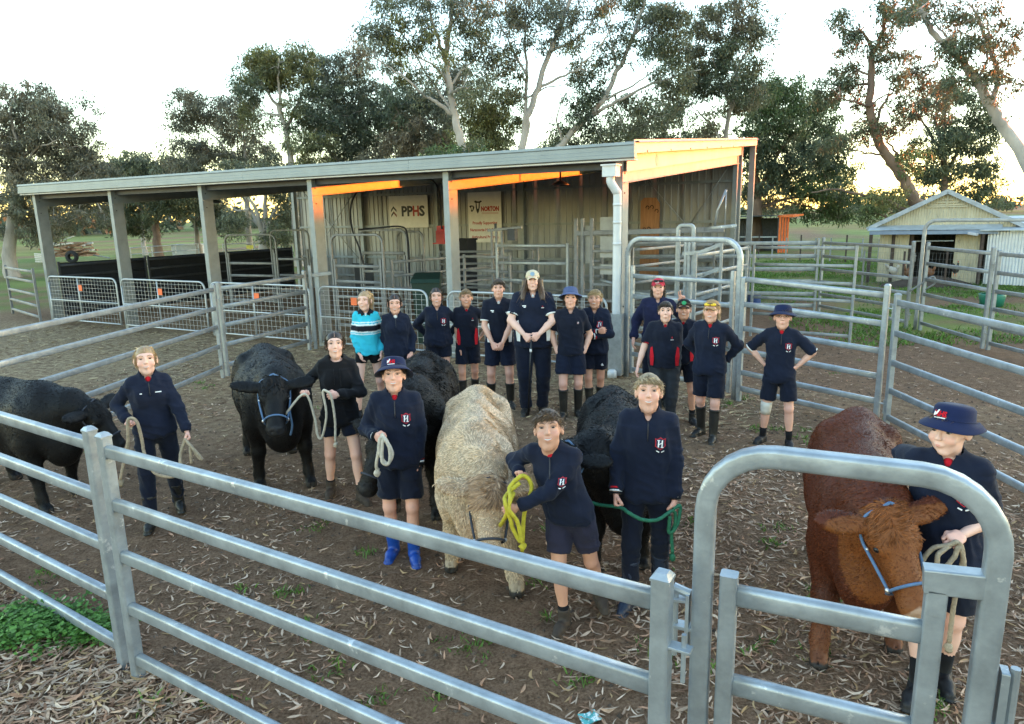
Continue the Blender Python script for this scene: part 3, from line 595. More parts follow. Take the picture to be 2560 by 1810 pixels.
hose('black hose looping from the rafter to the middle shed post', [(su(955, 396, 3.6)[0], 3.6, 3.5), (su(972, 404, 3.6)[0], 3.6, 3.42), (su(986, 430, 3.6)[0], 3.6, 3.1), (su(990, 500, 3.6)[0], 3.6, 2.3)])
# ------------------------------------------------------------------ far right: small shed, yellow hut, tin wall
def corr(a, b, z0, z1, pitch=.08, amp=.012, step=8):
    """wavy sheet between two plan points"""
    a = np.asarray(a, float); b = np.asarray(b, float); L = np.linalg.norm(b-a); d = (b-a)/L; n_ = np.array([-d[1], d[0]]); k = int(L/pitch*step)
    t = np.linspace(0, L, k+1); P = a+t[:, None]*d+np.sin(t/pitch*2*math.pi)[:, None]*amp*n_
    z1 = np.broadcast_to(np.asarray(z1(t/L) if callable(z1) else z1, float), t.shape)
    V = np.concatenate([np.c_[P, np.full(len(t), z0)], np.c_[P, z1]]); m = k+1
    return V, [(i, i+1, m+i+1, m+i) for i in range(k)]
ORP = M('orange_red_sunlit_paint', (.80, .17, .04), .6, 0, .2, 6); TINK = M('dark_tin', (.055, .06, .065), .6, .2, .25, 6)  # shelter side's orange brightened in the colour for low sunlight; hen legs reuse it
s0 = gp(1672, 566); s1 = gp(1741, 567); sx = s1[:2]-s0[:2]; sx /= np.linalg.norm(sx)
t = thing('field_shelter', 'small dark tin field shelter with a bright orange side, beyond the far fence', 'shelter', (*s0[:2], 0)); base = s0[:2]; n_ = np.array([-sx[1], sx[0]]); wid = np.linalg.norm(s1[:2]-s0[:2])
l = base-sx*3.0; r = s1[:2]
V, F = corr(l+n_*2.2, r+n_*2.2, 0, 2.05, .12, .015); mk('back_wall', V, F, TINK, t, world=True)
V, F = bar(xy(l+n_*.9, 2.17), xy(r+n_*.9, 2.22), 2.9, .06, bev=.1); mk('roof', V, F, TINK, t, smooth=False, world=True)
V, F = bar(xy(r, 1.05), xy(r+n_*2.2, 1.05), .05, 2.1, bev=.1); mk('side_wall', V, F, TINK, t, smooth=False, world=True)
for k in range(4): V, F = bar(xy(r+sx*(.06+k*.13)+n_*(.1*k), 1.05), xy(r+sx*(.17+k*.13)+n_*(.1*k), 1.05), .03, 2.16, bev=.1); mk('orange_board', V, F, ORP, t, smooth=False, world=True)
V, F = bar(xy(r+sx*.4, 2.17), xy(r+sx*.42+n_*2.2, 2.22), .9, .12); mk('orange_capping', V, F, ORP, t, smooth=False, world=True)
V, F = bar(xy(l, .95), xy(r, .95), .05, .09); mk('front_rail', V, F, GALV_OLD, t, smooth=False, world=True)
YEL = M('peeling_yellow_paint', (.50, .44, .30), .75, 0, .14, 5, .05, 40, wear=((.30, .27, .22), .60, 9), aniso=(1, 1, .4))
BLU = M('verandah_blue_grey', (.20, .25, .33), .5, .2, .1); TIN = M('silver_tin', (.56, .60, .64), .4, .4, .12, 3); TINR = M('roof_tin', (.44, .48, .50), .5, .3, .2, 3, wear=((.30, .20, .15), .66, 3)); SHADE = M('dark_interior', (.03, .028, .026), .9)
ha = np.array([13.05, 24.9]); hb = np.array([16.7, 22.5]); hx = (hb-ha)/np.linalg.norm(hb-ha); hn = np.array([-hx[1], hx[0]]); HL = np.linalg.norm(hb-ha)
hut = thing('weathered_hut', 'weathered yellow corrugated hut with gable roof beyond the far right fence', 'hut', (*ha, 0))
hq = lambda x, y, z=0.: xy(ha+hx*x+hn*y, z)
apx = 1.92
for (x0, x1, z0) in ((0, .9, 0), (2.25, 2.95, 0)): V, F = corr(hq(x0, 0)[:2], hq(x1, 0)[:2], z0, 1.9); mk('front_wall', V, F, YEL, hut, world=True)
gz1 = lambda u: 2.0+np.maximum(0, 1.05*(1-np.abs(u*3.9-1.95)/1.95)); V, F = corr(hq(-.05, .0)[:2], hq(3.85, .0)[:2], 1.86, gz1, .08); mk('gable_wall', V, F, YEL, hut, world=True)
V, F = corr(hq(0, 0)[:2], hq(0, 3)[:2], 0, 2.0); mk('side_wall', V, F, YEL, hut, world=True)
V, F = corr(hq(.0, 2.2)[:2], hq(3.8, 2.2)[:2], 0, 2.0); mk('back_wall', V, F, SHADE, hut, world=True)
for sx_ in (-1, 1):
    o = mk('roof_sheet', [hq(1.9, -.18, 3.08), hq(1.9+sx_*2.3, -.18, 1.86), hq(1.9+sx_*2.3, 3.2, 1.86), hq(1.9, 3.2, 3.08), hq(1.9, -.18, 3.12), hq(1.9+sx_*2.3, -.18, 1.90), hq(1.9+sx_*2.3, 3.2, 1.90), hq(1.9, 3.2, 3.12)], [(0, 1, 2, 3), (7, 6, 5, 4), (0, 4, 5, 1), (1, 5, 6, 2), (2, 6, 7, 3), (3, 7, 4, 0)], TINR, hut, smooth=False, world=True)
    V, F = bar(hq(1.9, -.21, 3.06), hq(1.9+sx_*2.32, -.21, 1.83), .03, .14); mk('barge_board', V, F, M('weathered_barge', (.36, .38, .39), .7, .1, .2), hut, smooth=False, world=True)
for k in range(3): V, F = bar(hq(1.9-.5+k*.17, -.03, 2.62+k*.085), hq(1.9+.5-k*.17, -.03, 2.62+k*.085), .03, .05); mk('vent_slat', V, F, YEL, hut, smooth=False, world=True)
V, F = bar(hq(1.3, -.04, 2.56), hq(2.5, -.04, 2.56), .03, .05); mk('vent_sill', V, F, YEL, hut, smooth=False, world=True)
V, F = bar(hq(1.9, -.045, 2.56), hq(1.9, -.045, 3.0), .05, .05); mk('vent_post', V, F, YEL, hut, smooth=False, world=True)
WDARK = M('dark_timber', (.07, .05, .04), .8, 0, .3, 6)
V, F = bar(hq(-.3, -.45, 1.72), hq(3.4, -.45, 1.74), .05, .13); mk('verandah_beam', V, F, BLU, hut, smooth=False, world=True)
mk('verandah_roof', [hq(-.35, -.5, 1.80), hq(3.5, -.5, 1.82), hq(3.5, .0, 1.98), hq(-.35, .0, 1.96)], [(0, 1, 2, 3)], TINR, hut, smooth=False, world=True)
for x in (-.25, .42, .98, 3.0): V, F = bar(hq(x, -.40 if x < 0 or x > 2.9 else -.02, 0), hq(x, -.40 if x < 0 or x > 2.9 else -.02, 1.72), .09, .09); mk('post', V, F, WDARK, hut, smooth=False, world=True)
V, F = bar(hq(1.0, -.05, 1.42), hq(2.2, -.05, 1.44), .015, .03); mk('door_rail', V, F, GALV_OLD, hut, smooth=False, world=True)
V, F = bar(hq(1.32, -.05, .9), hq(1.32, -.05, 1.7), .02, .02); mk('door_post', V, F, WDARK, hut, smooth=False, world=True)
V, F = bar(hq(2.6, -.5, 1.70), hq(2.85, -.62, 1.66), .12, .08); mk('flood_lamp', V, F, M('lamp_case', (.5, .5, .5), .4), hut, smooth=False, world=True)
t = thing('tin_shed', 'silver corrugated tin lean-to beside the yellow hut at the right edge', 'shed', hq(3.12, -.3)); V, F = corr(hq(3.15, -.3)[:2], hq(6.6, -.9)[:2], .05, 1.75, .085); mk('front_wall', V, F, TIN, t, world=True)
V, F = corr(hq(3.15, -.3)[:2], hq(3.3, 2.)[:2], .05, 1.75, .085); mk('side_wall', V, F, TIN, t, world=True)
mk('roof_sheet', [hq(2.9, -.55, 1.78), hq(6.8, -1.2, 1.80), hq(6.9, 2.4, 2.2), hq(2.95, 2.4, 2.16), hq(2.9, -.55, 1.81), hq(6.8, -1.2, 1.83), hq(6.9, 2.4, 2.23), hq(2.95, 2.4, 2.19)], [(3, 2, 1, 0), (4, 5, 6, 7), (0, 1, 5, 4), (1, 2, 6, 5), (2, 3, 7, 6), (3, 0, 4, 7)], TINR, t, smooth=False, world=True)
# chook run in front of the hut, with hens
t = thing('wire_run', 'low wire netting run in front of the yellow hut', 'fence', hq(0, -1.4))
for x in (-.3, .9, 2.1, 3.3): V, F = bar(hq(x, -1.4, 0), hq(x, -1.4, 1.15), .05, .05); mk('post', V, F, WDARK if x > 0 else GALV_DULL, t, smooth=False, world=True)
m = MB()
for i in range(37): x = -.3+i*.1; m.box((0, 0, 0), (1, 1, 1), M=np.array([[.004*hx[0], .004*hn[0], 0, hq(x, -1.4)[0]], [.004*hx[1], .004*hn[1], 0, hq(x, -1.4)[1]], [0, 0, 1.1, 0], [0, 0, 0, 1]]))
for z in (.1, .3, .5, .7, .9, 1.1): m.bar(hq(-.3, -1.4, z), hq(3.3, -1.4, z), .004, .004)
tag(m.build('netting', GALV_DULL, t, False, True), kind='stuff')
DIRT = M('dark_soil', (.06, .042, .03), .95, 0, .4, 3, .5, 12)
V, F = lathe([(0, .34), (.4, .3), (.8, .17), (1.15, .05), (1.3, -.05)], 22); V = V*[1.25, .75, 1]; V[:, 2] *= .6+.8*noise(V, 2.2, 3); V = V+hq(1.6, -.85); o = tag(mk('soil_mound', V, F, DIRT), 'dark soil mound scratched up in the hen run', 'mound')
def hen(label, p, col, yaw=0., s=1.):
    t = thing('hen', label, 'hen', p, yaw, 'hens in the run'); m = MB(); c = np.array(col)
    V, F = lathe([(0, .36), (.05, .35), (.10, .30), (.12, .22), (.09, .14), (.03, .10), (0, .10)], 12); V = V*[.85, 1.35, 1]; V[:, 2] += np.maximum(0, V[:, 1])*.55; m.add(V*s, F, c)
    m.tube(np.array([(0, -.10, .28), (0, -.15, .38), (0, -.16, .44)])*s, np.array([.055, .035, .035])*s, 8, c*1.1); m.tube(np.array([(0, -.17, .44), (0, -.22, .43)])*s, np.array([.018, .004])*s, 6, (.5, .35, .1)); m.tube(np.array([(0, -.15, .46), (0, -.16, .50)])*s, np.array([.012, .02])*s, 6, (.5, .03, .03))
    m.tube(np.array([(0, .12, .30), (0, .22, .42), (0, .26, .46)])*s, np.array([.06, .05, .01])*s, 8, c*.8); m.build('body', M('hen_feathers', (1, 1, 1), .8, 0, .25, 30, attr=True), t, usecol=True)
    for sx_ in (-.04, .04): V, F = tube(np.array([(sx_, 0, .14), (sx_, .01, .0)])*s, .01, 5); mk('leg', V, F, ORP, t)
hen('dark hen standing on the low wall before the hut door', hq(2.35, -.7, .30), (.04, .035, .03), 2.2); hen('pale grey hen in the run, left', hq(.55, -.75, .22), (.55, .5, .42), 1.0); hen('brown hen in the run beside the pale one', hq(1.0, -.9, .2), (.20, .10, .05), -1.2); hen('brown hen behind the far right posts', hq(1.65, -1.0, .22), (.22, .10, .05), .4)
# loose bits
t = thing('plastic_drum', 'blue plastic drum behind the corner gate post', 'drum', (*gp(1690, 688)[:2], 0)); V, F = lathe([(0, .44), (.12, .44), (.17, .42), (.185, .36), (.18, .30), (.19, .25), (.18, .2), (.19, .1), (.17, .01), (0, .01)], 16); mk('drum_body', V*.95, F, M('blue_plastic', (.03, .07, .22), .4), t)
t = thing('feed_tub', 'green plastic feed tub at the right picture edge', 'tub', (*gp(2222, 688)[:2], 0)); V, F = lathe([(.26, .34), (.30, .34), (.31, .32), (.25, 0), (0, 0)], 16); mk('tub_body', V, F, M('teal_plastic', (.02, .16, .11), .4), t)
t = thing('wire_fence', 'old wire fence with thin posts along the paddock behind the far right yard', 'fence', (*gp(1770, 585)[:2], 0)); p0, p1 = gp(1700, 582)[:2], gp(1968, 590)[:2]
for i in range(9): q = p0+(p1-p0)*i/8; V, F = bar(xy(q, 0), xy(q, 1.15+.15*(i % 3 == 0)), .06, .06, up=(1, 0, 0)); mk('post', V, F, WDARK if i % 3 == 0 else GALV_OLD, t, smooth=False, world=True)
for z in (.3, .6, .9): V, F = tube([xy(p0, z), xy(p1, z)], .006, 5); mk('wire', V, F, GALV_DULL, t, world=True)
# ------------------------------------------------------------------ far left: timber pile on a trailer, far yards
TIM = M('old_timber', (.27, .16, .095), .8, 0, .35, 3, .1, 20, aniso=(5, .8, 5)); TIMW = M('pale_timber', (.55, .52, .46), .75, 0, .2, 3); TYRE = M('tyre_rubber', (.02, .021, .024), .85, 0, .3, 20, .4, 25)
tp = gp(160, 588)[:2]
t = thing('timber_trailer', 'trailer heaped with broken pallets and planks seen through the left bay', 'trailer', (*tp, 0)); R_ = random.Random(3)
for k in range(26):
    x = R_.uniform(-1.0, 1.2); y = R_.uniform(-.6, .6); z = .55+R_.random()*.95*(1-abs(x)*.5); a_ = R_.uniform(-.35, .35); tl = R_.uniform(-.25, .25); l = R_.uniform(.5, 1.0)
    V, F = bar((x-l*math.cos(a_), y-l*math.sin(a_), z-l*tl), (x+l*math.cos(a_), y+l*math.sin(a_), z+l*tl), .30, .11); mk('plank', V, F, TIM if k % 4 else TIMW, t, smooth=False)
for (p, q) in (((-1.6, -.7, .3), (-1.0, -.6, 1.75)), ((-1.4, -.75, .2), (-.8, -.7, 1.7)), ((-.6, -.8, 1.35), (.9, -.75, 1.8)), ((-1.5, -.9, .1), (-.4, -.9, .75))): V, F = bar(p, q, .16, .05); mk('plank', V, F, TIMW, t, smooth=False)
for k in range(5): V, F = bar((-1.9, -.9, .15+k*.13), (-1.2, -.95, .10+k*.13), .04, .09); mk('pallet_slat', V, F, TIMW, t, smooth=False)
m = MB(); m.box((-1.3, -.75, .42), (1.6, .75, .52)); m.build('bed', TIM, t, False); m = MB(); m.bar((1.6, 0, .47), (2.9, -.3, .25), .08, .08); m.build('drawbar', GALV_DULL, t, False)
V, F = lathe([(.22, -.13), (.34, -.14), (.40, -.10), (.42, 0), (.40, .10), (.34, .14), (.22, .13), (.20, 0), (.22, -.13)], 22); V = V[:, [0, 2, 1]]; mk('tyre', V+[.65, -.88, .42], F, TYRE, t)
for k in range(22): a_ = k/22*2*math.pi; V, F = bar((.65+.42*math.cos(a_), -1.0, .42+.42*math.sin(a_)), (.65+.42*math.cos(a_+.14), -.88, .42+.42*math.sin(a_+.14)), .05, .03); mk('tread_block', V, F, TYRE, t, smooth=False)
def farpanel(label, x0, y0, x1, y1, h, Y, n=3, grp='far left yards'):
    a_ = at(x0, y0, Y)[:2]; b_ = at(x1, y1, Y+1.5)[:2]; return panel(label, a_, b_, h, [h-.05-(h-.3)*i/n for i in range(n+1)], GALV_OLD, rail=(.03, .05), post=(.05, .05), cap=False, lugs=False, group=grp)
farpanel('far pale panel seen through the second shed bay, nearest the post', 292, 560, 340, 560, 1.35, 38); farpanel('far pale panel seen through the second shed bay, middle', 341, 560, 392, 558, 1.35, 39.6); farpanel('far pale panel seen through the second shed bay, right', 393, 558, 445, 556, 1.35, 41); farpanel('far pale panel seen through the third shed bay', 500, 556, 570, 554, 1.3, 42); farpanel('far pale panel behind the dark bow gates', 571, 554, 655, 552, 1.3, 43)
t = thing('concrete_trough', 'grey concrete box standing by the far yards, second bay', 'trough', (*at(425, 553, 52)[:2], 0)); m = MB(); m.box((-1.1, -.5, 0), (1.1, .5, .9)); m.box((-1.15, -.55, .9), (1.15, .55, 1.0)); m.build('box', M('concrete', (.45, .47, .46), .85, 0, .15, 2), t, False)
t = thing('gate_sign', 'tiny yellow sign on the far fence in the third bay', 'sign', (*at(560, 550, 41)[:2], 0)); m = MB(); m.box((-.2, -.02, 1.0), (.2, .0, 1.2)); m.tube([(0, 0, 0), (0, 0, 1.1)], .025, 6); m.build('plate', M('yellow_sign', (.6, .5, .08), .6), t, False)
# ------------------------------------------------------------------ gum trees
BARKP = M('pale_gum_bark', (.36, .325, .29), .8, 0, .30, 1.6, .3, 8, aniso=(1, 1, .35), wear=((.20, .14, .10), .60, 1.1))
BARKB = M('brown_gum_bark', (.17, .115, .085), .9, 0, .4, 2., .5, 8, aniso=(1.5, 1.5, .3))
BARKG = M('grey_gum_bark', (.32, .285, .25), .85, 0, .35, 1.8, .3, 8, aniso=(1, 1, .35), wear=((.16, .11, .08), .62, 1.3))
LEAF = M('gum_leaf', (1, 1, 1), .55, 0, .18, 1.2, attr=True, transl=.32, spec=.35)
OLIVE = (.150, .162, .084); DEEP = (.108, .132, .082); GREYG = (.165, .174, .124); BROWNG = (.200, .170, .116); GREEN = (.095, .155, .056); YELG = (.195, .195, .075)
def leaves(cent, rad, n, size, col, R, droop=.75, var=.35, asp=.25):
    """n leaf kites spread round every centre; returns V, F, colours"""
    m = len(cent); N_ = m*n
    base = np.repeat(cent, n, 0); rr = np.repeat(rad, n)
    off = R.normal(size=(N_, 3)); off /= np.linalg.norm(off, axis=1)[:, None]; off *= (R.random(N_)**.45)[:, None]
    p = base+off*rr[:, None]*np.array([1, 1, .75])
    d = R.normal(size=(N_, 3))*.75; d[:, 2] -= droop*1.1; d /= np.linalg.norm(d, axis=1)[:, None]
    s = np.cross(d, R.normal(size=(N_, 3))); s /= np.linalg.norm(s, axis=1)[:, None]+1e-9
    ln = size*(.6+.8*R.random(N_)); w_ = ln*asp*(.7+.6*R.random(N_)); k = .38
    V = np.stack([p, p+d*(ln*k)[:, None]+s*w_[:, None]*.5, p+d*ln[:, None], p+d*(ln*k)[:, None]-s*w_[:, None]*.5], 1).reshape(-1, 3)
    F = np.arange(N_*4).reshape(-1, 4)
    cc = np.repeat(col, n, 0)*(1-var+2*var*R.random(N_))[:, None]
    return V, F, np.repeat(cc, 4, 0)
SKIPTREES = bool(__import__("os").environ.get("SKT"))
def tree(label, Y, trunk, limbs=(), blobs=(), leaf=OLIVE, leaf2=None, bark=BARKG, r0=.28, dens=1., size=.19, seed=1, group='gum trees behind the shed', twig=1., name='gum_tree', ground=True, clump=.42, nl=85, stems=True, depth=.9):
    if SKIPTREES: return
    R = np.random.default_rng(seed); mpp = Y*K/FPX
    W3 = lambda x, y, dy=0.: at(x, y, Y+dy)
    tk = [W3(x, y) for x, y in trunk]
    if ground: tk = [np.array([tk[0][0]+R.uniform(-.1, .1), Y, -.2])]+([] if tk[0][2] < .3 else tk) + (tk[1:] if tk[0][2] < .3 else [])
    base = np.array([tk[0][0], Y, 0.]); t = thing(name, label, 'tree', base, 0, group); wood = MB(); skel = []; srad = []
    def limb(P, ra, rb, seg=7, n=5, wob=.04):
        P = np.asarray(P, float)
        if len(P) > 2: Q = smoothpath(P, n)
        else: Q = P[0]+(P[1]-P[0])*np.linspace(0, 1, 5)[:, None]
        L = np.linalg.norm(Q[-1]-Q[0]); Q[1:-1] += R.normal(size=(len(Q)-2, 3))*wob*min(L, 2.)*.35
        r = ra+(rb-ra)*np.linspace(0, 1, len(Q))**.8; wood.tube(Q, r, seg, cap=False)
        for q, rr in zip(Q, r): skel.append(q); srad.append(rr)
        return Q
    if stems:
        limb(tk, r0, r0*.30, 10, 6)
        for l in limbs:
            P = [W3(x, y) for x, y in l[0]]; dy = l[2] if len(l) > 2 else R.uniform(-1.2, 1.2)
            for i, p in enumerate(P): p[1] += dy*i/(len(P)-1)
            limb(P, l[1], l[1]*.28, 7, 5)
    cents = []; cols = []; rads = []
    leaf2 = leaf if leaf2 is None else leaf2
    for bl in blobs:
        x, y, rx, ry = bl[:4]; dn = bl[4] if len(bl) > 4 else 1.; lc = bl[5] if len(bl) > 5 else None
        rx *= mpp*1.12; ry *= mpp*1.12; rz = max(.5, depth*rx); c = W3(x, y, R.uniform(-.8, .8))
        n = max(4, int(dens*dn*13*rx*ry+5))
        q = R.normal(size=(n, 3)); q /= np.linalg.norm(q, axis=1)[:, None]; q *= (R.random(n)**.42)[:, None]; P = c+q*[rx, rz, ry]
        P[:, 2] = np.maximum(P[:, 2], .45)
        if stems and skel:
            S_ = np.array(skel); dd = np.linalg.norm(S_-c, axis=1)+np.maximum(0, S_[:, 2]-c[2])*1.5; j = int(np.argmin(dd)); a_ = S_[j]
            if dd[j] > .35*min(rx, ry):
                mid = (a_+c)/2+[0, 0, .12*dd[j]]+R.normal(size=3)*.08*dd[j]; limb([a_, mid, c], max(.035, min(srad[j]*.6, .09)), .022, 5, 4)
        for p in P:
            if stems and R.random() < .75*twig:
                S_ = np.array(skel); dd = np.linalg.norm(S_-p, axis=1)+np.maximum(0, S_[:, 2]-p[2])*.8; j = int(np.argmin(dd))
                if dd[j] > .15:
                    mid = (S_[j]*.5+p*.5)+[0, 0, .10*dd[j]]+R.normal(size=3)*.07*dd[j]; Q = smoothpath([S_[j], mid, p], 3); wood.tube(Q, np.linspace(min(srad[j]*.7, .035), .010, len(Q)), 4, cap=False)
                    skel.append(mid); srad.append(.022); skel.append(p); srad.append(.012)
        cl = np.array(leaf)*1. if lc is None else np.array(lc)
        mixv = R.random(n)[:, None]; cc = cl*(1-mixv)+(np.array(leaf2) if lc is None else cl)*mixv; cc = cc*(.75+.5*R.random(n))[:, None]
        cents.append(P); cols.append(cc); rads.append(clump*(.7+.6*R.random(n)))
    if stems: wood.build('trunk', bark, t, True, True)
    if cents:
        V, F, cc = leaves(np.concatenate(cents), np.concatenate(rads), nl, size, np.concatenate(cols), R)
        o = mk('crown', V, F, LEAF, t, cc, smooth=False, world=True)
    return t
# left edge
tree('big dark spreading gum filling the left edge of the sky', 36, [(20, 560), (40, 430), (52, 350)], [([(40, 430), (90, 345), (160, 318)], .10), ([(52, 350), (110, 290), (150, 250)], .10), ([(40, 430), (150, 420), (210, 380)], .09), ([(52, 350), (40, 260), (70, 210)], .10)],
     [(60, 230, 75, 50), (130, 265, 80, 50), (60, 300, 70, 55), (185, 330, 65, 50), (120, 350, 85, 50), (215, 385, 50, 45), (150, 400, 90, 45), (60, 400, 70, 55), (130, 460, 100, 50), (215, 450, 50, 50), (40, 470, 60, 60), (90, 510, 60, 40), (-30, 300, 80, 90)], GREYG, BROWNG, BARKG, .42, 1.25, .2, 11)
tree('low rounded bush tree in the gap of pale sky left of centre', 58, [(320, 520), (318, 420)], [], [(300, 372, 45, 30), (350, 378, 50, 28), (270, 390, 40, 28), (400, 385, 45, 30), (330, 420, 90, 35)], OLIVE, GREYG, BARKG, .25, 1.1, .3, 12, clump=.7)
# trees seen through the shed bays
tree('brown-trunked gum seen through the second shed bay', 46, [(352, 545), (350, 500), (370, 470)], [([(352, 510), (320, 470), (300, 450)], .10), ([(370, 470), (410, 440), (440, 430)], .10)], [(300, 440, 60, 40), (360, 450, 70, 40), (420, 440, 50, 40), (250, 460, 60, 50), (300, 510, 50, 25)], DEEP, OLIVE, BARKB, .36, 1.4, .24, 13, clump=.55)
tree('grey gum with spreading limbs seen through the second bay, right', 50, [(443, 545), (440, 510), (438, 490)], [([(440, 500), (410, 470), (380, 450)], .10), ([(440, 495), (470, 465), (490, 440)], .10), ([(440, 495), (445, 460), (450, 430)], .10)], [(410, 440, 50, 35), (460, 440, 50, 35), (480, 480, 30, 30), (445, 425, 60, 30), (520, 500, 35, 30)], DEEP, GREYG, BARKG, .28, 1.4, .26, 14, clump=.55)
tree('pale many-stemmed gum seen through the third shed bay', 40, [(592, 550), (590, 525), (588, 500)], [([(590, 525), (560, 480), (525, 430)], .16), ([(590, 520), (575, 460), (555, 400)], .15), ([(590, 515), (592, 450), (590, 390)], .17), ([(592, 520), (615, 470), (640, 425)], .13), ([(560, 470), (520, 470), (500, 455)], .08)], [(545, 395, 60, 35), (600, 390, 60, 35), (640, 430, 35, 40), (520, 510, 45, 30), (640, 490, 40, 45), (620, 530, 40, 25)], OLIVE, GREYG, BARKP, .42, 1.0, .22, 15)
# centre-left group
tree('sparse brownish gum standing left of the tall domed gum', 44, [(560, 560), (548, 400), (520, 340)], [([(548, 400), (500, 330), (455, 290)], .10), ([(548, 390), (545, 320), (540, 270)], .10), ([(520, 345), (470, 345), (420, 330)], .07)], [(430, 235, 45, 30), (475, 255, 50, 35), (420, 275, 40, 30), (520, 270, 45, 40), (450, 320, 60, 35), (540, 240, 40, 40), (500, 370, 80, 35), (420, 360, 60, 35), (570, 330, 60, 40)], GREYG, BROWNG, BARKG, .28, 1.1, .22, 16, clump=.5)
tree('tall gum with a dense dome top above the roof', 40, [(668, 560), (660, 420), (652, 350), (640, 290), (622, 230)], [([(640, 290), (665, 220), (680, 160)], .11), ([(622, 235), (590, 190), (570, 165)], .09), ([(652, 350), (700, 300), (720, 270)], .10), ([(630, 255), (632, 190), (640, 140)], .10)], [(620, 135, 60, 32, 1.6, YELG), (590, 160, 50, 35, 1.5), (665, 150, 45, 40, 1.4), (620, 165, 60, 30, 1.3), (565, 195, 40, 28, 1.2, DEEP), (690, 225, 40, 50, 1.2, DEEP), (700, 290, 55, 40, 1.2, DEEP), (640, 240, 30, 25, .6), (580, 260, 40, 30, .8), (700, 340, 60, 35, 1.1)], OLIVE, YELG, BARKP, .30, 1.2, .2, 17, clump=.45)
tree('grey-green gum crowding between the domed gum and the pale tall one', 43, [(790, 560), (770, 400), (730, 320)], [([(770, 400), (800, 330), (830, 270)], .11), ([(730, 320), (720, 250), (735, 190)], .10), ([(790, 430), (850, 350), (870, 300)], .10)], [(735, 165, 45, 45), (770, 200, 50, 50), (740, 250, 60, 45), (800, 130, 40, 35, 1, BROWNG), (800, 260, 60, 45), (850, 300, 70, 45, 1.3, DEEP), (760, 320, 70, 40, 1.2), (830, 220, 50, 40), (880, 250, 60, 50, 1.2, DEEP), (780, 380, 100, 40), (900, 350, 90, 40)], GREYG, DEEP, BARKG, .3, 1.15, .22, 18, clump=.48)
# the tall pale tree in the middle
tree('tall pale-barked gum with a white trunk above the middle of the roof', 31, [(1048, 560), (1043, 400), (1036, 330), (1020, 270), (1008, 200), (1000, 130), (1008, 60), (1024, -30)],
     [([(1012, 255), (985, 235), (950, 215), (905, 175), (850, 140)], .10), ([(1000, 130), (985, 95), (968, 40), (955, -20)], .10), ([(1008, 200), (985, 160), (940, 130), (915, 125)], .06), ([(1010, 190), (1040, 150), (1075, 120), (1110, 100)], .06), ([(1008, 60), (1040, 20), (1070, -20)], .07), ([(1008, 240), (960, 170), (900, 70), (880, 10)], .06)],
     [(860, 60, 50, 40, .9), (905, 90, 50, 50, 1, YELG), (840, 110, 40, 45, .8, GREYG), (900, 150, 45, 35, .8, YELG), (960, 60, 45, 45, .8), (1060, 70, 45, 55, .9), (1080, 140, 40, 40, .8), (1040, 30, 50, 40, .8), (960, 10, 60, 30, .9), (870, 10, 50, 30, .7), (940, 190, 45, 35, .7), (1090, 20, 40, 40, .7), (990, 120, 30, 50, .6, YELG), (1060, 200, 40, 40, .6)], OLIVE, GREYG, BARKP, .26, 1.05, .17, 19, clump=.44)
tree('drooping olive gum crowded behind the white trunk', 40, [(960, 560), (955, 420), (945, 330)], [([(945, 335), (900, 260), (880, 210)], .09), ([(955, 400), (1000, 320), (1020, 250)], .09)], [(920, 230, 60, 50, 1.2, DEEP), (980, 260, 60, 60, 1.2, GREYG), (930, 310, 70, 50, 1.2, BROWNG), (1000, 330, 60, 40, 1.1), (870, 370, 60, 35, 1.1), (1030, 180, 45, 50, .9), (960, 380, 90, 30)], GREYG, BROWNG, BARKG, .28, 1.25, .23, 20, clump=.5)
tree('drooping yellow-olive gum right of the white trunk', 36, [(1110, 560), (1105, 420), (1095, 330)], [([(1095, 330), (1085, 250), (1080, 200)], .09)], [(1085, 235, 50, 50, 1.3, YELG), (1110, 290, 55, 45, 1.3), (1070, 300, 45, 45, 1.2), (1120, 350, 60, 35, 1.2), (1135, 230, 35, 35, .8)], OLIVE, YELG, BARKG, .22, 1.2, .21, 21)
tree('low bright green bushy tree showing just above the middle of the roof', 30, [(1000, 560), (1000, 420)], [], [(960, 360, 40, 28, 1.6), (1010, 350, 55, 30, 1.6), (1060, 345, 45, 28, 1.4), (980, 390, 80, 30, 1.2), (1060, 400, 60, 40, 1.2)], GREEN, OLIVE, BARKG, .15, 1.3, .17, 22, clump=.38)
# centre right, forked pale gums
tree('forked pale gum leaning right with long bare limbs', 33, [(1170, 560), (1172, 400), (1172, 330), (1185, 265), (1205, 200), (1232, 120), (1262, 40), (1290, -30)],
     [([(1172, 330), (1178, 250), (1182, 170), (1176, 90), (1180, 10)], .12), ([(1182, 170), (1150, 110), (1120, 50), (1100, -10)], .06), ([(1205, 200), (1255, 175), (1290, 160), (1330, 120), (1375, 60)], .07), ([(1232, 120), (1300, 80), (1350, 20)], .06), ([(1180, 220), (1230, 190), (1300, 178)], .05)],
     [(1130, 30, 50, 40, .7), (1180, 20, 50, 40, .8), (1240, 20, 60, 40, .8, GREYG), (1300, 30, 50, 40, .7), (1160, 90, 45, 35, .5), (1230, 90, 45, 30, .5, GREYG), (1350, 20, 45, 35, .6), (1290, 110, 40, 30, .4), (1140, 180, 30, 50, .7), (1120, 120, 40, 40, .5), (1320, 160, 40, 25, .5)], OLIVE, BROWNG, BARKP, .24, 1.25, .18, 23, clump=.44)
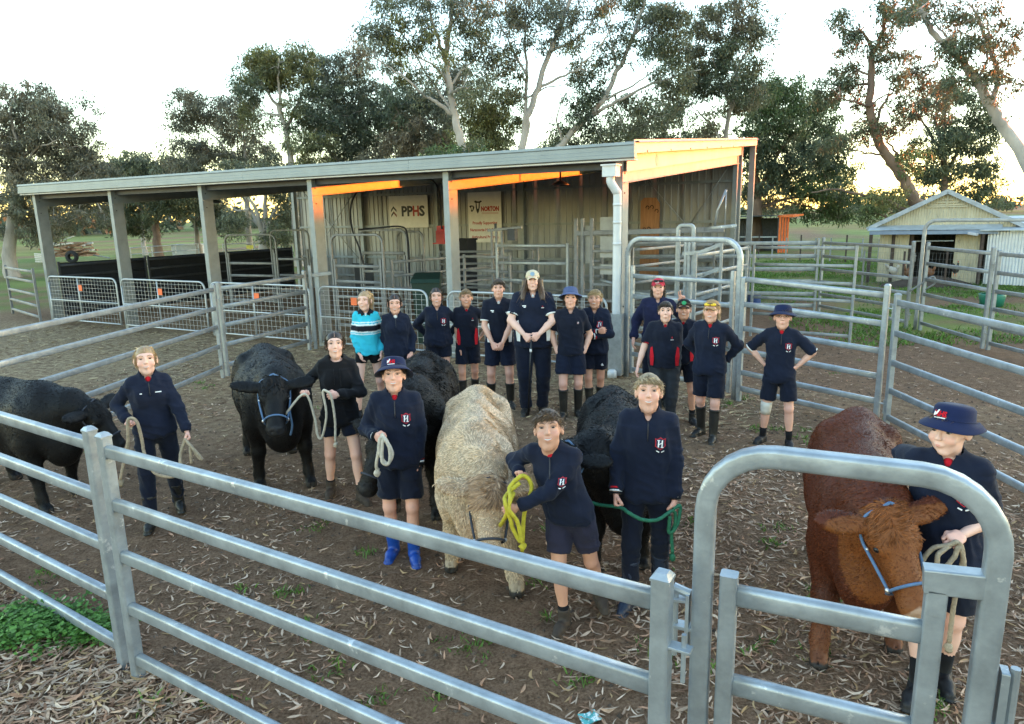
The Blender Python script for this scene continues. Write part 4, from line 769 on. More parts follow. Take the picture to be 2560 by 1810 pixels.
tree('pale gum with long limbs fanning out to the right of the fork', 35, [(1228, 560), (1235, 380), (1262, 320), (1310, 270), (1352, 225), (1385, 160), (1420, 80), (1445, 0)],
     [([(1310, 270), (1370, 235), (1430, 205), (1500, 180), (1560, 165)], .10), ([(1352, 225), (1420, 190), (1480, 150)], .07), ([(1385, 160), (1370, 90), (1350, 30)], .06), ([(1420, 80), (1470, 40), (1500, 0)], .06), ([(1262, 320), (1250, 260), (1275, 200)], .06)],
     [(1320, 200, 45, 40, 1.1, DEEP), (1290, 250, 45, 35, 1.0, DEEP), (1370, 110, 45, 40, .9), (1430, 40, 50, 50, 1), (1490, 60, 50, 50, 1), (1400, 230, 50, 35, .9), (1470, 130, 50, 40, 1.1, DEEP), (1530, 110, 40, 40, .9), (1400, 300, 60, 30, 1), (1330, 310, 50, 30, 1.1, DEEP), (1460, 260, 50, 35, .9), (1510, 30, 40, 40), (1270, 310, 40, 35, 1.), (1500, 190, 50, 30, .8)], OLIVE, GREYG, BARKP, .24, 1.25, .19, 24, clump=.45)
tree('dark gum filling the gap behind the fanning limbs', 44, [(1420, 560), (1425, 400), (1440, 330)], [([(1440, 330), (1470, 270), (1500, 230)], .08)], [(1440, 290, 60, 35, 1.1), (1500, 250, 50, 40), (1510, 310, 60, 30, 1.1), (1420, 345, 90, 25, 1.2), (1250, 340, 60, 30), (1340, 345, 60, 25)], DEEP, OLIVE, BARKG, .25, 1., .24, 25, clump=.5)
tree('tall twin-crowned gum above the right corner of the shed', 37, [(1600, 560), (1606, 400), (1622, 320), (1640, 240), (1655, 150)], [([(1640, 240), (1610, 180), (1590, 120)], .08), ([(1655, 150), (1690, 90), (1700, 40)], .06), ([(1622, 320), (1580, 260), (1550, 230)], .07), ([(1655, 160), (1630, 90), (1620, 30)], .06)],
     [(1620, 40, 50, 40, .9), (1660, 90, 60, 40, 1.), (1690, 60, 45, 45, .8, GREYG), (1620, 130, 55, 35, 1.2, DEEP), (1570, 80, 45, 60, .8), (1680, 150, 50, 35, .8), (1590, 180, 50, 40, 1.2, DEEP), (1640, 190, 55, 35, 1.2, DEEP), (1560, 150, 40, 40, .9), (1530, 190, 40, 40, .9), (1610, 260, 60, 30, .5), (1590, 305, 35, 25, .9), (1640, 10, 60, 25, .8), (1680, 215, 50, 30, .9)], OLIVE, BROWNG, BARKG, .24, 1.2, .2, 26, clump=.46)
# spreading dark tree by the small shelter
tree('broad dark spreading gum over the small orange-sided shelter', 46, [(1690, 560), (1693, 480), (1700, 430)], [([(1700, 440), (1760, 400), (1830, 370)], .20), ([(1695, 470), (1770, 445), (1850, 440), (1900, 450)], .12), ([(1700, 430), (1690, 350), (1700, 290)], .2), ([(1695, 440), (1740, 340), (1790, 280)], .16), ([(1760, 450), (1830, 470), (1880, 490)], .06)],
     [(1690, 210, 60, 35, 1.), (1750, 220, 65, 40, 1.2), (1820, 260, 60, 45, 1.2), (1740, 290, 80, 40, 1.3), (1840, 320, 60, 40, 1.2, DEEP), (1700, 340, 50, 50, 1.1, DEEP), (1780, 360, 80, 35, 1.3, DEEP), (1860, 380, 60, 35, 1.1), (1730, 410, 70, 35, 1.2, DEEP), (1820, 420, 70, 30, 1.1), (1880, 440, 50, 30, 1.), (1720, 455, 50, 20, .5, BROWNG), (1830, 475, 60, 18, .6), (1890, 480, 45, 20, .8)], OLIVE, GREEN, BARKB, .75, 1.05, .27, 27, clump=.6)
# right tall gum with bare forked arm
tree('tall open gum with a thick leaning trunk near the right edge', 30, [(2085, 560), (2072, 490), (2040, 430), (2012, 380), (1972, 325), (1952, 240), (1954, 150), (1958, 108)],
     [([(1958, 108), (1930, 92), (1898, 78)], .09), ([(1956, 118), (1972, 70), (1966, 10), (1975, -40)], .10), ([(1952, 240), (1920, 235), (1870, 228), (1830, 210)], .07), ([(1960, 290), (2000, 220), (2050, 190)], .08), ([(2012, 380), (2020, 340), (2010, 310), (2060, 280)], .07), ([(1985, 345), (1930, 345), (1880, 330)], .06), ([(1954, 170), (1925, 150), (1920, 120)], .05), ([(2072, 490), (1990, 450), (1900, 425), (1840, 430)], .09)],
     [(1900, 75, 24, 28, 1.3, DEEP), (1880, 45, 20, 22, .8), (1985, 40, 45, 45, 1.), (2040, 30, 50, 40, 1.), (1900, 140, 35, 40, 1.1), (1905, 195, 35, 35, 1.1), (1860, 205, 40, 30, .9), (2010, 130, 40, 40, .9), (2060, 170, 45, 40, 1.1, DEEP), (2010, 210, 40, 40, 1.), (2070, 250, 45, 40, 1.1, DEEP), (1930, 300, 40, 30, .9), (1880, 320, 35, 25, .8), (1985, 90, 30, 35, .8), (2000, 290, 45, 35, 1.), (2040, 360, 40, 30, .9, GREEN), (1990, 440, 35, 25, 1.2, YELG), (1940, 250, 30, 25, .8), (1840, 210, 25, 20, .8)], DEEP, OLIVE, BARKB, .34, 1., .17, 28, clump=.38)
tree('dark gum with thin forked stems behind the yellow hut', 38, [(2122, 560), (2118, 420), (2112, 330), (2095, 270)], [([(2118, 400), (2150, 330), (2190, 270)], .12), ([(2112, 340), (2080, 280), (2060, 240)], .10), ([(2115, 420), (2150, 380), (2215, 360)], .08), ([(2112, 330), (2125, 260), (2130, 200)], .10)], [(2100, 230, 50, 40), (2150, 200, 50, 45), (2190, 250, 45, 40), (2110, 300, 55, 35, 1.3), (2170, 320, 55, 35, 1.2), (2210, 300, 40, 50), (2080, 350, 50, 35, 1.2), (2150, 390, 60, 35, 1.3), (2210, 400, 50, 40, 1.2), (2060, 400, 40, 30), (2190, 450, 60, 30, 1.2)], DEEP, OLIVE, BARKB, .25, .95, .22, 29, clump=.46)
tree('gum with a pale leaning limb leaving at the upper right corner', 24, [(2380, 560), (2330, 420), (2262, 300), (2222, 240), (2190, 185), (2150, 130), (2105, 90), (2060, 20)],
     [([(2222, 240), (2250, 160), (2240, 60), (2215, -20)], .10), ([(2190, 185), (2210, 120), (2190, 40)], .06), ([(2150, 130), (2120, 60), (2090, 10)], .05)], [(2100, 30, 45, 35, 1.), (2150, 70, 50, 40, 1.1), (2190, 30, 45, 40, 1.1), (2130, 130, 40, 35, .9), (2180, 120, 40, 35, 1.1), (2230, 80, 40, 60, 1.), (2060, 20, 40, 30, .9), (2210, 190, 35, 40, .9), (2250, 160, 40, 60), (2130, 190, 35, 25, .7)], DEEP, OLIVE, BARKP, .26, .9, .15, 30, clump=.34)
tree('small bright shrub at the foot of the leaning trunk', 33, [(1985, 520), (1985, 470)], [], [(1970, 455, 28, 22, 1.6), (2000, 465, 30, 20, 1.5), (1950, 480, 22, 20, 1.2)], YELG, GREEN, BARKB, .08, 1.4, .16, 31, clump=.3)
# distant wood along the horizon
R = np.random.default_rng(5); n = 420; X_ = R.uniform(-420, 420, n); Y_ = 235+R.uniform(-25, 25, n)+60*np.sin(X_*.013); hgt = R.uniform(3.5, 9, n)*(.55+.6*noise(np.c_[X_, X_*0, X_*0], .02, 4)); cc = np.c_[X_, Y_, hgt*.55]
V, F, c3 = leaves(cc, hgt*.6, 60, 1.9, np.tile(np.array(DEEP)*.9, (n, 1)), R, .3, .4, .5)
tag(mk('distant_wood', V, F, LEAF, None, c3, smooth=False), 'distant line of bush along the horizon beyond the paddocks', 'woodland', kind='stuff')
# ------------------------------------------------------------------ smooth bodies from distance fields
class SDF:
    def __init__(s, lo, hi, h):
        s.lo = np.asarray(lo, float); s.h = h; n = np.ceil((np.asarray(hi, float)-s.lo)/h).astype(int)+2
        s.ax = [s.lo[i]+np.arange(n[i])*h for i in range(3)]; s.f = np.full(n, 9., np.float32)
    def sub(s, lo, hi, pad):
        sl = []
        for i in range(3):
            a = int(np.floor((lo[i]-pad-s.lo[i])/s.h)); b = int(np.ceil((hi[i]+pad-s.lo[i])/s.h))+1
            a = max(0, a); b = min(len(s.ax[i]), b)
            if b <= a: return None
            sl.append(slice(a, b))
        return tuple(sl)
    def pts(s, sl): return s.ax[0][sl[0]][:, None, None], s.ax[1][sl[1]][None, :, None], s.ax[2][sl[2]][None, None, :]
    def put(s, fn, lo, hi, k=.02, op='u', cut=()):
        sl = s.sub(lo, hi, k+2*s.h)
        if sl is None: return s
        X, Y, Z = s.pts(sl); d = fn(X, Y, Z)
        for p, n in cut:      # keep the side where (x-p).n < 0
            n = np.asarray(n, float); n = n/np.linalg.norm(n); d = np.maximum(d, (X-p[0])*n[0]+(Y-p[1])*n[1]+(Z-p[2])*n[2])
        a = s.f[sl]
        if op == 'u':
            hh = np.maximum(k-np.abs(a-d), 0)/max(k, 1e-6); s.f[sl] = np.minimum(a, d)-hh*hh*k*.25
        else:
            d = -d; hh = np.maximum(k-np.abs(a-d), 0)/max(k, 1e-6); s.f[sl] = np.maximum(a, d)+hh*hh*k*.25
        return s
    def cone(s, a, b, ra, rb, k=.02, sc=(1, 1, 1), op='u', cut=()):
        a = np.asarray(a, float); b = np.asarray(b, float); ab = b-a; L2 = float(ab@ab)+1e-9; sc = np.asarray(sc, float); mn = sc.min(); R_ = max(ra, rb)*sc
        def fn(X, Y, Z):
            t = np.clip(((X-a[0])*ab[0]+(Y-a[1])*ab[1]+(Z-a[2])*ab[2])/L2, 0, 1)
            return (np.sqrt(((X-a[0]-t*ab[0])/sc[0])**2+((Y-a[1]-t*ab[1])/sc[1])**2+((Z-a[2]-t*ab[2])/sc[2])**2)-(ra+(rb-ra)*t))*mn
        return s.put(fn, np.minimum(a, b)-R_, np.maximum(a, b)+R_, k, op, cut)
    def ell(s, c, r, k=.02, rot=None, op='u', cut=()):
        c = np.asarray(c, float); r = np.asarray(r, float)*np.ones(3); R_ = r.max() if rot is not None else r
        def fn(X, Y, Z):
            x, y, z = X-c[0], Y-c[1], Z-c[2]
            if rot is not None:
                m = np.asarray(rot); x, y, z = x*m[0][0]+y*m[1][0]+z*m[2][0], x*m[0][1]+y*m[1][1]+z*m[2][1], x*m[0][2]+y*m[1][2]+z*m[2][2]
            k0 = np.sqrt((x/r[0])**2+(y/r[1])**2+(z/r[2])**2); k1 = np.sqrt((x/r[0]**2)**2+(y/r[1]**2)**2+(z/r[2]**2)**2)+1e-9
            return k0*(k0-1)/k1
        return s.put(fn, c-R_, c+R_, k, op, cut)
    def chain(s, P, r, k=.02, **kw):
        for i in range(len(P)-1): s.cone(P[i], P[i+1], r[i], r[i+1], k, **kw)
        return s
    def plane(s, p, n):
        n = np.asarray(n, float); n = n/np.linalg.norm(n); X, Y, Z = s.pts((slice(None),)*3)
        s.f = np.maximum(s.f, ((X-p[0])*n[0]+(Y-p[1])*n[1]+(Z-p[2])*n[2]).astype(np.float32)); return s
    def mesh(s):
        f = s.f; f[0], f[-1], f[:, 0], f[:, -1], f[:, :, 0], f[:, :, -1] = 1, 1, 1, 1, 1, 1
        g = f < 0; c = np.zeros(np.array(f.shape)-1, np.uint8)
        for i in (0, 1):
            for j in (0, 1):
                for k in (0, 1): c += g[i:f.shape[0]-1+i, j:f.shape[1]-1+j, k:f.shape[2]-1+k]
        idx = np.argwhere((c > 0) & (c < 8)); I, J, K_ = idx.T; acc = np.zeros((len(idx), 3)); cnt = np.zeros(len(idx))
        for ax_ in range(3):
            o1, o2 = [q for q in range(3) if q != ax_]
            for u in (0, 1):
                for v in (0, 1):
                    d0 = [0, 0, 0]; d0[o1] = u; d0[o2] = v; d1 = list(d0); d1[ax_] = 1
                    fa = f[I+d0[0], J+d0[1], K_+d0[2]]; fb = f[I+d1[0], J+d1[1], K_+d1[2]]; m = (fa < 0) != (fb < 0)
                    t = np.where(m, fa/np.where(m, fa-fb, 1), 0); p = np.zeros((len(idx), 3)); p[:, o1] = u; p[:, o2] = v; p[:, ax_] = t
                    acc[m] += p[m]; cnt[m] += 1
        V = s.lo+(idx+acc/cnt[:, None])*s.h; vid = np.full(c.shape, -1, np.int64); vid[I, J, K_] = np.arange(len(idx)); FF = []
        for ax_ in range(3):
            o1, o2 = [q for q in range(3) if q != ax_]; sh = [slice(1, -1)]*3; sh[ax_] = slice(0, -1); s1 = list(sh); s1[ax_] = slice(1, None)
            A = g[tuple(sh)]; B = g[tuple(s1)]; e = np.argwhere(A != B); fl = A[tuple(e.T)]
            e = e+np.array([1 if q != ax_ else 0 for q in range(3)])
            def cell(u, v): q = e.copy(); q[:, o1] -= u; q[:, o2] -= v; return vid[tuple(q.T)]
            Q = np.stack([cell(1, 1), cell(0, 1), cell(0, 0), cell(1, 0)], 1); Q[fl == (ax_ == 1)] = Q[fl == (ax_ == 1)][:, ::-1]; FF.append(Q)
        return V, np.concatenate(FF)
def vnorm(V, F):
    n = np.cross(V[F[:, 2]]-V[F[:, 0]], V[F[:, 3]]-V[F[:, 1]]); N_ = np.zeros_like(V)
    for i in range(4): np.add.at(N_, F[:, i], n)
    return N_/(np.linalg.norm(N_, axis=1)[:, None]+1e-12)
def wrinkle(V, F, amp, scale, seed=0, sq=(1, 1, 1)):
    N_ = vnorm(V, F); return V+N_*((fbm(V*np.array(sq), scale, 2, seed)-.5)*2*amp)[:, None]
def sphere(c, r, seg=10, rings=7, rot=None):
    V, F = lathe([(math.sin(math.pi*i/(rings-1)), -math.cos(math.pi*i/(rings-1))) for i in range(rings)], seg); V = V*np.asarray(r)
    if rot is not None: V = V@np.asarray(rot).T
    return V+np.asarray(c), F
def rotm(axis, deg):
    return np.array(Matrix.Rotation(math.radians(deg), 3, axis))
# ------------------------------------------------------------------ people
SKINM = M('skin', (1, 1, 1), .5, 0, .05, 25, attr=True, spec=.35); HAIRM = M('hair', (1, 1, 1), .4, 0, .3, 60, attr=True, spec=.5)
def cloth(name, col, sheen=.06, var=.10): return M(name, col, .9, 0, var, 14, .12, 220, spec=.15, sheen=sheen)
NAVY = cloth('navy_fleece', (.0095, .013, .028)); NAVY2 = cloth('navy_poly', (.0075, .010, .021), .1); BLACKC = cloth('black_cotton', (.0075, .0075, .0095)); DENIM = cloth('denim', (.075, .10, .20)); CYAN = M('rugby_stripe', (1, 1, 1), .85, 0, .06, 20, .1, 200, attr=True, spec=.2)
CHAR = cloth('charcoal_trousers', (.03, .033, .04)); PURP = cloth('faded_navy', (.026, .025, .045)); NAVYHAT = cloth('navy_drill', (.010, .016, .055), .1)
REDC = cloth('red_cloth', (.48, .012, .022)); WHITEC = cloth('white_cloth', (.75, .74, .72)); BOOTK = M('black_rubber_boot', (.016, .016, .015), .45, 0, .35, 8, .1, 40, wear=((.075, .06, .045), .62, 7)); BOOTBLUE = M('blue_rubber_boot', (.012, .06, .30), .35, 0, .2, 8, wear=((.06, .07, .10), .64, 8)); BOOTBR = M('brown_leather_boot', (.05, .036, .027), .75, 0, .3, 12, .15, 50, wear=((.11, .085, .06), .62, 8)); SHOEK = M('black_shoe', (.012, .012, .014), .6, 0, .3, 20); BOOTNV = M('dark_blue_boot', (.02, .03, .055), .45, 0, .3, 8, wear=((.07, .06, .05), .63, 7))
SOCK = cloth('black_sock', (.010, .010, .012)); STICK = M('black_stick', (.012, .012, .014), .4); BAND = cloth('knee_bandage', (.62, .58, .50)); STRAWC = cloth('cream_cap', (.55, .47, .33), .1); REDCAP = M('red_white_cap', (.50, .03, .06), .8, 0, .1, 10, wear=((.7, .55, .55), .58, 16)); BRCAP = cloth('tan_cap', (.30, .19, .09), .1); YLENS = M('yellow_lens', (.75, .50, .03), .15, 0, .1); KLENS = M('dark_lens', (.01, .01, .012), .15)
# ---- head template (origin at head centre, facing -y, about 0.23 m tall); class per vertex
HEADS = {}
def head_tpl(fem, smile, h=.0055):
    key = (fem, smile)
    if key in HEADS: return HEADS[key]
    s = SDF((-.115, -.15, -.215), (.115, .13, .14), h); j = .9 if fem else 1.
    s.ell((0, .014, .032), (.077, .096, .086), .01); s.ell((0, -.028, -.03), (.056*j, .068, .085), .03); s.cone((-.028*j, -.03, -.072), (.028*j, -.03, -.072), .027, .027, .03); s.ell((0, -.068, -.098), (.022*j, .022, .019), .025)
    s.cone((0, -.097, .018), (0, -.113, -.018), .007, .0115, .012); s.ell((0, -.108, -.022), (.0165, .011, .009), .008); s.cone((-.045, -.078, .036), (.045, -.078, .036), .014, .014, .02)
    for x in (-1, 1):
        s.ell((x*.033, -.108, .014), (.019, .016, .012), .014, op='s'); s.ell((x*.040, -.070, -.028), (.022, .02, .02), .03); s.ell((x*.079, .012, .0), (.009, .019, .031), .008, rot=rotm('Z', x*-18))
    s.ell((0, -.096, -.058), (.020, .008, .012), .014)
    s.cone((0, .018, -.06), (0, .034, -.205), .042 if fem else .047, .047 if fem else .054, .03)
    V, F = s.mesh(); cl = np.zeros(len(V), int); v = V
    cl[(v[:, 1] < -.06) & (np.abs(np.abs(v[:, 0])-.042) < .018) & (np.abs(v[:, 2]+.026) < .018)] = 1            # cheeks
    parts = [(V, F.tolist(), cl)]
    def add(V, F, c): parts.append((V, F, np.full(len(V), c) if np.isscalar(c) else c))
    for x in (-1, 1):
        E, f = sphere((x*.033, -.0835, .014), (.0125, .0122, .0072 if not smile else .0056), 12, 9); c = np.full(len(E), 2); c[(np.hypot(E[:, 0]-x*.033, E[:, 2]-.014) < .0072) & (E[:, 1] < -.088)] = 3; add(E, f, c)
        q = smoothpath([(x*.014, -.0985, .034), (x*.032, -.0985, .041), (x*.052, -.084, .034)], 4); add(*tube(q, np.array([.0020, .0028, .0032, .0034, .0034, .0030, .0026, .002, .0014]), 6), 4)
        q = smoothpath([(x*.019, -.0935, .0185), (x*.033, -.0985, .0235), (x*.049, -.087, .018)], 3); add(*tube(q, .0014, 5), 4)
    w = .027 if smile else .019; up = .009 if smile else .001
    if smile:
        V2, F2 = sphere((0, -.1025, -.0565), (w*.80, .005, .0050), 12, 7); V2[:, 2] += (V2[:, 0]/w)**2*up; V2[:, 1] += (V2[:, 0]/w)**2*.008; add(V2, F2, 5)
    for dz, th, c in (((-.0505 if smile else -.0555), .0026, 6), ((-.0625 if smile else -.0612), .0034, 6)):
        xs = np.linspace(-w, w, 9); q = np.c_[xs, -.1045+(xs/w)**2*.014, dz+(xs/w)**2*up*(1 if c else 0)]
        if smile and dz < -.06: q[:, 2] += (xs/w)**2*.006
        add(*tube(q, th*(1-.75*(np.abs(xs)/w)**2), 6), c)
    Vs = np.concatenate([p[0] for p in parts]); cs = np.concatenate([p[2] for p in parts]); Fs = []; o = 0
    for p in parts: Fs += [[i+o for i in f] for f in p[1]]; o += len(p[0])
    HEADS[key] = (Vs, Fs, cs); return HEADS[key]
# ---- hand template: wrist at origin, fingers towards -z, palm facing +x, thumb towards -y
HANDS = {}
def hand_tpl(pose):
    if pose in HANDS: return HANDS[pose]
    s = SDF((-.07, -.09, -.21), (.10, .08, .045), .0048); cu = {'relax': (18, 22, 16), 'grip': (62, 85, 55), 'flat': (6, 8, 5), 'peace': (0, 0, 0)}[pose]
    s.cone((0, 0, .04), (0, 0, -.015), .024, .022, .012, sc=(.8, 1, 1)); s.cone((0, -.017, -.022), (0, -.022, -.078), .020, .017, .012, sc=(.72, 1.05, 1)); s.cone((0, .016, -.022), (0, .024, -.072), .019, .016, .014, sc=(.72, 1.05, 1)); s.cone((0, 0, -.03), (0, 0, -.075), .02, .018, .01, sc=(.7, 1, 1))
    for i, (y, L, z0) in enumerate(((-.031, .073, -.080), (-.010, .080, -.085), (.011, .075, -.082), (.030, .060, -.074))):
        p = np.array([0, y, z0]); a = 0.; r = .0086-.0006*(i == 3); spread = (y*.9); c3 = cu
        if pose == 'peace': c3 = ((0, 0, 0), (0, 0, 0), (80, 90, 60), (80, 90, 60))[i]; spread *= 2.2 if i < 2 else 1
        s.cone((0, y*.8, z0+.03), p, r, r, .008)
        for c, l in zip(c3, (.43, .32, .25)):
            a += math.radians(c+(i*3 if pose == 'relax' else 0)); d = np.array([math.sin(a), spread*math.cos(a), -math.cos(a)]); d /= np.linalg.norm(d); q = p+d*L*l; s.cone(p, q, r, r-.0007, .004); p = q; r -= .0007
    th = {'relax': ((.004, -.022, -.02), (.014, -.048, -.052), (.016, -.056, -.085), (.014, -.055, -.108)), 'grip': ((.004, -.022, -.02), (.022, -.044, -.050), (.040, -.034, -.072), (.048, -.018, -.082)), 'flat': ((.004, -.022, -.02), (.008, -.05, -.05), (.008, -.064, -.08), (.008, -.07, -.104)), 'peace': ((.004, -.022, -.02), (.022, -.044, -.050), (.036, -.03, -.072), (.040, -.010, -.082))}[pose]
    s.chain(th, (.015, .0125, .0105, .009), .008); HANDS[pose] = s.mesh(); return HANDS[pose]
def ik(a, c, l1, l2, hint):
    """joint position between a and c for bone lengths l1, l2 bending towards hint; also returns the reached end"""
    a = np.asarray(a, float); c = np.asarray(c, float); d = c-a; L = np.linalg.norm(d); mx = (l1+l2)*.995
    if L > mx: c = a+d/L*mx; d = c-a; L = mx
    u = d/L; x = (l1*l1-l2*l2+L*L)/(2*L); h = math.sqrt(max(0, l1*l1-x*x)); n = np.asarray(hint, float); n = n-u*(n@u); n /= np.linalg.norm(n)+1e-9
    return a+u*x+n*h, c
def strands(roots, dirs, length, wid, col, R, droop=0., seg=2, var=.25, lift=None):
    """tapered hair ribbons; returns V, F, colour"""
    n = len(roots); d = dirs/(np.linalg.norm(dirs, axis=1)[:, None]+1e-9); L = length*(.7+.6*R.random(n)); s = np.cross(d, R.normal(size=(n, 3))); s /= np.linalg.norm(s, axis=1)[:, None]+1e-9
    rows = []; p = roots.copy(); dd = d.copy()
    for i in range(seg+1):
        w_ = wid*(1-i/seg*.85); rows += [p-s*w_*.5, p+s*w_*.5]; dd = dd+np.array([0, 0, -droop])/seg+R.normal(size=(n, 3))*.10; dd /= np.linalg.norm(dd, axis=1)[:, None]; p = p+dd*(L/seg)[:, None]
    V = np.stack(rows, 1); m = 2*(seg+1); b = np.arange(n)[:, None]*m; F = np.concatenate([np.stack([b[:, 0]+2*i, b[:, 0]+2*i+1, b[:, 0]+2*i+3, b[:, 0]+2*i+2], 1) for i in range(seg)])
    c = np.asarray(col)*(1-var+2*var*R.random((n, 1))); return V.reshape(-1, 3), F, np.repeat(c, m, 0)
class Surf:
    """front surface of a garment: y of the foremost vertex near (x, z)"""
    def __init__(s, V): s.V = V[V[:, 1] < np.median(V[:, 1])]
    def y(s, x, z, r=.025):
        d = np.hypot(s.V[:, 0]-x, s.V[:, 2]-z); m = d < r
        if not m.any(): m = d < d.min()+.01
        return s.V[m, 1].min()
    def lay(s, pts, off=.004): return np.array([(x, s.y(x, z)-off, z) for x, z in pts])
def flatmark(name, pts, surf, mat, parent, off=.004):
    """thin cloth badge following the chest; pts in (x, z); fan from the centre"""
    P = np.array(pts); c = P.mean(0); Q = [tuple(c)]+[tuple(p) for p in P]; F_ = surf.lay(Q, off); n = len(P)
    # keep it smooth: fit a plane-ish offset so that no vertex dips under the cloth
    V = np.concatenate([F_, F_+[0, .003, 0]]); m = n+1
    F = [(0, 1+(i+1) % n, 1+i) for i in range(n)]+[(1+i, 1+(i+1) % n, m+1+(i+1) % n, m+1+i) for i in range(n)]
    return mk(name, V, F, mat, parent, smooth=False)
CRED = M('crest_red', (.42, .018, .03), .7); CWHITE = M('crest_white', (.80, .80, .80), .7); CNAVY = M('crest_navy', (.012, .016, .05), .7)
def shield(x, z, w_, h_):
    return [(x-w_, z+h_*.8), (x-w_*.55, z+h_*.72), (x, z+h_), (x+w_*.55, z+h_*.72), (x+w_, z+h_*.8), (x+w_*.92, z+h_*.1), (x+w_, z-h_*.4), (x+w_*.5, z-h_*.72), (x, z-h_), (x-w_*.5, z-h_*.72), (x-w_, z-h_*.4), (x-w_*.92, z+h_*.1)]
def crest(surf, x, z, parent, k=1., off=.005):
    o = flatmark('crest', shield(x, z, .036*k, .046*k), surf, CRED, parent, off); tag(o, 'red shield crest with white monogram')
    flatmark('crest_field', shield(x, z, .029*k, .038*k), surf, CNAVY, o, off+.0025)
    for pts in ([(-.018, -.024), (-.009, -.024), (-.006, .026), (-.015, .026)], [(.006, -.024), (.015, -.024), (.018, .026), (.009, .026)], [(-.012, -.010), (.012, .006), (.012, .012), (-.012, -.004)], [(-.020, .022), (-.002, .022), (-.002, .027), (-.020, .027)], [(.003, -.027), (.021, -.027), (.021, -.022), (.003, -.022)]): flatmark('monogram', [(x+a*k, z+b*k) for a, b in pts], surf, CWHITE, o, off+.005)
    for a in (-1, 1): flatmark('motto', [(x+a*.006*k, z-.060*k), (x+a*.026*k, z-.050*k), (x+a*.028*k, z-.056*k), (x+a*.008*k, z-.067*k)], surf, CWHITE, o, off)
def person(label, foot, h=1.65, face=0., b=1., fem=False, skin=(.52, .30, .22), hair=('short', (.10, .06, .035)), hat=None, top=('fleece', NAVY), bottom=('shorts', NAVY2), shoes=('gumboot', BOOTK), L=None, R=None, feet=None, smile=False, look=None, lean=(0, 0), res=.0125, seed=0, group='people standing in the yard', zip_=True, hL='relax', hR='relax', pL=None, pR=None, eL=None, eR=None, extra=None, knee=None, foot_xy=None, brow=None, Lp=None, Rp=None):
    """L and R are the picture-left and picture-right wrists (x, y, z) in metres for a 1.7 m figure facing -y"""
    RR = np.random.default_rng(100+seed); S_ = h/1.7
    g = np.array(foot_xy) if foot_xy is not None else gp(*foot)[:2]


    yaw = math.atan2(-g[0], g[1])          # local -y points at the camera
    yaw = yaw+math.radians(face)
    t = thing('person', label, 'person', (g[0], g[1], zat(*g)-.005), yaw, group)
    lx, ly = lean; sp = lambda z: np.array([lx, ly, 0])*max(0, (z-.9))/.5       # leaning spine offset above the hips
    P = lambda x, y, z: np.array([x, y, z])+sp(z)
    hw = .132 if fem else .148; hw *= (.55+.45*b); pw = .088*(.6+.4*b); U, Fo = .30, .255
    sh = {-1: P(-hw, .005, 1.395), 1: P(hw, .005, 1.385)}
    tgt = {-1: L or (-hw-.10, -.03, .86), 1: R or (hw+.10, -.03, .86)}; hint = {-1: eL or (-.45, .7, -.5), 1: eR or (.45, .7, -.5)}; el = {}; wr = {}
    cy0, sy0 = math.cos(yaw), math.sin(yaw)
    for s in (-1, 1):
        el[s], wr[s] = ik(sh[s], tgt[s], U, Fo, hint[s]); px = {-1: Lp, 1: Rp}[s]
        if px is not None:      # hand placed where the picture shows it, px[2] metres nearer the camera than the feet
            T = at(px[0], px[1], g[1]+px[2])-np.array(t.location); T = np.array([T[0]*cy0+T[1]*sy0, -T[0]*sy0+T[1]*cy0, T[2]])/S_; w_ = T.copy()
            for _ in range(3): el[s], w2 = ik(sh[s], w_, U, Fo, hint[s]); d = w2-el[s]; w_ = T-d/np.linalg.norm(d)*.085
            el[s], wr[s] = ik(sh[s], w_, U, Fo, hint[s])
    ft = {-1: (-.10*b, 0., 12), 1: (.10*b, 0., -12)}
    if feet: ft = {-1: feet[0], 1: feet[1]}
    hip = {s: np.array([s*pw, .0, .90]) for s in (-1, 1)}; kn = {}; an = {}
    for s in (-1, 1):
        az = ft[s][3] if len(ft[s]) > 3 else 0.
        an[s] = np.array([ft[s][0], ft[s][1], .085+az]); kn[s], an[s] = ik(hip[s], an[s], .43, .395, (knee or {}).get(s, (s*.15, -1, 0)))
    hc = np.array([0, -.014, 1.578])+sp(1.5)+[0, 0, 0]; lk = -math.degrees(math.atan2(CAMH-h*.93, np.hypot(*g)))-2; look = (0, lk, 0) if look is None else (look[0], look[1]+lk, look[2]); HR = rotm('Z', look[0])@rotm('X', look[1])@rotm('Y', look[2]); hs = 1.04/S_*(.97 if h < 1.6 else 1.)
    bw = b
    # ---- body: one skin, torso, limbs, head and hands
    lo = np.min([an[-1], an[1], el[-1], el[1], wr[-1], wr[1]], 0)-.14; hi = np.max([an[-1], an[1], el[-1], el[1], wr[-1], wr[1], hc], 0)+.14; lo[2] = -.01; lo[1] = min(lo[1], -.2); hi[1] = max(hi[1], .2)
    s = SDF(lo, hi, res)
    s.ell((0, .005, .95), (.135*bw, .095*bw, .13), .03); s.ell(P(0, 0, 1.25), (.135*bw, .09*bw, .20), .05); s.cone(P(-hw*.8, .005, 1.385), P(hw*.8, .005, 1.385), .04, .04, .05); s.cone(P(0, .015, 1.40), hc+[0, .03, -.16], .052, .05, .03)
    lf = .92 if fem else 1.
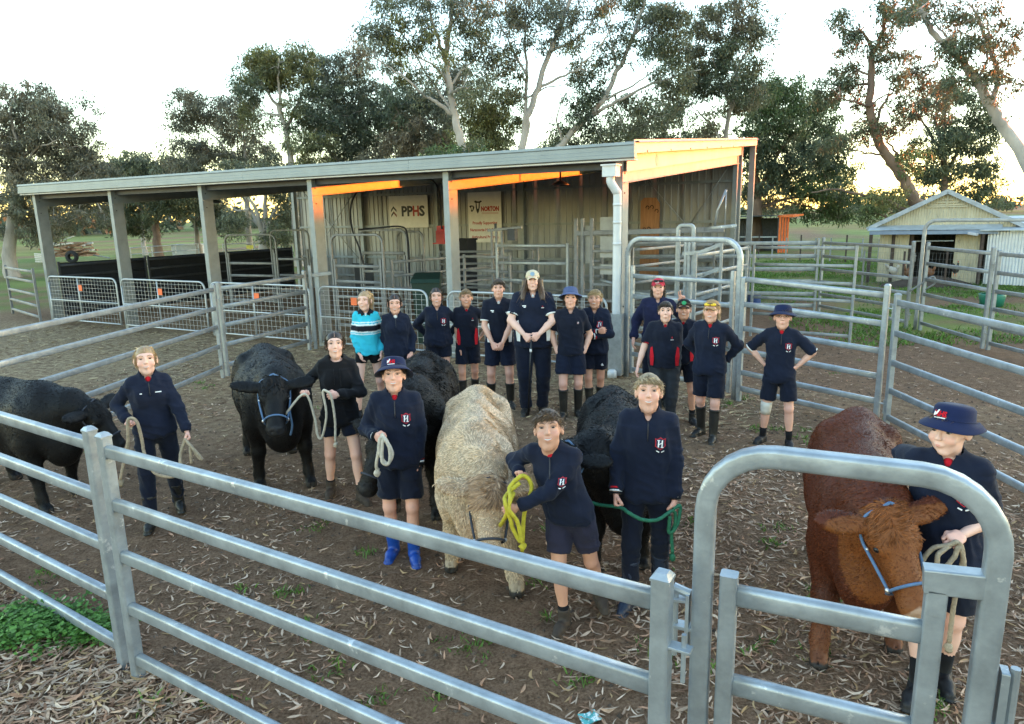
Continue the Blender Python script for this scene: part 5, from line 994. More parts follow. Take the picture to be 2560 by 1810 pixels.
    for q in (-1, 1):
        s.cone(sh[q], el[q], .046*lf*bw**.6, .037*lf*bw**.6, .03); s.chain([el[q], el[q]*.6+wr[q]*.4, wr[q]], [.038*lf*bw**.5, .036*lf*bw**.5, .0245*lf], .015)
        kk = kn[q]; s.cone(hip[q]+[0, 0, .02], kk, .082*bw**.7, .053*bw**.5, .03); s.ell(kk+[0, -.012, .0], (.045, .047, .055), .02); ca = kk*.68+an[q]*.32+[0, .018, 0]; s.cone(kk, an[q], .050*bw**.5, .034, .02); s.ell(ca, (.046*bw**.5, .052*bw**.5, .11), .03)
        fd = np.array([math.sin(math.radians(-ft[q][2])), -math.cos(math.radians(-ft[q][2])), 0]); s.cone(an[q]+[0, 0, -.03], an[q]+fd*.11+[0, 0, -.055], .036, .026, .02)
    V, F = s.mesh(); cols = np.tile(np.array(skin), (len(V), 1)); 
    kd = np.minimum(np.linalg.norm(V-kn[-1], axis=1), np.linalg.norm(V-kn[1], axis=1)); f = np.clip(1-kd/.12, 0, 1)[:, None]; cols = cols*(1-f*np.array([.02, .13, .13])); cols = cols*(.93+.14*fbm(V, 9, 2, seed))[:, None]
    Fs = F.tolist(); Vs = [V]; Cs = [cols]; o = len(V)
    HV, HF, hcl = head_tpl(fem, smile); tone = np.array(skin); lip = tone*np.array([.90, .66, .66]); hcol = np.array(hair[1])
    pal = np.array([tone, tone*np.array([1.02, .90, .88]), (.40, .37, .35), np.array((.03, .026, .024)), (hcol*.8+.004)*.6+tone*.22, (.62, .58, .52), lip]); vx = np.array([.95+.10*RR.random(), 1., .96+.08*RR.random()]); HV = HV*vx; wgt = np.clip((HV[:, 2]+.16)/.09, 0, 1)[:, None]; hv = ((HV*hs)@HR.T)*wgt+(HV*hs)*(1-wgt)+hc; Vs.append(hv); c = pal[hcl]; Cs.append(c*(.96+.08*fbm(HV, 40, 2, seed)[:, None])); Fs += [[i+o for i in f_] for f_ in HF]; o += len(hv)
    hands = {}
    for q, pose, pn in ((-1, hL, pL), (1, hR, pR)):
        if pose is None: continue
        d = wr[q]-el[q]; d /= np.linalg.norm(d); pn = np.array(pn if pn is not None else (-q, 0, 0), float); pn = pn-d*(pn@d); pn /= np.linalg.norm(pn); th = np.cross(d, pn)*(-q)
        hv, hf = hand_tpl(pose); k = (.93 if fem else 1.02)*(1. if h > 1.55 else .95); hv = hv*k; w_ = wr[q]+hv[:, :1]*pn-hv[:, 1:2]*th-hv[:, 2:3]*d
        hf = hf if q == -1 else hf[:, ::-1]; Vs.append(w_); Cs.append(np.tile(tone*np.array([1, .92, .92]), (len(w_), 1))); Fs += (hf+o).tolist(); o += len(w_); hands[q] = wr[q]+d*.085*k+pn*.02
    Vb = np.concatenate(Vs)*S_; mk('body', Vb, Fs, SKINM, t, np.concatenate(Cs))
    # ---- top
    kind, tm = top[0], top[1]; opt = top[2] if len(top) > 2 else {}
    hem = opt.get('hem', .83 if kind in ('fleece', 'hoodie', 'rugby') else .86); short = kind == 'polo' or opt.get('short'); thick = {'fleece': .012, 'hoodie': .014, 'rugby': .010, 'polo': .006}[kind]
    lo2 = np.min([sh[-1], sh[1], el[-1], el[1]]+([] if short else [wr[-1], wr[1]]), 0)-.13; hi2 = np.max([sh[-1], sh[1], el[-1], el[1]]+([] if short else [wr[-1], wr[1]]), 0)+.13; lo2[2] = min(lo2[2], hem-.03); lo2[1] = min(lo2[1], -.24*bw**.5); hi2[1] = max(hi2[1], .22*bw**.5); hi2[2] = 1.60+abs(ly)+abs(lx); hi2[0] = max(hi2[0], .25*bw); lo2[0] = min(lo2[0], -.25*bw)
    s = SDF(lo2, hi2, res); e = thick
    s.ell(P(0, -.005, 1.27), (.150*bw*(.92 if fem else 1)+e, .104*bw**.8+e, .205), .05); bz = hem+.06
    s.cone(P(0, 0, 1.25), P(0, -.002, bz), .150*bw+e, (.152*bw+e)*opt.get('flare', 1.04), .06, sc=(1, .76+.10*(bw-1), 1)); s.cone(P(0, -.002, bz), P(0, -.002, hem-.08), (.152*bw+e)*opt.get('flare', 1.04), (.152*bw+e)*opt.get('flare', 1.04), .02, sc=(1, .76+.1*(bw-1), 1))
    if kind in ('fleece', 'hoodie'): s.cone(P(0, -.002, hem+.085), P(0, -.002, hem+.05), (.152*bw+e)*opt.get('flare', 1.04)+.008, (.152*bw+e)*opt.get('flare', 1.04)+.012, .03, sc=(1, .77+.1*(bw-1), 1), cut=(((0, 0, hem+.03), (0, 0, -1)),))
    if bw > 1.15: s.ell(P(0, -.05, 1.04), (.16*bw, .11*bw, .16), .08)
    if fem: s.ell(P(-.07, -.095, 1.25), (.06, .045, .06), .06); s.ell(P(.07, -.095, 1.25), (.06, .045, .06), .06)
    s.cone(P(-hw*.9, .005, 1.375), P(hw*.9, .005, 1.375), .046+e, .046+e, .05)
    s.cone(P(-hw*.4, .012, 1.42), P(hw*.4, .012, 1.42), .045, .045, .06)
    cutm = (0, 0, hem)
    s.plane(cutm, (0, 0, -1))
    for q in (-1, 1):
        r1 = (.053 if not fem else .046)*bw**.7+e
        if short:
            fr = opt.get('sl', .78); d = el[q]-sh[q]; c = sh[q]+d*fr; s.cone(sh[q], el[q], r1*.98, r1*1.0, .035, cut=((c, d),))
        else:
            fr = opt.get('sl', 1.0); s.cone(sh[q], el[q], r1, r1*.92, .035); d = wr[q]-el[q]; c = el[q]+d*(fr-.04); s.cone(el[q], wr[q], r1*.93, .036+e*.6, .02, cut=((c, d),)); s.cone(el[q]+d*(fr-.16), el[q]+d*(fr-.05), (.041+e)*bw**.3, .033+e*.4, .012, cut=((c, d),))
    if kind in ('fleece', 'rugby', 'polo'):
        nb = P(0, .012, 1.415); nt_ = P(0, .02, 1.49 if kind == 'fleece' else 1.468); s.cone(nb, nt_, .082, .076 if kind == 'fleece' else .074, .02, cut=((nt_+[0, 0, .0], (0, -.25, 1)),))
        s.cone(P(0, .01, 1.38), P(0, -.02, 1.56), .056, .066, .008, op='s'); s.ell(P(0, -.085, 1.44), (.022 if kind != 'polo' else .026, .05, .045), .012, op='s')
    elif kind == 'hoodie':
        s.cone(P(-.06, .05, 1.43), P(.06, .05, 1.43), .055, .055, .04); s.cone(P(-.075, -.01, 1.42), P(-.05, -.06, 1.40), .035, .03, .03); s.cone(P(.075, -.01, 1.42), P(.05, -.06, 1.40), .035, .03, .03); s.ell(P(0, .085, 1.36), (.09, .05, .10), .03); s.cone(P(0, -.01, 1.39), P(0, -.03, 1.56), .054, .07, .012, op='s')
    V, F = s.mesh(); amp = {'fleece': .0085, 'hoodie': .009, 'rugby': .008, 'polo': .007}[kind]
    # folds gather at the elbows and above the hem
    w1 = np.clip(1-np.minimum(np.linalg.norm(V-el[-1], axis=1), np.linalg.norm(V-el[1], axis=1))/.16, 0, 1)+np.clip(1-(V[:, 2]-hem)/.22, 0, 1)*.8+.35
    N_ = vnorm(V, F); rid = lambda q, sd: np.clip(1-np.abs(noise(q, 1., sd)-.5)*4.5, 0, 1)
    sk_ = V[:, :1]*np.array([[0, 0, 6.]]); f1 = rid(V*[7, 7, 17]+sk_, 40+seed); f2 = rid(V*[13, 11, 4]+V[:, 2:]*np.array([[3., 0, 0]]), 60+seed); f3 = rid(V*[9, 9, 9]+sk_, 70+seed)
    V = V+N_*(amp*(1.5*f1*w1+1.1*f2*(V[:, 2] < 1.36)+.9*f3-1.2))[:, None]
    col = None
    if kind == 'rugby':
        z = V[:, 2]; col = np.tile(np.array((.035, .46, .60)), (len(V), 1))
        arm = np.abs(V[:, 0]) > hw-.02
        col[(z > 1.185) & (z < 1.265)] = (.012, .013, .022); col[((z > 1.265) & (z < 1.283)) | ((z > 1.165) & (z < 1.185)) | ((z > 1.30) & (z < 1.312)) | ((z > 1.14) & (z < 1.15))] = (.70, .78, .82); col[(z > 1.415) & (np.hypot(V[:, 0], V[:, 1]) < .11)] = (.012, .013, .022)
    topo = mk({'fleece': 'fleece_top', 'hoodie': 'hoodie', 'rugby': 'rugby_top', 'polo': 'polo_shirt'}[kind], V*S_, F, tm, t, col); sf = Surf(V*S_)
    if kind == 'fleece' and zip_:
        q = [(0+lx*.0, z) for z in np.linspace(1.40, 1.27, 7)]; L_ = sf.lay([(sp(z)[0]*S_+x, z*S_) for x, z in q], .002); mk('zip', *tube(L_, .0035, 5), M('zip_dark', (.02, .02, .025), .4) if 'zipd' not in MATS else MATS['zipd'], topo)
        if opt.get('inner', True): 
            c0 = P(0, -.05, 1.405); V2, F2 = sphere(c0*S_, np.array((.030, .022, .034))*S_, 10, 7); o_ = mk('shirt_collar', V2, F2, opt.get('innerm', REDC), topo)
    if kind == 'polo' or kind == 'rugby':
        cm = opt.get('collar', tm if kind == 'polo' else BLACKC)
        for q in (-1, 1):    # turned-down collar points
            pts = [P(q*.062, .03, 1.475), P(q*.078, -.01, 1.445), P(q*.055, -.082, 1.395), P(q*.018, -.088, 1.412), P(q*.045, -.045, 1.455)]; V2 = np.array(pts)*S_; V2 = np.concatenate([V2+[0, -.012, .004], V2+[0, -.005, -.004]]); n = 5
            mk('collar', V2, [(0, 1, 2, 3, 4), (9, 8, 7, 6, 5)]+[(i, n+i, n+(i+1) % n, (i+1) % n) for i in range(n)], cm, topo, smooth=False)
        if opt.get('placket', True):
            V2, F2 = sphere(P(0, -.062, 1.395)*S_, np.array((.022, .02, .035))*S_, 8, 6); mk('undershirt', V2, F2, opt.get('innerm', REDC), topo)
    if opt.get('crest'): crest(sf, (.085+sp(1.25)[0])*S_, 1.255*S_, topo, opt.get('crestk', 1.)*S_)
    if opt.get('marks'):
        for (x, z, w_, h_, mm) in opt['marks']: flatmark('chest_print', [((x-w_)*S_, (z-h_)*S_), ((x+w_)*S_, (z-h_)*S_), ((x+w_)*S_, (z+h_)*S_), ((x-w_)*S_, (z+h_)*S_)], sf, mm, topo, .003)
    if opt.get('side'):      # coloured side panels
        for q in (-1, 1):
            cx = q*.128*bw; pts = [(cx-q*.018, .90), (cx+q*.018, .90), (cx+q*.030, 1.02), (cx+q*.022, 1.13), (cx-q*.004, 1.15), (cx-q*.024, 1.02)]; o_ = flatmark('side_panel', [(x*S_, z*S_) for x, z in pts], sf, opt['side'], topo, .003)
    if opt.get('cuff'):      # striped cuffs
        for q in (-1, 1):
            if short and not opt.get('cuffshort'): d = el[q]-sh[q]; c = sh[q]+d*(opt.get('sl', .78)-.02); r = ((.053 if not fem else .046)*bw**.7+e)*1.0; rings = ((0, opt['cuff']),)
            else: d = wr[q]-el[q]; c = el[q]+d*(opt.get('sl', 1.)-.06); r = .038+e*.45; rings = ((0, WHITEC), (-.022, REDC), (.018, BLACKC))
            u = d/np.linalg.norm(d)
            for dz, mm in rings: mk('cuff_stripe', *tube(np.array([c+u*(dz-.006), c+u*(dz+.006)])*S_, (r+.002)*S_, 16), mm, topo)
    if kind == 'hoodie':
        for q in (-1, 1): zz = np.linspace(1.37, 1.22, 6); mk('drawstring', *tube(sf.lay([(q*.028*S_, z*S_) for z in zz], .004), .004, 5), BLACKC, topo)
    # ---- bottom
    bk, bm = bottom[0], bottom[1]; bo = bottom[2] if len(bottom) > 2 else {}
    lo3 = np.min([hip[-1], hip[1], kn[-1], kn[1], an[-1], an[1]], 0)-.15; hi3 = np.max([hip[-1], hip[1], kn[-1], kn[1], an[-1], an[1]], 0)+.15; hi3[2] = 1.08; hz = bo.get('hem', .58)
    if bk == 'shorts': lo3[2] = hz-.03
    else: lo3[2] = max(0, lo3[2])
    s = SDF(lo3, hi3, res); s.ell((0, .008, .93), (.138*bw, .104*bw, .13), .04); s.cone((0, .005, 1.02), (0, .005, .92), .130*bw, .138*bw, .04, sc=(1, .72, 1))
    for q in (-1, 1):
        if bk == 'shorts':
            d = kn[q]-hip[q]; tpar = (hz-hip[q][2])/d[2]; c = hip[q]+d*min(1.0, tpar); s.cone(hip[q], hip[q]+d*min(1.15, tpar+.15), .095*bw**.8, bo.get('r', .098)*bw**.7, .03, cut=((c, d),))
        else:
            r3 = bo.get('r', .064)*bw**.5; s.cone(hip[q], kn[q], .096*bw**.8, .070*bw**.6, .03); s.cone(kn[q], an[q], .068*bw**.6, r3*.85, .02, cut=((an[q]+[0, 0, -.01], an[q]-kn[q]),))
    s.plane((0, 0, 1.05), (0, 0, 1)); V, F = s.mesh(); N_ = vnorm(V, F); V = V+N_*(.0095*np.clip(1-np.abs(noise(V*[13, 12, 4]+V[:, 2:]*np.array([[5., 0, 0]]), 1., 80+seed)-.5)*4.5, 0, 1)+.007*np.clip(1-np.abs(noise(V*[6, 6, 16], 1., 90+seed)-.5)*4.5, 0, 1)-.008)[:, None]; bo_ = mk('shorts' if bk == 'shorts' else 'trousers', V*S_, F, bm, t)
    if bo.get('logo'):
        q = Surf(V*S_)
        for i in range(3): flatmark('three_bar_mark', [((.105+i*.011)*S_, .665*S_), ((.114+i*.011)*S_, .665*S_), ((.104+i*.006)*S_, (.678+i*.010)*S_), ((.096+i*.006)*S_, (.678+i*.010)*S_)], q, CWHITE, bo_, .004)
    # ---- shoes
    sk, smat = shoes[0], shoes[1]; bh = shoes[2] if len(shoes) > 2 else .36
    for q in (-1, 1):
        fd = np.array([math.sin(math.radians(-ft[q][2])), -math.cos(math.radians(-ft[q][2])), 0]); a = an[q]; kdir = kn[q]-a; kdir /= np.linalg.norm(kdir); az = ft[q][3] if len(ft[q]) > 3 else 0.
        pit = ft[q][4] if len(ft[q]) > 4 else 0.; fd = fd*math.cos(math.radians(pit))-np.array([0, 0, 1])*math.sin(math.radians(pit))
        s = SDF(np.minimum(a, a+fd*.3)-[.13, .13, .12], np.maximum(a+[0, 0, bh+.05], a+kdir*(bh+.05))+[.13, .13, .03], .0095); fl = np.array([a[0], a[1], a[2]-.085]); up = np.array([0, 0, 1.])
        s.cone(fl-fd*.035+up*.042, fl+fd*.10+up*.040, .040, .044, .02); s.cone(fl+fd*.10+up*.038, fl+fd*.165+up*.030, .044, .032, .02)
        if sk == 'gumboot': c = a+kdir*(bh-.085); s.cone(a+[0, 0, -.03], a+kdir*(bh-.04), .048, .064, .03, cut=((c, kdir),)); s.cone(c-kdir*.012, c+kdir*.0, .067, .067, .006, cut=((c+kdir*.004, kdir), (c-kdir*.02, -kdir)))
        elif sk == 'boot': c = a+kdir*.075; s.cone(a+[0, 0, -.03], a+kdir*.10, .045, .050, .025, cut=((c, kdir),))
        else: c = a+kdir*.0; s.cone(a+[0, 0, -.035], a+[0, 0, -.01], .045, .046, .02, cut=((c+[0, 0, .005], kdir),))
        s.cone(fl-fd*.045+up*.006, fl+fd*.165+up*.006, .042, .042, .004, sc=(1, 1, .5))
        if pit == 0: s.plane(fl, (0, 0, -1))
        V, F = s.mesh(); mk('boot' if sk != 'shoe' else 'shoe', V*S_, F, smat, t)
        if sk != 'gumboot':
            sh_ = .05 if sk == 'shoe' else .085; cs = a+kdir*(shoes[3] if len(shoes) > 3 else .09); mk('sock', *tube(np.array([a+[0, 0, -.02], (a+cs)/2, cs])*S_, np.array([.040, .0405, .042])*S_, 14), SOCK, t)
    # ---- hair
    hk, hcol = hair[0], np.array(hair[1]); hl = hair[2] if len(hair) > 2 else .03
    s = SDF((-.11, -.125, -.14), (.11, .16, .15), .006)
    hm = (.014 if hk == 'short' else .007); s.ell((0, .017, .034), (.078+hm*.5, .097+hm*.5, .087+hm), .01)
    if hk in ('short', 'bowl'): s.put(lambda X, Y, Z: -np.maximum(np.maximum(-(Z-(.030-.85*Y-np.maximum(0, -.05-Y)*1.2)), -9), -9)*-1., (-9, -9, -9), (9, 9, 9), .004, op='u') if False else None
    X, Y, Z = s.pts((slice(None),)*3)
    line = {'short': .012-.62*Y, 'tied': .012-.66*Y, 'long': .006-.70*Y}[hk if hk in ('short', 'tied') else 'long']
    s.f = np.maximum(s.f, ((line-Z)/1.25).astype(np.float32)); bV, bF = s.mesh(); bV = wrinkle(bV, bF, .004 if hk == 'short' else .0015, 30, 7+seed, (1, .5, 1))
    N_ = vnorm(bV, bF); hb = MB(); hb.add(bV, bF, hcol*.85); ns = {'short': 1500, 'tied': 1300, 'long': 1500}[hk if hk in ('short', 'tied') else 'long']; pick = RR.integers(0, len(bV), ns); r = bV[pick]; nn = N_[pick]
    if hk == 'short': flow = np.c_[r[:, 0]*2.5+RR.normal(size=ns)*.25, np.where(r[:, 2] > .085, -1.1, .2)+RR.normal(size=ns)*.3, np.full(ns, -.35)]; d = flow+nn*.22; V2, F2, c2 = strands(r-nn*.004, d, hl*.8, .0055, hcol, RR, .2)
    else: flow = np.c_[np.sign(r[:, 0])*.25-r[:, 0]*1.5, np.full(ns, 1.), -.9*(1-np.clip(r[:, 2]/.1, 0, 1))-.2+RR.normal(size=ns)*.15]; d = flow+nn*.20; V2, F2, c2 = strands(r, d, .055, .0055, hcol*1.3, RR, .25, 2, .5)
    hb.add(V2, F2, c2)
    if hk == 'short':      # fringe swept to one side
        n = 420; fx = RR.uniform(-.066, .066, n); sgn = 1 if seed % 2 else -1; fy = -.088+.55*fx**2*10; rr = np.c_[fx, fy+RR.normal(size=n)*.006+.012, .082-fx**2*4+RR.normal(size=n)*.008]; V2, F2, c2 = strands(rr, np.c_[np.full(n, .75*sgn)+fx*4+RR.normal(size=n)*.25, -.55+RR.normal(size=n)*.2, -.35+RR.normal(size=n)*.25], hl*1.0, .006, hcol*1.15, RR, .55, 3, .4); hb.add(V2, F2, c2)
    if hk == 'tied':
        q = smoothpath([(0, -.092, .074), (0, -.075, .098), (0, -.04, .1195), (0, .01, .1265)], 5); hb.tube(q, np.linspace(.0022, .001, len(q)), 6, np.array(skin)*.6)
        V2, F2 = sphere((0, .122, -.005), (.032, .030, .034), 12, 8); hb.add(V2, F2, hcol*.9)
        if hl > .05: q = smoothpath([(.0, .13, 0), (.035, .12, -.06), (.05, .09, -.06-hl)], 6); hb.tube(q, np.linspace(.026, .010, len(q)), 8, hcol*.9); V2, F2, c2 = strands(q[RR.integers(0, len(q), 260)]+RR.normal(size=(260, 3))*.012, np.tile((.1, -.1, -1.), (260, 1)), .08, .005, hcol, RR); hb.add(V2, F2, c2)
        for q in (-1, 1): V2, F2, c2 = strands(np.tile((q*.072, -.030, .035), (60, 1))+RR.normal(size=(60, 3))*[.004, .016, .012], np.tile((q*.12, .45, -1.), (60, 1)), .055, .005, hcol, RR, .3); hb.add(V2, F2, c2)
    if hk == 'mullet':
        for q in (-1, 1): rr = np.c_[RR.uniform(.06, .085, 200)*q, RR.uniform(-.01, .09, 200), RR.uniform(-.03, .03, 200)]; V2, F2, c2 = strands(rr, np.tile((q*.15, .1, -1.), (200, 1)), hl, .006, hcol, RR, .3, 3); hb.add(V2, F2, c2)
    if hk == 'long':
        for q in (-1, 1):
            n = 700; th = RR.uniform(-.6, 2.2, n); rr = np.c_[q*.083*np.cos(th*.5-.2), .015+.085*np.sin(th*.6-.1), RR.uniform(-.04, .05, n)]; V2, F2, c2 = strands(rr, np.c_[np.full(n, q*.16)+RR.normal(size=n)*.06, np.full(n, -.12)+RR.normal(size=n)*.06, np.full(n, -1.)], hl, .010, hcol, RR, .1, 4, .4); hb.add(V2, F2, c2)
            mp = smoothpath([(q*.085, .02, .02), (q*.098, .015, -.08), (q*.115, -.035, -.17), (q*.12, -.06, -.235)], 5); hb.tube(mp, np.linspace(.046, .030, len(mp)), 10, hcol*.75)
    Vh = np.concatenate(hb.V); Vh = ((Vh*hs)@HR.T+hc)*S_; ho = mk('hair', Vh, hb.F, HAIRM, t, np.concatenate(hb.c))
    # ---- hat
    tf = lambda V: ((np.asarray(V)*hs)@HR.T+hc)*S_
    if hat:
        hk2, hm2 = hat[0], hat[1]; ho_ = hat[2] if len(hat) > 2 else {}; th = rotm('X', ho_.get('tilt', -10))
        if hk2 == 'bucket':
            V, F = lathe([(0, .138), (.05, .137), (.082, .130), (.094, .116), (.098, .085), (.102, .058), (.114, .050), (.134, .034), (.151, .018), (.153, .014), (.134, .028), (.110, .042), (.10, .046)], 32, .93, 1.10); a = np.arctan2(V[:, 1], V[:, 0]); rr = np.hypot(V[:, 0], V[:, 1]); V[:, 2] += np.where(rr > .11, .010*np.sin(2*a+1.2+seed)+.006*np.sin(3*a+seed), 0)
            V = V@th.T+[0, .006, .004]; hat_ = mk('bucket_hat', tf(V), F, hm2, t)
            st = []; V2, F2 = lathe([(.1025, .062), (.1045, .062), (.1045, .066), (.1025, .066), (.1025, .062)], 32, .93, 1.10); mk('seam', tf(V2@th.T+[0, .006, 0]), F2, hm2, hat_)
            if ho_.get('badge'):
                c0 = np.array((.0, -.109, .086))@th.T+[ho_.get('bx', -.01), .006, 0]; rt = HR@np.array((1., 0, 0)); upv = HR@(th@np.array((0, .12, 1.))); upv /= np.linalg.norm(upv)
                cc = (c0*hs@HR.T+hc)*S_; text('NHS', .042*S_, cc, rt, upv, REDC, hat_, 'hat_letters', bold=.002, depth=.004, fit=.062*S_); text('house captain', .009*S_, cc-upv*.026*S_, rt, upv, CWHITE, hat_, 'hat_letters', depth=.004, fit=.05*S_) if False else mk('hat_bar', [cc-upv*.024*S_+rt*a*S_+np.cross(rt, upv)*.004+upv*b_*S_ for a, b_ in ((-.028, 0), (.028, .003), (.028, .008), (-.028, .005))], [(0, 1, 2, 3)], CWHITE, hat_, smooth=False)
                mk('hat_bird', [cc-rt*.020*S_+np.cross(rt, upv)*.006+(rt*a+upv*b_)*S_ for a, b_ in ((-.012, -.012), (.004, -.004), (.014, .024), (.006, .022), (-.002, .006), (-.010, .012))], [(0, 1, 2, 3, 4, 5)], CWHITE, hat_, smooth=False)
        else:
            V, F = lathe([(0, .136), (.035, .133), (.062, .121), (.082, .098), (.090, .068), (.092, .036), (.089, .034)], 28, .93, 1.12); V = V@th.T+[0, .01, 0]; hat_ = mk('cap', tf(V), F, hm2, t)
            n = 12; xs = np.linspace(-1, 1, n); rows = []
            for k_, (yo, zo) in enumerate(((0., .040), (-.03, .038), (-.058, .031), (-.073, .024))): rows.append(np.c_[xs*.076*(1-.10*k_), -.078-.028*(1-xs**2)+yo*np.sqrt(np.maximum(.12, 1-xs**2*.75)), zo-.020*xs**2])
            V = np.concatenate(rows+[r_+[0, 0, -.004] for r_ in rows]); F = []; m_ = 4*n
            for k_ in range(3):
                for i in range(n-1): q0 = k_*n+i; F += [(q0, q0+n, q0+n+1, q0+1), (m_+q0, m_+q0+1, m_+q0+n+1, m_+q0+n)]
            F += [(3*n+i, m_+3*n+i, m_+3*n+i+1, 3*n+i+1) for i in range(n-1)]; mk('visor', tf(V@th.T+[0, .0, 0]), F, ho_.get('visor', hm2), hat_)
            V2, F2 = sphere((0, .01, .137), (.008, .008, .005), 8, 5); mk('cap_button', tf(V2@th.T), F2, hm2, hat_)
            if ho_.get('patch'): 
                rr = [(.028*math.cos(a), -.1055-.0*a, .075+.024*math.sin(a)) for a in np.linspace(0, 2*math.pi, 14, endpoint=False)]; mk('patch', tf(np.array(rr)@th.T+[0, ho_.get('py', -.002), 0]), [tuple(range(14))], ho_['patch'], hat_, smooth=False)
            if ho_.get('shades'):
                for q in (-1, 1): V2, F2 = sphere((q*.034, -.108, .072), (.032, .012, .017), 12, 7); mk('sunglass_lens', tf(V2@th.T), F2, ho_['shades'], hat_)
                q = smoothpath([(-.085, -.02, .066), (-.066, -.095, .078), (0, -.119, .080), (.066, -.095, .078), (.085, -.02, .066)], 5); mk('sunglass_frame', tf(tube(q, .004, 6)[0]@th.T), tube(q, .004, 6)[1], KLENS, hat_)
    if extra: extra(t, S_, hc, HR, hs, wr, el, kn, an, sf, topo, hands)
    cy, sy_ = math.cos(yaw), math.sin(yaw); out = {'t': t, 'S': S_}
    wl = lambda p: np.array([p[0]*cy-p[1]*sy_, p[0]*sy_+p[1]*cy, p[2]])*S_+np.array(t.location)
    for q in (-1, 1): out[q] = wl(hands[q]) if q in hands else wl(wr[q])
    return out
MATS = {'zipd': M('zip_dark', (.02, .02, .025), .4)}

def pp(label, topp, f1, f2, **kw):
    """person from picture points: head top and the two feet (x, y, toe angle)"""
    a, b_ = gp(*f1[:2])[:2], gp(*f2[:2])[:2]; g = kw.pop('at_', (a+b_)/2); lo, hi = 1., 2.3
    for _ in range(40):
        m = (lo+hi)/2; v = np.array([g[0], g[1], m-CAMH]); y = (905-FPX*(v@_u)/(v@_f))/K
        if y > topp[1]: lo = m
        else: hi = m
    h = kw.pop('h', m/1.735*1.7); S_ = h/1.7; yaw = math.atan2(-g[0], g[1])+math.radians(kw.get('face', 0.)); c, s = math.cos(yaw), math.sin(yaw); ft = []
    for p, f in ((a, f1), (b_, f2)):
        d = (p-g)/S_; ft.append((d[0]*c+d[1]*s, -d[0]*s+d[1]*c, *(f[2:] if len(f) > 2 else (10.,))))
    return person(label, None, h=h, feet=ft, foot_xy=tuple(g), **kw)
FAIR = (.70, .39, .29); PALE = (.76, .46, .36); TAN = (.60, .32, .22); BLONDE = (.42, .28, .14); DKBR = (.035, .022, .015); BROWN = (.12, .07, .035); SANDY = (.30, .20, .10)
FR = dict(res=.0105, group='cattle handlers in front'); BK = dict(res=.0125, group='group in a row behind')
P1 = pp('blonde woman in navy fleece and trousers leading the left black cow by rope', (363, 778), (342, 1192, 14), (404, 1146, -4), skin=PALE, hair=('tied', BLONDE, .02), fem=True, smile=True, top=('fleece', NAVY, dict(marks=[(-.075, 1.30, .010, .004, CWHITE), (.07, 1.30, .026, .004, CWHITE)], hem=.86)), bottom=('trousers', NAVY2, dict(r=.068)), shoes=('gumboot', BOOTK, .30), Lp=(297, 956, -.22), Rp=(428, 990, -.12), hL='grip', hR='grip', pL=(.3, -.9, 0), b=1.02, seed=1, eL=(-.6, .8, -.2), **FR)
P2 = pp('dark-haired girl in black hoodie holding the halter of the front black cow', (725, 738), (743, 1108, 10), (811, 1124, -22), skin=PALE, hair=('tied', DKBR, .16), fem=True, smile=True, top=('hoodie', BLACKC, dict(hem=.80)), bottom=('shorts', NAVY2, dict(hem=.68)), shoes=('boot', BOOTBR), Lp=(686, 886, -.25), Rp=(739, 888, -.30), hL='grip', hR='grip', pL=(0, -1, 0), pR=(-.7, .6, 0), eR=(.9, .4, -.3), b=1.0, seed=2, **FR)
P3 = pp('boy in navy bucket hat and bright blue boots holding a coiled white rope', (872, 798), (884, 1240, 14), (929, 1250, -8), skin=FAIR, hair=('short', DKBR, .03), hat=('bucket', NAVYHAT, dict(badge=1)), smile=True, top=('fleece', NAVY, dict(crest=1, cuff=1, hem=.83)), bottom=('shorts', NAVY2, dict(hem=.56)), shoes=('gumboot', BOOTBLUE, .27, .3), Lp=(852, 985, -.22), Rp=(938, 1060, -.02), hL='grip', face=-4, seed=3, **FR)
P4 = pp('boy with brown wavy hair leaning in and gripping a yellow rope', (1215, 936), (1266, 1398, 6), (1346, 1352, -30), at_=gp(1280, 1392)[:2], skin=TAN, hair=('short', BROWN, .045), smile=True, top=('fleece', NAVY, dict(crest=1, crestk=.7, hem=.86)), bottom=('shorts', PURP, dict(hem=.62)), shoes=('boot', BOOTBR, .3, .11), Lp=(1172, 1072, -.10), Rp=(1134, 1150, -.22), hL='grip', hR='grip', pL=(.3, 0, 1), pR=(0, 1, .2), eL=(-.7, .2, -.7), eR=(.7, -.1, -.6), lean=(-.10, -.10), h=1.45, face=-16, look=(14, 0, -4), seed=4, **FR)
P5 = pp('tall smiling fair-haired boy in navy fleece holding a green rope', (1450, 824), (1412, 1352, 20), (1478, 1322, -6), skin=FAIR, hair=('short', (.40, .29, .17), .035), smile=True, top=('fleece', NAVY, dict(crest=1, cuff=1, inner=False, hem=.80)), bottom=('trousers', NAVY2, dict(r=.066)), shoes=('gumboot', BOOTNV, .36), Lp=(1380, 1132, -.10), Rp=(1513, 1150, -.10), hL='grip', hR='grip', seed=5, **FR)
P6 = pp('boy in navy bucket hat beside the red-brown cow at the right edge', (2116, 906), (2052, 1560, 10), (2112, 1530, -14), skin=PALE, hair=('short', BROWN, .03), hat=('bucket', NAVYHAT, dict(badge=1, tilt=-8)), top=('fleece', NAVY, dict(crest=1, short=True, sl=.95, hem=.80, crestk=1.05)), bottom=('shorts', NAVY2, dict(hem=.55)), shoes=('shoe', SHOEK, .3, .17), Lp=(2008, 1105, .12), Rp=(2136, 1212, -.20), hL='flat', hR='grip', pL=(0, 0, -1), pR=(-.5, .3, -.8), look=(-26, 16, 0), lean=(-.03, 0), seed=6, b=1.05, eL=(-.4, .3, -.8), **FR)
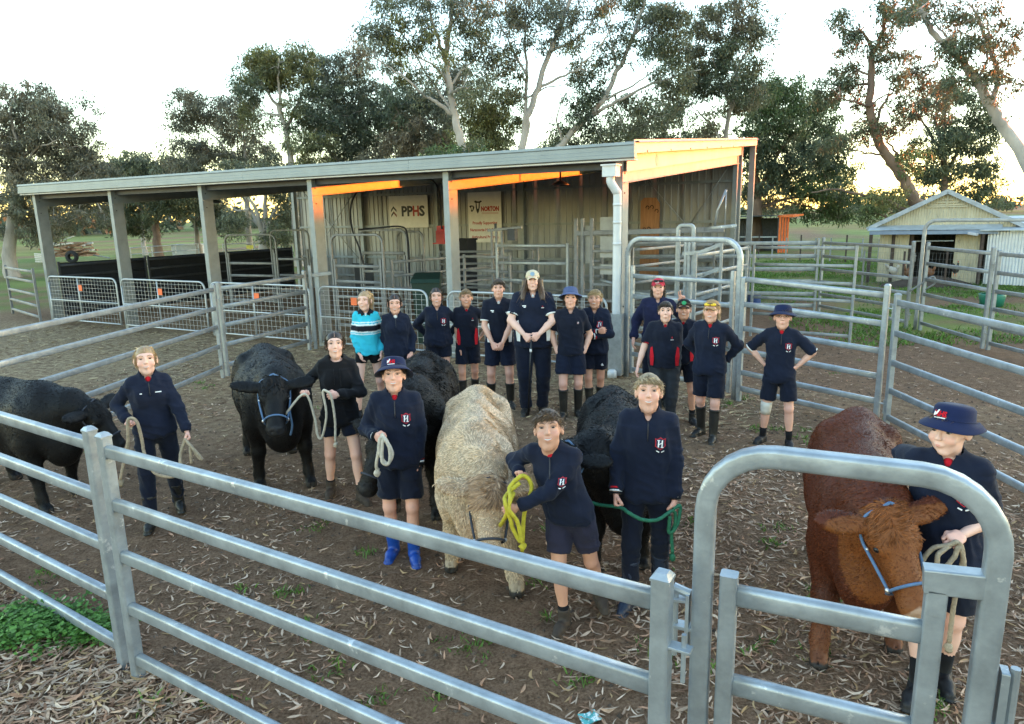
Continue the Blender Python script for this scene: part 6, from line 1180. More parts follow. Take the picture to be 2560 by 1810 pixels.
# back row
P7 = pp('girl in bright blue striped rugby top and black shorts', (832, 650), (806, 936, 6), (862, 926, -10), skin=PALE, hair=('tied', (.45, .31, .17), .14), fem=True, smile=True, top=('rugby', CYAN, dict(hem=.86, innerm=WHITEC)), bottom=('shorts', BLACKC, dict(hem=.74, r=.085)), shoes=('shoe', SHOEK, .3, .02), Lp=(810, 806, -.12), Rp=(856, 802, -.08), look=(-22, 2, 0), b=.92, seed=7, **BK)
P8 = pp('dark-haired girl in plain navy fleece next to the striped top', (895, 658), (882, 934, 6), (916, 930, -6), skin=FAIR, hair=('tied', DKBR, .02), fem=True, smile=True, top=('fleece', NAVY, dict(inner=True, innerm=WHITEC, hem=.86)), bottom=('trousers', NAVY2), shoes=('gumboot', BOOTK, .3), Lp=(884, 804, -.10), Rp=(922, 804, -.10), pL=(.6, .7, 0), pR=(-.6, .7, 0), seed=8, look=(0, 4, 0), **BK)
P9 = pp('dark-haired girl in crested navy fleece and shorts, hands behind her', (966, 643), (976, 908, 4), (1002, 906, -8), skin=FAIR, hair=('tied', DKBR, .02), fem=True, smile=True, top=('fleece', NAVY, dict(crest=1, innerm=WHITEC, inner=False, hem=.88, flare=1.1)), bottom=('shorts', NAVY2, dict(hem=.71)), shoes=('gumboot', BOOTK, .34), L=(-.14, .16, .98), R=(.14, .16, .98), eL=(-1, .3, 0), eR=(1, .3, 0), b=1.04, seed=9, **BK)
P10 = pp('short fair boy in navy polo with red sides', (1048, 646), (1040, 905, 12), (1066, 897, -8), skin=TAN, hair=('short', SANDY, .035), smile=True, top=('polo', NAVY2, dict(side=REDC, marks=[(.085, 1.29, .007, .009, CRED), (.085, 1.265, .016, .003, CWHITE)])), bottom=('shorts', NAVY2, dict(hem=.60)), shoes=('gumboot', BOOTK, .36), Lp=(1032, 800, -.08), R=(.20, .10, .98), eR=(1, .3, 0), seed=10, **BK)
P11 = pp('brown-haired boy in navy polo with white-edged collar, hands clasped', (1113, 623), (1102, 912, 8), (1146, 915, -10), skin=FAIR, hair=('short', (.085, .055, .032), .03), top=('polo', NAVY2, dict(innerm=WHITEC, side=WHITEC, cuff=WHITEC, marks=[(-.085, 1.315, .022, .006, CWHITE), (-.08, 1.298, .012, .005, CWHITE), (.10, 1.29, .015, .003, CWHITE)])), bottom=('shorts', NAVY, dict(hem=.58)), shoes=('gumboot', BOOTK, .34), Lp=(1110, 782, -.24), Rp=(1121, 782, -.27), hL='grip', hR='grip', pL=(.5, .8, 0), pR=(-.5, .8, 0), eL=(-1, .4, 0), eR=(1, .4, 0), b=1.08, seed=11, **BK)
def stick12(t, S_, hc, HR, hs, wr, el, kn, an, sf, topo, hands): pass
P12 = pp('tall long-haired person in cream cap and navy polo resting on a black cane', (1188, 603), (1180, 930, 10), (1217, 928, -10), skin=PALE, hair=('long', (.13, .075, .038), .25), hat=('cap', STRAWC, dict(patch=M('blue_patch', (.22, .33, .45), .7), tilt=-4)), top=('polo', NAVY, dict(innerm=WHITEC, side=WHITEC, cuff=WHITEC, hem=.82, marks=[(-.10, 1.31, .022, .006, CWHITE), (-.095, 1.295, .012, .005, CWHITE), (.11, 1.30, .006, .007, CRED), (.11, 1.285, .016, .003, CWHITE)])), bottom=('trousers', NAVY2, dict(r=.072)), shoes=('gumboot', BOOTK, .26), Lp=(1185, 762, -.36), Rp=(1198, 760, -.38), hL='grip', hR='grip', pL=(.4, .8, 0), pR=(-.4, .8, 0), eL=(-1, .3, 0), eR=(1, .3, 0), b=1.34, seed=12, **BK)
P13 = pp('boy in blue denim bucket hat with hands in his shorts pockets', (1275, 645), (1264, 940, 12), (1296, 934, -10), skin=FAIR, hair=('mullet', DKBR, .06), hat=('bucket', DENIM, dict(tilt=-14)), top=('polo', NAVY2, dict(marks=[(.095, 1.285, .010, .012, CWHITE), (.095, 1.285, .007, .008, CRED)], placket=False)), bottom=('shorts', NAVY, dict(hem=.60, r=.112)), shoes=('gumboot', BOOTK, .40), L=(-.178, -.03, .885), R=(.178, -.03, .885), hL=None, hR=None, eL=(-.8, .7, -.2), eR=(.8, .7, -.2), b=1.02, seed=13, **BK)
P14 = pp('fair boy with crossed arms in navy fleece beside the downpipe', (1337, 646), (1322, 922, 16), (1345, 914, -8), skin=TAN, hair=('short', (.42, .29, .14), .04), smile=True, top=('fleece', NAVY, dict(crest=1, inner=False, cuff=1)), bottom=('shorts', NAVY2, dict(hem=.60, logo=1)), shoes=('gumboot', BOOTK, .34), Lp=(1354, 742, -.26), Rp=(1316, 756, -.24), hL='grip', hR='grip', pL=(.2, 1, 0), pR=(-.2, 1, 0), eL=(-.8, .1, -.6), eR=(.8, .1, -.6), seed=14, face=-8, **BK)
P15 = pp('tall person in red cap making a peace sign behind the others', (1467, 618), (1450, 905, 8), (1490, 905, -8), skin=FAIR, hair=('mullet', DKBR, .09), hat=('cap', REDCAP, dict(shades=KLENS, tilt=-12)), top=('fleece', cloth('indigo_softshell', (.014, .016, .045)), dict(inner=False)), bottom=('trousers', NAVY2), shoes=('gumboot', BOOTK, .3), Lp=(1418, 772, -.05), Rp=(1528, 664, -.10), hR='peace', pR=(0, -1, 0), eR=(.8, .3, -.7), b=1.12, seed=15, **BK)
P16 = pp('round-faced brown-haired boy in polo with red sides and charcoal trousers', (1478, 670), (1470, 962, 10), (1502, 958, -10), skin=PALE, hair=('short', (.06, .04, .025), .03), top=('polo', NAVY2, dict(side=REDC, cuff=REDC, marks=[(.09, 1.27, .007, .010, CRED), (.09, 1.24, .02, .003, CWHITE)])), bottom=('trousers', CHAR, dict(r=.075)), shoes=('gumboot', BOOTK, .26), Lp=(1425, 838, -.05), Rp=(1513, 848, -.05), b=1.24, seed=16, **BK)
P17 = pp('boy in plain black cap between the red-sided polo and the tan cap', (1526, 666), (1500, 944, 20), (1552, 946, -16), skin=TAN, hair=('short', BROWN, .025), hat=('cap', BLACKC, dict(tilt=-4, patch=M('green_patch', (.03, .30, .12), .7))), smile=True, top=('polo', NAVY2, dict(side=REDC, marks=[(.09, 1.27, .007, .010, CWHITE)])), bottom=('shorts', NAVY2, dict(hem=.60)), shoes=('boot', SHOEK, .3, .12), Lp=(1500, 830, .10), Rp=(1560, 790, .14), seed=17, b=.95, **BK)
P18 = pp('boy in tan cap with yellow sunglasses and crested fleece, hands behind', (1575, 671), (1572, 975, 22), (1598, 992, -4), skin=FAIR, hair=('mullet', BLONDE, .06), hat=('cap', BRCAP, dict(shades=YLENS, tilt=-2)), smile=True, top=('fleece', NAVY, dict(crest=1, hem=.82)), bottom=('shorts', NAVY2, dict(hem=.54)), shoes=('gumboot', BOOTK, .40), L=(-.13, .17, .95), R=(.16, .17, .95), eL=(-1, .3, 0), eR=(1, .35, 0), b=1.08, seed=18, face=-10, **BK)
def glasses(t, S_, hc, HR, hs, wr, el, kn, an, sf, topo, hands):
    tf = lambda V: ((np.asarray(V)*hs)@HR.T+hc)*S_
    m = MB()
    for x in (-1, 1): a = np.linspace(0, 2*math.pi, 15); m.tube(np.c_[x*.034+.021*np.cos(a), -.108+.0*a, .012+.015*np.sin(a)], .002, 5); m.tube([(x*.055, -.106, .014), (x*.078, .01, .012)], .002, 5)
    m.tube([(-.013, -.109, .014), (.013, -.109, .014)], .002, 5); mk('glasses', tf(np.concatenate(m.V)), m.F, KLENS, t)
    k = kn[-1]; u = (an[-1]-k)/np.linalg.norm(an[-1]-k); mk('knee_bandage', *tube(np.array([k-u*.075, k-u*.02, k+u*.03, k+u*.085])*S_, np.array([.066, .067, .064, .058])*S_, 16), BAND, t)
P19 = pp('person in navy bucket hat with hands on hips and a bandaged knee', (1738, 683), (1709, 990, 26), (1768, 1000, -10), skin=FAIR, hair=('short', BROWN, .03), hat=('bucket', NAVYHAT, dict(tilt=-6)), top=('fleece', NAVY, dict(crest=1, short=True, sl=1.0, hem=.80, cuff=WHITEC)), bottom=('shorts', NAVY2, dict(hem=.57)), shoes=('shoe', SHOEK, .3, .12), L=(-.185, .03, 1.0), R=(.185, -.02, .99), hL='flat', hR='flat', pL=(.8, .3, 0), pR=(-.8, .3, 0), eL=(-1, .25, .1), eR=(1, .15, .1), seed=19, extra=glasses, **BK)
# the cane
t = thing('walking_cane', 'thin black cane held upright by the long-haired person', 'cane', (*gp(1184, 938)[:2], 0)); a = gp(1184, 938); b_ = P12[-1]*.5+P12[1]*.5+np.array([0, -.02, .06]); mk('cane_shaft', *tube([a, b_], .011, 8), STICK, t, world=True)
q = a+(b_-a)*.82; mk('cane_band', *tube([q-[0, 0, .02], q+[0, 0, .02]], .014, 8), WHITEC, t, world=True)
# ------------------------------------------------------------------ cattle
HIDE = M('cattle_hide', (1, 1, 1), .55, 0, .22, 9, .2, 60, attr=True, spec=.22); FURM = M('cattle_hair', (1, 1, 1), .5, 0, .15, 20, attr=True, spec=.2)
HALT_B = M('blue_halter', (.09, .16, .28), .7); HALT_D = M('dark_halter', (.035, .04, .055), .7); RING = M('halter_ring', (.6, .6, .62), .3, .9); EYEM = M('cow_eye', (.012, .010, .010), .15); NOSEM = M('nose_skin', (1, 1, 1), .35, 0, .15, 40, attr=True, spec=.5)
def cow(label, foot_xy, yaw, k, base, belly=None, headc=None, poll=(0, -.98, 1.20), muz=(0, -1.32, .86), roll=0., steps=None, fur=24000, flen=.014, furc=None, nose=(.02, .02, .022), curl=.25, res=.017, seed=0, halter=None, wide=1., eartag=None, group='cattle in the yard', hindpale=None, legc=None, length=1., eartilt=0., earback=.3):
    """head towards local -y; k scales a 1.25 m tall beast"""
    RR = np.random.default_rng(300+seed); base = np.array(base); t = thing('cow', label, 'cow', (foot_xy[0], foot_xy[1], zat(*foot_xy)-.01), yaw, group)
    poll = np.array(poll, float); muz = np.array(muz, float); W = wide; Ly = length
    lo = np.min([(-.55, -1.05, -.01), poll-.35, muz-.2], 0); hi = np.max([(.55, 1.08*Ly+.05, 1.45), poll+.35, muz+.2], 0); lo[2] = -.02
    s = SDF(lo, hi, res); kk = .10
    s.ell((0, -.42, .90), (.27*W, .42, .36), kk); s.ell((0, .08*Ly, .86), (.335*W, .58*Ly, .37), kk); s.ell((0, .58*Ly, .93), (.28*W, .36, .31), kk)
    s.cone((0, -.45, 1.17), (0, .65*Ly, 1.17), .075, .085, .12); s.cone((-.19*W, .50*Ly, 1.12), (.19*W, .50*Ly, 1.12), .07, .07, .10); s.ell((0, .86*Ly, 1.12), (.08, .10, .08), .10)
    s.ell((0, -.72, .66), (.16*W, .18, .22), .12); s.ell((0, -.1, .60), (.22*W, .5, .16), .12)
    for q in (-1, 1): s.ell((q*.20*W, -.46, .82), (.10, .20, .30), .08); s.ell((q*.19*W, .66*Ly, .80), (.13, .24, .33), .09)
    # neck and head
    nb = np.array([0, -.60, 1.0]); mid = nb*.5+poll*.5+[0, 0, .02]; s.cone(nb, mid, .25, .19, .10, sc=(.85, 1, 1)); s.cone(mid, poll+[0, .03, -.04], .19, .135, .08, sc=(.9, 1, 1)); s.cone((0, -.66, .78), mid+[0, -.02, -.14], .16, .11, .10)
    hd = muz-poll; HLn = np.linalg.norm(hd); hd /= HLn; up = np.array([0, -.25, 1.]) if abs(hd[2]) < .9 else np.array([0, -1., .2]); hx = np.cross(hd, up); hx /= np.linalg.norm(hx); hu = np.cross(hx, hd)
    cr, sr = math.cos(math.radians(roll)), math.sin(math.radians(roll)); hx, hu = hx*cr+hu*sr, hu*cr-hx*sr; H = lambda x, y, z: poll+hx*x+hd*y*HLn/.48+hu*z; HM = np.stack([hx, hd, hu], 1)
    s.ell(H(0, .06, .0), (.115, .13, .115), .05, rot=HM); s.cone(H(0, .08, -.01), H(0, .33, -.015), .105, .075, .05); s.cone(H(0, .1, -.08), H(0, .36, -.07), .075, .055, .05); s.ell(H(0, .42, -.03), (.085, .07, .070), .04, rot=HM); s.ell(H(0, .40, -.085), (.055, .06, .035), .03, rot=HM); s.ell(H(0, -.02, .075), (.07, .06, .04), .05, rot=HM)
    for q in (-1, 1):
        s.ell(H(q*.085, .13, .035), (.035, .05, .035), .03, rot=HM); s.ell(H(q*.035, .475, .0), (.018, .02, .015), .012, rot=HM, op='s')
        ed = hx*q*1.+hu*(.05+eartilt*q)-hd*earback; ed /= np.linalg.norm(ed); e0 = H(q*.10, .015, .02); en = np.cross(ed, hd); en /= np.linalg.norm(en); em = np.stack([ed, np.cross(en, ed), en], 1); s.ell(e0+ed*.13, (.145, .066, .024), .02, rot=em); s.cone(e0, e0+ed*.06, .035, .035, .03)
    # legs
    st = steps or {}; feet = {}
    for nm, q, y0 in (('fl', -1, -.48), ('fr', 1, -.48), ('hl', -1, .62*Ly), ('hr', 1, .62*Ly)):
        dx, dy, dz = st.get(nm, (0, 0, 0)); x = q*.185*W
        if nm[0] == 'f': P = [(x, y0, .70), (x+dx*.3, y0+dy*.45-.01, .40), (x+dx*.8, y0+dy*.9, .15+dz), (x+dx, y0+dy-.03, .05+dz)]; r = [.115, .062, .044, .052]
        else: P = [(x, y0, .72), (x+dx*.3, y0+.13+dy*.4, .45), (x+dx*.8, y0+.09+dy*.9, .15+dz), (x+dx, y0+.06+dy, .05+dz)]; r = [.15, .068, .046, .052]
        P = np.array(P); s.chain(P, r, .05); s.ell(P[1], (.06, .062, .07), .03); f = P[3]; s.cone(f+[0, 0, .01], f+[0, -.04, -.01], .050, .056, .02); feet[nm] = f
        s.cone(f+[0, -.10, -.05], f+[0, -.055, .045], .010, .010, .008, op='s')
    s.plane((0, 0, 0), (0, 0, -1))
    if fur: 
        tl = smoothpath([(0, .93*Ly, 1.12), (0, 1.0*Ly, 1.0), (.02, 1.01*Ly, .7), (.03, .98*Ly, .45)], 4); s.chain(tl, np.linspace(.045, .03, len(tl)), .03)
    V, F = s.mesh(); N_ = vnorm(V, F); V = V+N_*((fbm(V, 4.5, 2, seed)-.5)*.022)[:, None]; nf = fbm(V, 3., 3, 5+seed)[:, None]
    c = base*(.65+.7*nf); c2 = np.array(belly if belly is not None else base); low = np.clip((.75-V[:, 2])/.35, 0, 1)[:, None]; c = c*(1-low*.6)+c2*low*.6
    hp = (V-poll)@HM; onh = ((hp[:, 1] > -.04) & (np.linalg.norm(V-(poll*.5+muz*.5), axis=1) < .42))[:, None]
    if headc is not None: c = np.where(onh, np.array(headc)*(.7+.6*nf), c)
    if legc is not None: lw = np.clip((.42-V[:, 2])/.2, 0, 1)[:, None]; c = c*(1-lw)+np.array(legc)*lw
    hoof = V[:, 2] < .062; c[hoof] = (.035, .030, .027)
    nd = np.linalg.norm(V-H(0, .46, -.03), axis=1); m = nd < .075; c[m] = np.array(nose)*(.85+.3*nf[m])
    mk('body', V*k, F, HIDE, t, c)
    for q in (-1, 1): V2, F2 = sphere(H(q*.108, .14, .030), (.020, .020, .017), 10, 7); mk('eye', V2*k, F2, EYEM, t)
    if fur:
        ok = (V[:, 2] > .10) & (nd > .085); tri = F[ok[F].all(1)]; A = np.linalg.norm(np.cross(V[tri[:, 2]]-V[tri[:, 0]], V[tri[:, 3]]-V[tri[:, 1]]), axis=1); pk = RR.choice(len(tri), fur, p=A/A.sum()); u = RR.random((fur, 2, 1)); q = tri[pk]; p = (V[q[:, 0]]*(1-u[:, 0])+V[q[:, 1]]*u[:, 0])*(1-u[:, 1])+(V[q[:, 3]]*(1-u[:, 0])+V[q[:, 2]]*u[:, 0])*u[:, 1]; n = N_[q[:, 0]]; cc = c[q[:, 0]]
        fl = np.c_[n[:, 0]*.35, np.full(fur, .55), np.full(fur, -.65)]; sw = np.stack([fbm(p, 7, 2, 11+seed+i)-.5 for i in range(3)], 1)*curl*9; fl = fl+sw; fl = fl-n*np.sum(fl*n, 1)[:, None]; fl /= np.linalg.norm(fl, axis=1)[:, None]+1e-9
        L = flen*(.5+RR.random(fur)); L = np.where(p[:, 2] > 1.15, L*1.15, L); hp2 = (p-poll)@HM; tuft = (np.abs(hp2[:, 1]-.03) < .11) & (hp2[:, 2] > .02) & (np.abs(hp2[:, 0]) < .12); L = np.where(tuft, L*(2.0 if flen < .02 else 1.2), np.where((hp2[:, 1] > .05) & (np.linalg.norm(p-muz, axis=1) < .42), L*.55, L)); d = fl+n*(.28+curl*.5); sd = np.cross(d, n+RR.normal(size=(fur, 3))*.5); sd /= np.linalg.norm(sd, axis=1)[:, None]+1e-9; d /= np.linalg.norm(d, axis=1)[:, None]; w_ = (.0022+.0012*RR.random(fur))
        d2 = d+sw*.5-n*.3; d2 /= np.linalg.norm(d2, axis=1)[:, None]; V3 = np.stack([p-sd*w_[:, None], p+sd*w_[:, None], p+d*(L*.55)[:, None]+sd*w_[:, None]*.7, p+d*(L*.55)[:, None]+d2*(L*.5)[:, None]], 1).reshape(-1, 3)
        fc = (cc if furc is None else np.where(tuft[:, None] & (headc is not None), np.array(headc if headc is not None else base)*1.1, cc*.5+np.array(furc)*.5))*(.55+.95*RR.random((fur, 1)))
        o = mk('coat_hair', V3*k, np.arange(fur*4).reshape(-1, 4), FURM, t, np.repeat(fc, 4, 0), smooth=False); tag(o, kind='stuff')
    cy, sy_ = math.cos(yaw), math.sin(yaw); wl = lambda p: np.array([p[0]*cy-p[1]*sy_, p[0]*sy_+p[1]*cy, p[2]])*k+np.array(t.location)
    if halter:
        hm, hang = halter; m = MB()
        def ringp(y, rx, rz, zc): a = np.linspace(0, 2*math.pi, 25); return np.array([H(rx*math.cos(q), y, zc+rz*math.sin(q)) for q in a])
        nb_ = ringp(.33, .098, .108, -.045); o = mk('halter', *tube(nb_*k, .0085*k, 7), hm, t)
        for q in (-1, 1): pts = smoothpath([H(q*.098, .33, -.045), H(q*.125, .18, -.03), H(q*.135, .06, -.03), H(q*.12, -.02, .04), H(0, -.055, .125)], 5); mk('halter_strap', *tube(pts*k, .0085*k, 7), hm, o); V2, F2 = sphere(H(q*.10, .325, -.045)*k, .016*k, 8, 6); mk('halter_ring', V2, F2, RING, o); V2, F2 = sphere(H(q*.128, .12, -.03)*k, .010*k, 8, 6); mk('halter_ring', V2, F2, RING, o)
        if hang: a = H(hang*.13, .13, -.04)*k; pts = smoothpath([a, a+np.array([hang*.01, .0, -.12])*k, a+np.array([hang*.0, .01, -.24])*k, a+np.array([hang*.02, .02, -.33])*k], 4); mk('loose_strap', *tube(pts, .010*k, 6), HALT_B, o)
    if eartag: 
        q = eartag[0]; ed = hx*q*1.+hu*.05-hd*earback; ed /= np.linalg.norm(ed); e = (H(q*.10, .015, .02)+ed*.12+hd*.03)*k; m = MB(); V2 = [e+(hx*a+hu*b_)*k for a, b_ in ((-.02, .01), (.02, .01), (.025, -.05), (-.025, -.05))]; V2 += [v+hd*.006 for v in V2]; mk('ear_tag', V2, [(0, 1, 2, 3), (7, 6, 5, 4), (0, 4, 5, 1), (1, 5, 6, 2), (2, 6, 7, 3), (3, 7, 4, 0)], eartag[1], t, smooth=False)
    return dict(t=t, H=lambda x, y, z: wl(H(x, y, z)), chin=wl(H(0, .33, -.15)), wl=wl)
BLK = (.0055, .0050, .0054)
def face_to(a, b_):
    """yaw that points local -y from a to b_"""
    d = np.asarray(b_)[:2]-np.asarray(a)[:2]; return math.atan2(d[0], -d[1])
g = lambda x, y: gp(x, y)[:2]
def cow_at(front, rear):
    """centre and yaw from picture points under the front feet and under the hind feet"""
    a, b_ = g(*front), g(*rear); d = (b_-a); return a, b_, math.atan2(-d[0], d[1])+0.0
def place(front, rear, k, Ly=1.):
    a, b_ = g(*front), g(*rear); d = b_-a; d /= np.linalg.norm(d); yaw = math.atan2(-d[0], d[1]); c = a+d*.50*k; return c, yaw
c, yw = place((640, 1095), (600, 985), 1.0); C2 = cow('black cow with blue halter facing the camera beside the girl in the hoodie', c, yw, 1.0, BLK, furc=(.010, .008, .0075), poll=(-.06, -.98, 1.14), muz=(-.10, -1.30, .80), fur=26000, flen=.013, halter=(HALT_B, -1), wide=1.12, seed=1, steps={'fl': (-.02, .10, 0), 'fr': (.03, -.06, 0), 'hl': (-.05, .05, 0), 'hr': (0, -.1, 0)}, earback=.15)
c, yw = place((100, 1145), (-30, 1005), .92); C1 = cow('black cow at the left edge with its head lowered', c, yw+.30, .92, BLK, furc=(.008, .008, .009), poll=(.16, -.98, 1.00), muz=(.28, -1.24, .62), fur=24000, flen=.014, halter=(HALT_D, -1), wide=1.05, seed=2, steps={'fl': (-.02, -.12, 0), 'fr': (.02, .10, 0)}, earback=.1)
c, yw = place((930, 1150), (990, 985), 1.0); C3 = cow('shaggy black cow half hidden behind the boy in blue boots', c, yw, 1.0, (.008, .0068, .0062), furc=(.016, .012, .010), poll=(-.12, -.90, .86), muz=(-.30, -1.14, .46), fur=36000, flen=.024, curl=.3, halter=(HALT_D, 0), seed=3, steps={'fl': (0, .05, 0), 'fr': (.03, -.1, 0)}, earback=.2)
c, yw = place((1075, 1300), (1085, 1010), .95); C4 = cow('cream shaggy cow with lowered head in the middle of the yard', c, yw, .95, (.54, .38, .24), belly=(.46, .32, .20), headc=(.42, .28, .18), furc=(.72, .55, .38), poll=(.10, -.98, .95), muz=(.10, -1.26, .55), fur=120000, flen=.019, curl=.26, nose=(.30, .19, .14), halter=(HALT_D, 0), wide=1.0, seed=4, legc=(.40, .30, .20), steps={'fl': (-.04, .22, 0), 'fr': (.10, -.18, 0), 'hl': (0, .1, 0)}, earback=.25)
c, yw = place((1375, 1275), (1400, 1030), .92); C5 = cow('black calf with yellow ear tag between the two front boys', c, yw+.12, .92, BLK, furc=(.009, .009, .011), poll=(-.40, -.86, 1.13), muz=(-.64, -1.05, .86), fur=30000, flen=.017, curl=.4, halter=(HALT_B, 0), seed=5, eartag=(1, M('yellow_ear_tag', (.55, .50, .16), .5)), steps={'fl': (-.04, -.06, 0), 'fr': (.0, .1, 0)}, earback=.35)
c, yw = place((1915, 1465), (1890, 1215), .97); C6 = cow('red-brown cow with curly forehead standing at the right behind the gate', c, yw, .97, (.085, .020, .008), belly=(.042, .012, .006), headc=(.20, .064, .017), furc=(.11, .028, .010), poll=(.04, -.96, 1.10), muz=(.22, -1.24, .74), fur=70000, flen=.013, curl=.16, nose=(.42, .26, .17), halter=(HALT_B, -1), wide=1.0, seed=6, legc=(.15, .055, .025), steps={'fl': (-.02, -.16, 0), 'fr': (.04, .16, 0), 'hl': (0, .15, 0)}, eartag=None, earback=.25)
# ------------------------------------------------------------------ ropes
ROPE = M('jute_rope', (.34, .27, .19), .9, 0, .3, 40, .4, 120); ROPEW = M('white_rope', (.52, .46, .37), .9, 0, .2, 40, .4, 120); ROPEY = M('yellow_rope', (.48, .40, .03), .7, 0, .2, 40, .3, 120); ROPEG = M('green_rope', (.02, .14, .075), .75, 0, .25, 40, .3, 120)
def rope(label, pts, mat, r=.014, name='lead_rope', ends=True, coil=None):
    P = smoothpath(pts, 9); base = P[-1]; t = thing(name, label, 'rope', (base[0], base[1], 0)); V, F = tube(P, r, 8, True, 60.); mk('rope_line', V, F, mat, t, world=True)
    if ends: V2, F2 = sphere(P[-1]-[0, 0, .03], (r*2.0, r*2.0, r*3.0), 8, 7); V2 = V2+RR0.normal(size=V2.shape)*r*.35; mk('frayed_end', V2, F2, mat, t, world=True)
    if coil is not None:
        V, F = tube(smoothpath(coil, 8), r, 8, True, 60.); mk('rope_coil', V, F, mat, t, world=True)
    return t
RR0 = np.random.default_rng(9); A = lambda x, y, Y: at(x, y, Y)
h = P1[-1]; h2 = P1[1]; y1 = h[1]
rope('jute lead rope looping between the blonde woman\'s hands and hanging with a frayed end', [h2+[0, -.03, .02], h2+[-.05, -.05, -.12], A(400, 1065, y1-.02), A(350, 1062, y1-.05), A(325, 1020, y1), A(318, 985, y1), h+[.06, -.03, .03], h+[0, -.04, .05], A(287, 990, y1-.02), A(279, 1030, y1), A(270, 1075, y1)], ROPE, .012, coil=[h2+[0, -.03, .0], h2+[.05, -.05, -.05], h2+[.12, -.04, -.16], h2+[.09, -.04, -.14], h2+[.04, -.04, -.05], h2+[.03, -.04, -.20]])
h = P2[-1]; h2 = P2[1]
rope('pale lead rope drooping between the hoodie girl\'s hands', [C2['chin']+[.08, 0, .10], h+[0, -.03, 0], A(705, 935, h[1]), A(712, 975, h[1]-.02), A(722, 980, h[1]-.03), A(732, 930, h2[1]-.02), h2+[-.04, -.04, .04], h2+[0, -.05, .05], h2+[.03, -.04, .0], A(751, 940, h2[1]), A(752, 990, h2[1])], ROPEW, .0095)
h = P3[-1]
rope('coiled white rope in the bucket-hat boy\'s hand', [h+[0, -.03, .03], h+[-.02, -.04, -.05], h+[-.05, -.03, -.18], h+[-.05, -.02, -.22]], ROPEW, .0105, coil=[h+[0, -.03, .05], h+[.04, -.05, .0], h+[.075, -.05, -.10], h+[.03, -.05, -.17], h+[-.02, -.05, -.08], h+[0, -.05, .03], h+[.055, -.06, -.04], h+[.05, -.06, -.16], h+[.0, -.06, -.15], h+[.01, -.05, .02]])
h = P4[-1]; h2 = P4[1]
rope('bright yellow rope bundled in the leaning boy\'s hands', [C4['chin']+[.05, 0, .1], h2+[0, -.03, -.02], h2+[.03, -.05, .10], h+[-.08, -.05, -.05], h+[0, -.05, .02], h+[.05, -.04, -.06], A(1176, 1150, h[1]-.05), A(1172, 1215, h[1]-.05)], ROPEY, .0115, ends=True, coil=[h+[-.02, -.06, -.02], h+[-.10, -.07, -.09], h2+[0, -.06, .08], h2+[.03, -.06, -.03], A(1150, 1185, h2[1]-.05), A(1168, 1215, h2[1]-.05), A(1160, 1170, h2[1]-.06), h2+[.02, -.07, .05], h+[-.06, -.07, -.08]])
h = P5[-1]; h2 = P5[1]
rope('green lead rope sagging across the fair boy\'s waist', [C5['chin']+[0, 0, .06], A(1330, 1128, h[1]+.1), h+[0, -.03, 0], A(1410, 1150, h[1]-.12), A(1440, 1165, h[1]-.14), A(1475, 1165, h[1]-.13), h2+[0, -.04, .01], h2+[.02, -.03, -.08], A(1506, 1195, h2[1]), A(1508, 1240, h2[1])], ROPEG, .0105, coil=[h2+[0, -.04, .02], h2+[.05, -.02, .03], h2+[.03, -.03, -.1], h2+[-.02, -.03, -.15], h2+[-.02, -.04, -.03]])
h2 = P6[1]; h = P6[-1]
rope('grey lead rope looped in the right-edge boy\'s hand with a knotted end', [C6['chin']+[.06, .02, .05], A(2085, 1235, h2[1]), h2+[-.03, -.03, 0], h2+[.01, -.04, .02], h2+[.05, -.03, -.05], A(2150, 1300, h2[1]), A(2138, 1360, h2[1]+.02), A(2128, 1440, h2[1]+.03)], ROPE, .0105, coil=[h2+[-.02, -.03, .0], h2+[-.08, -.04, -.05], h2+[-.06, -.04, -.13], h2+[0, -.04, -.06], h2+[.02, -.04, .0], h2+[.06, -.03, -.10], h2+[.07, -.02, -.25]])
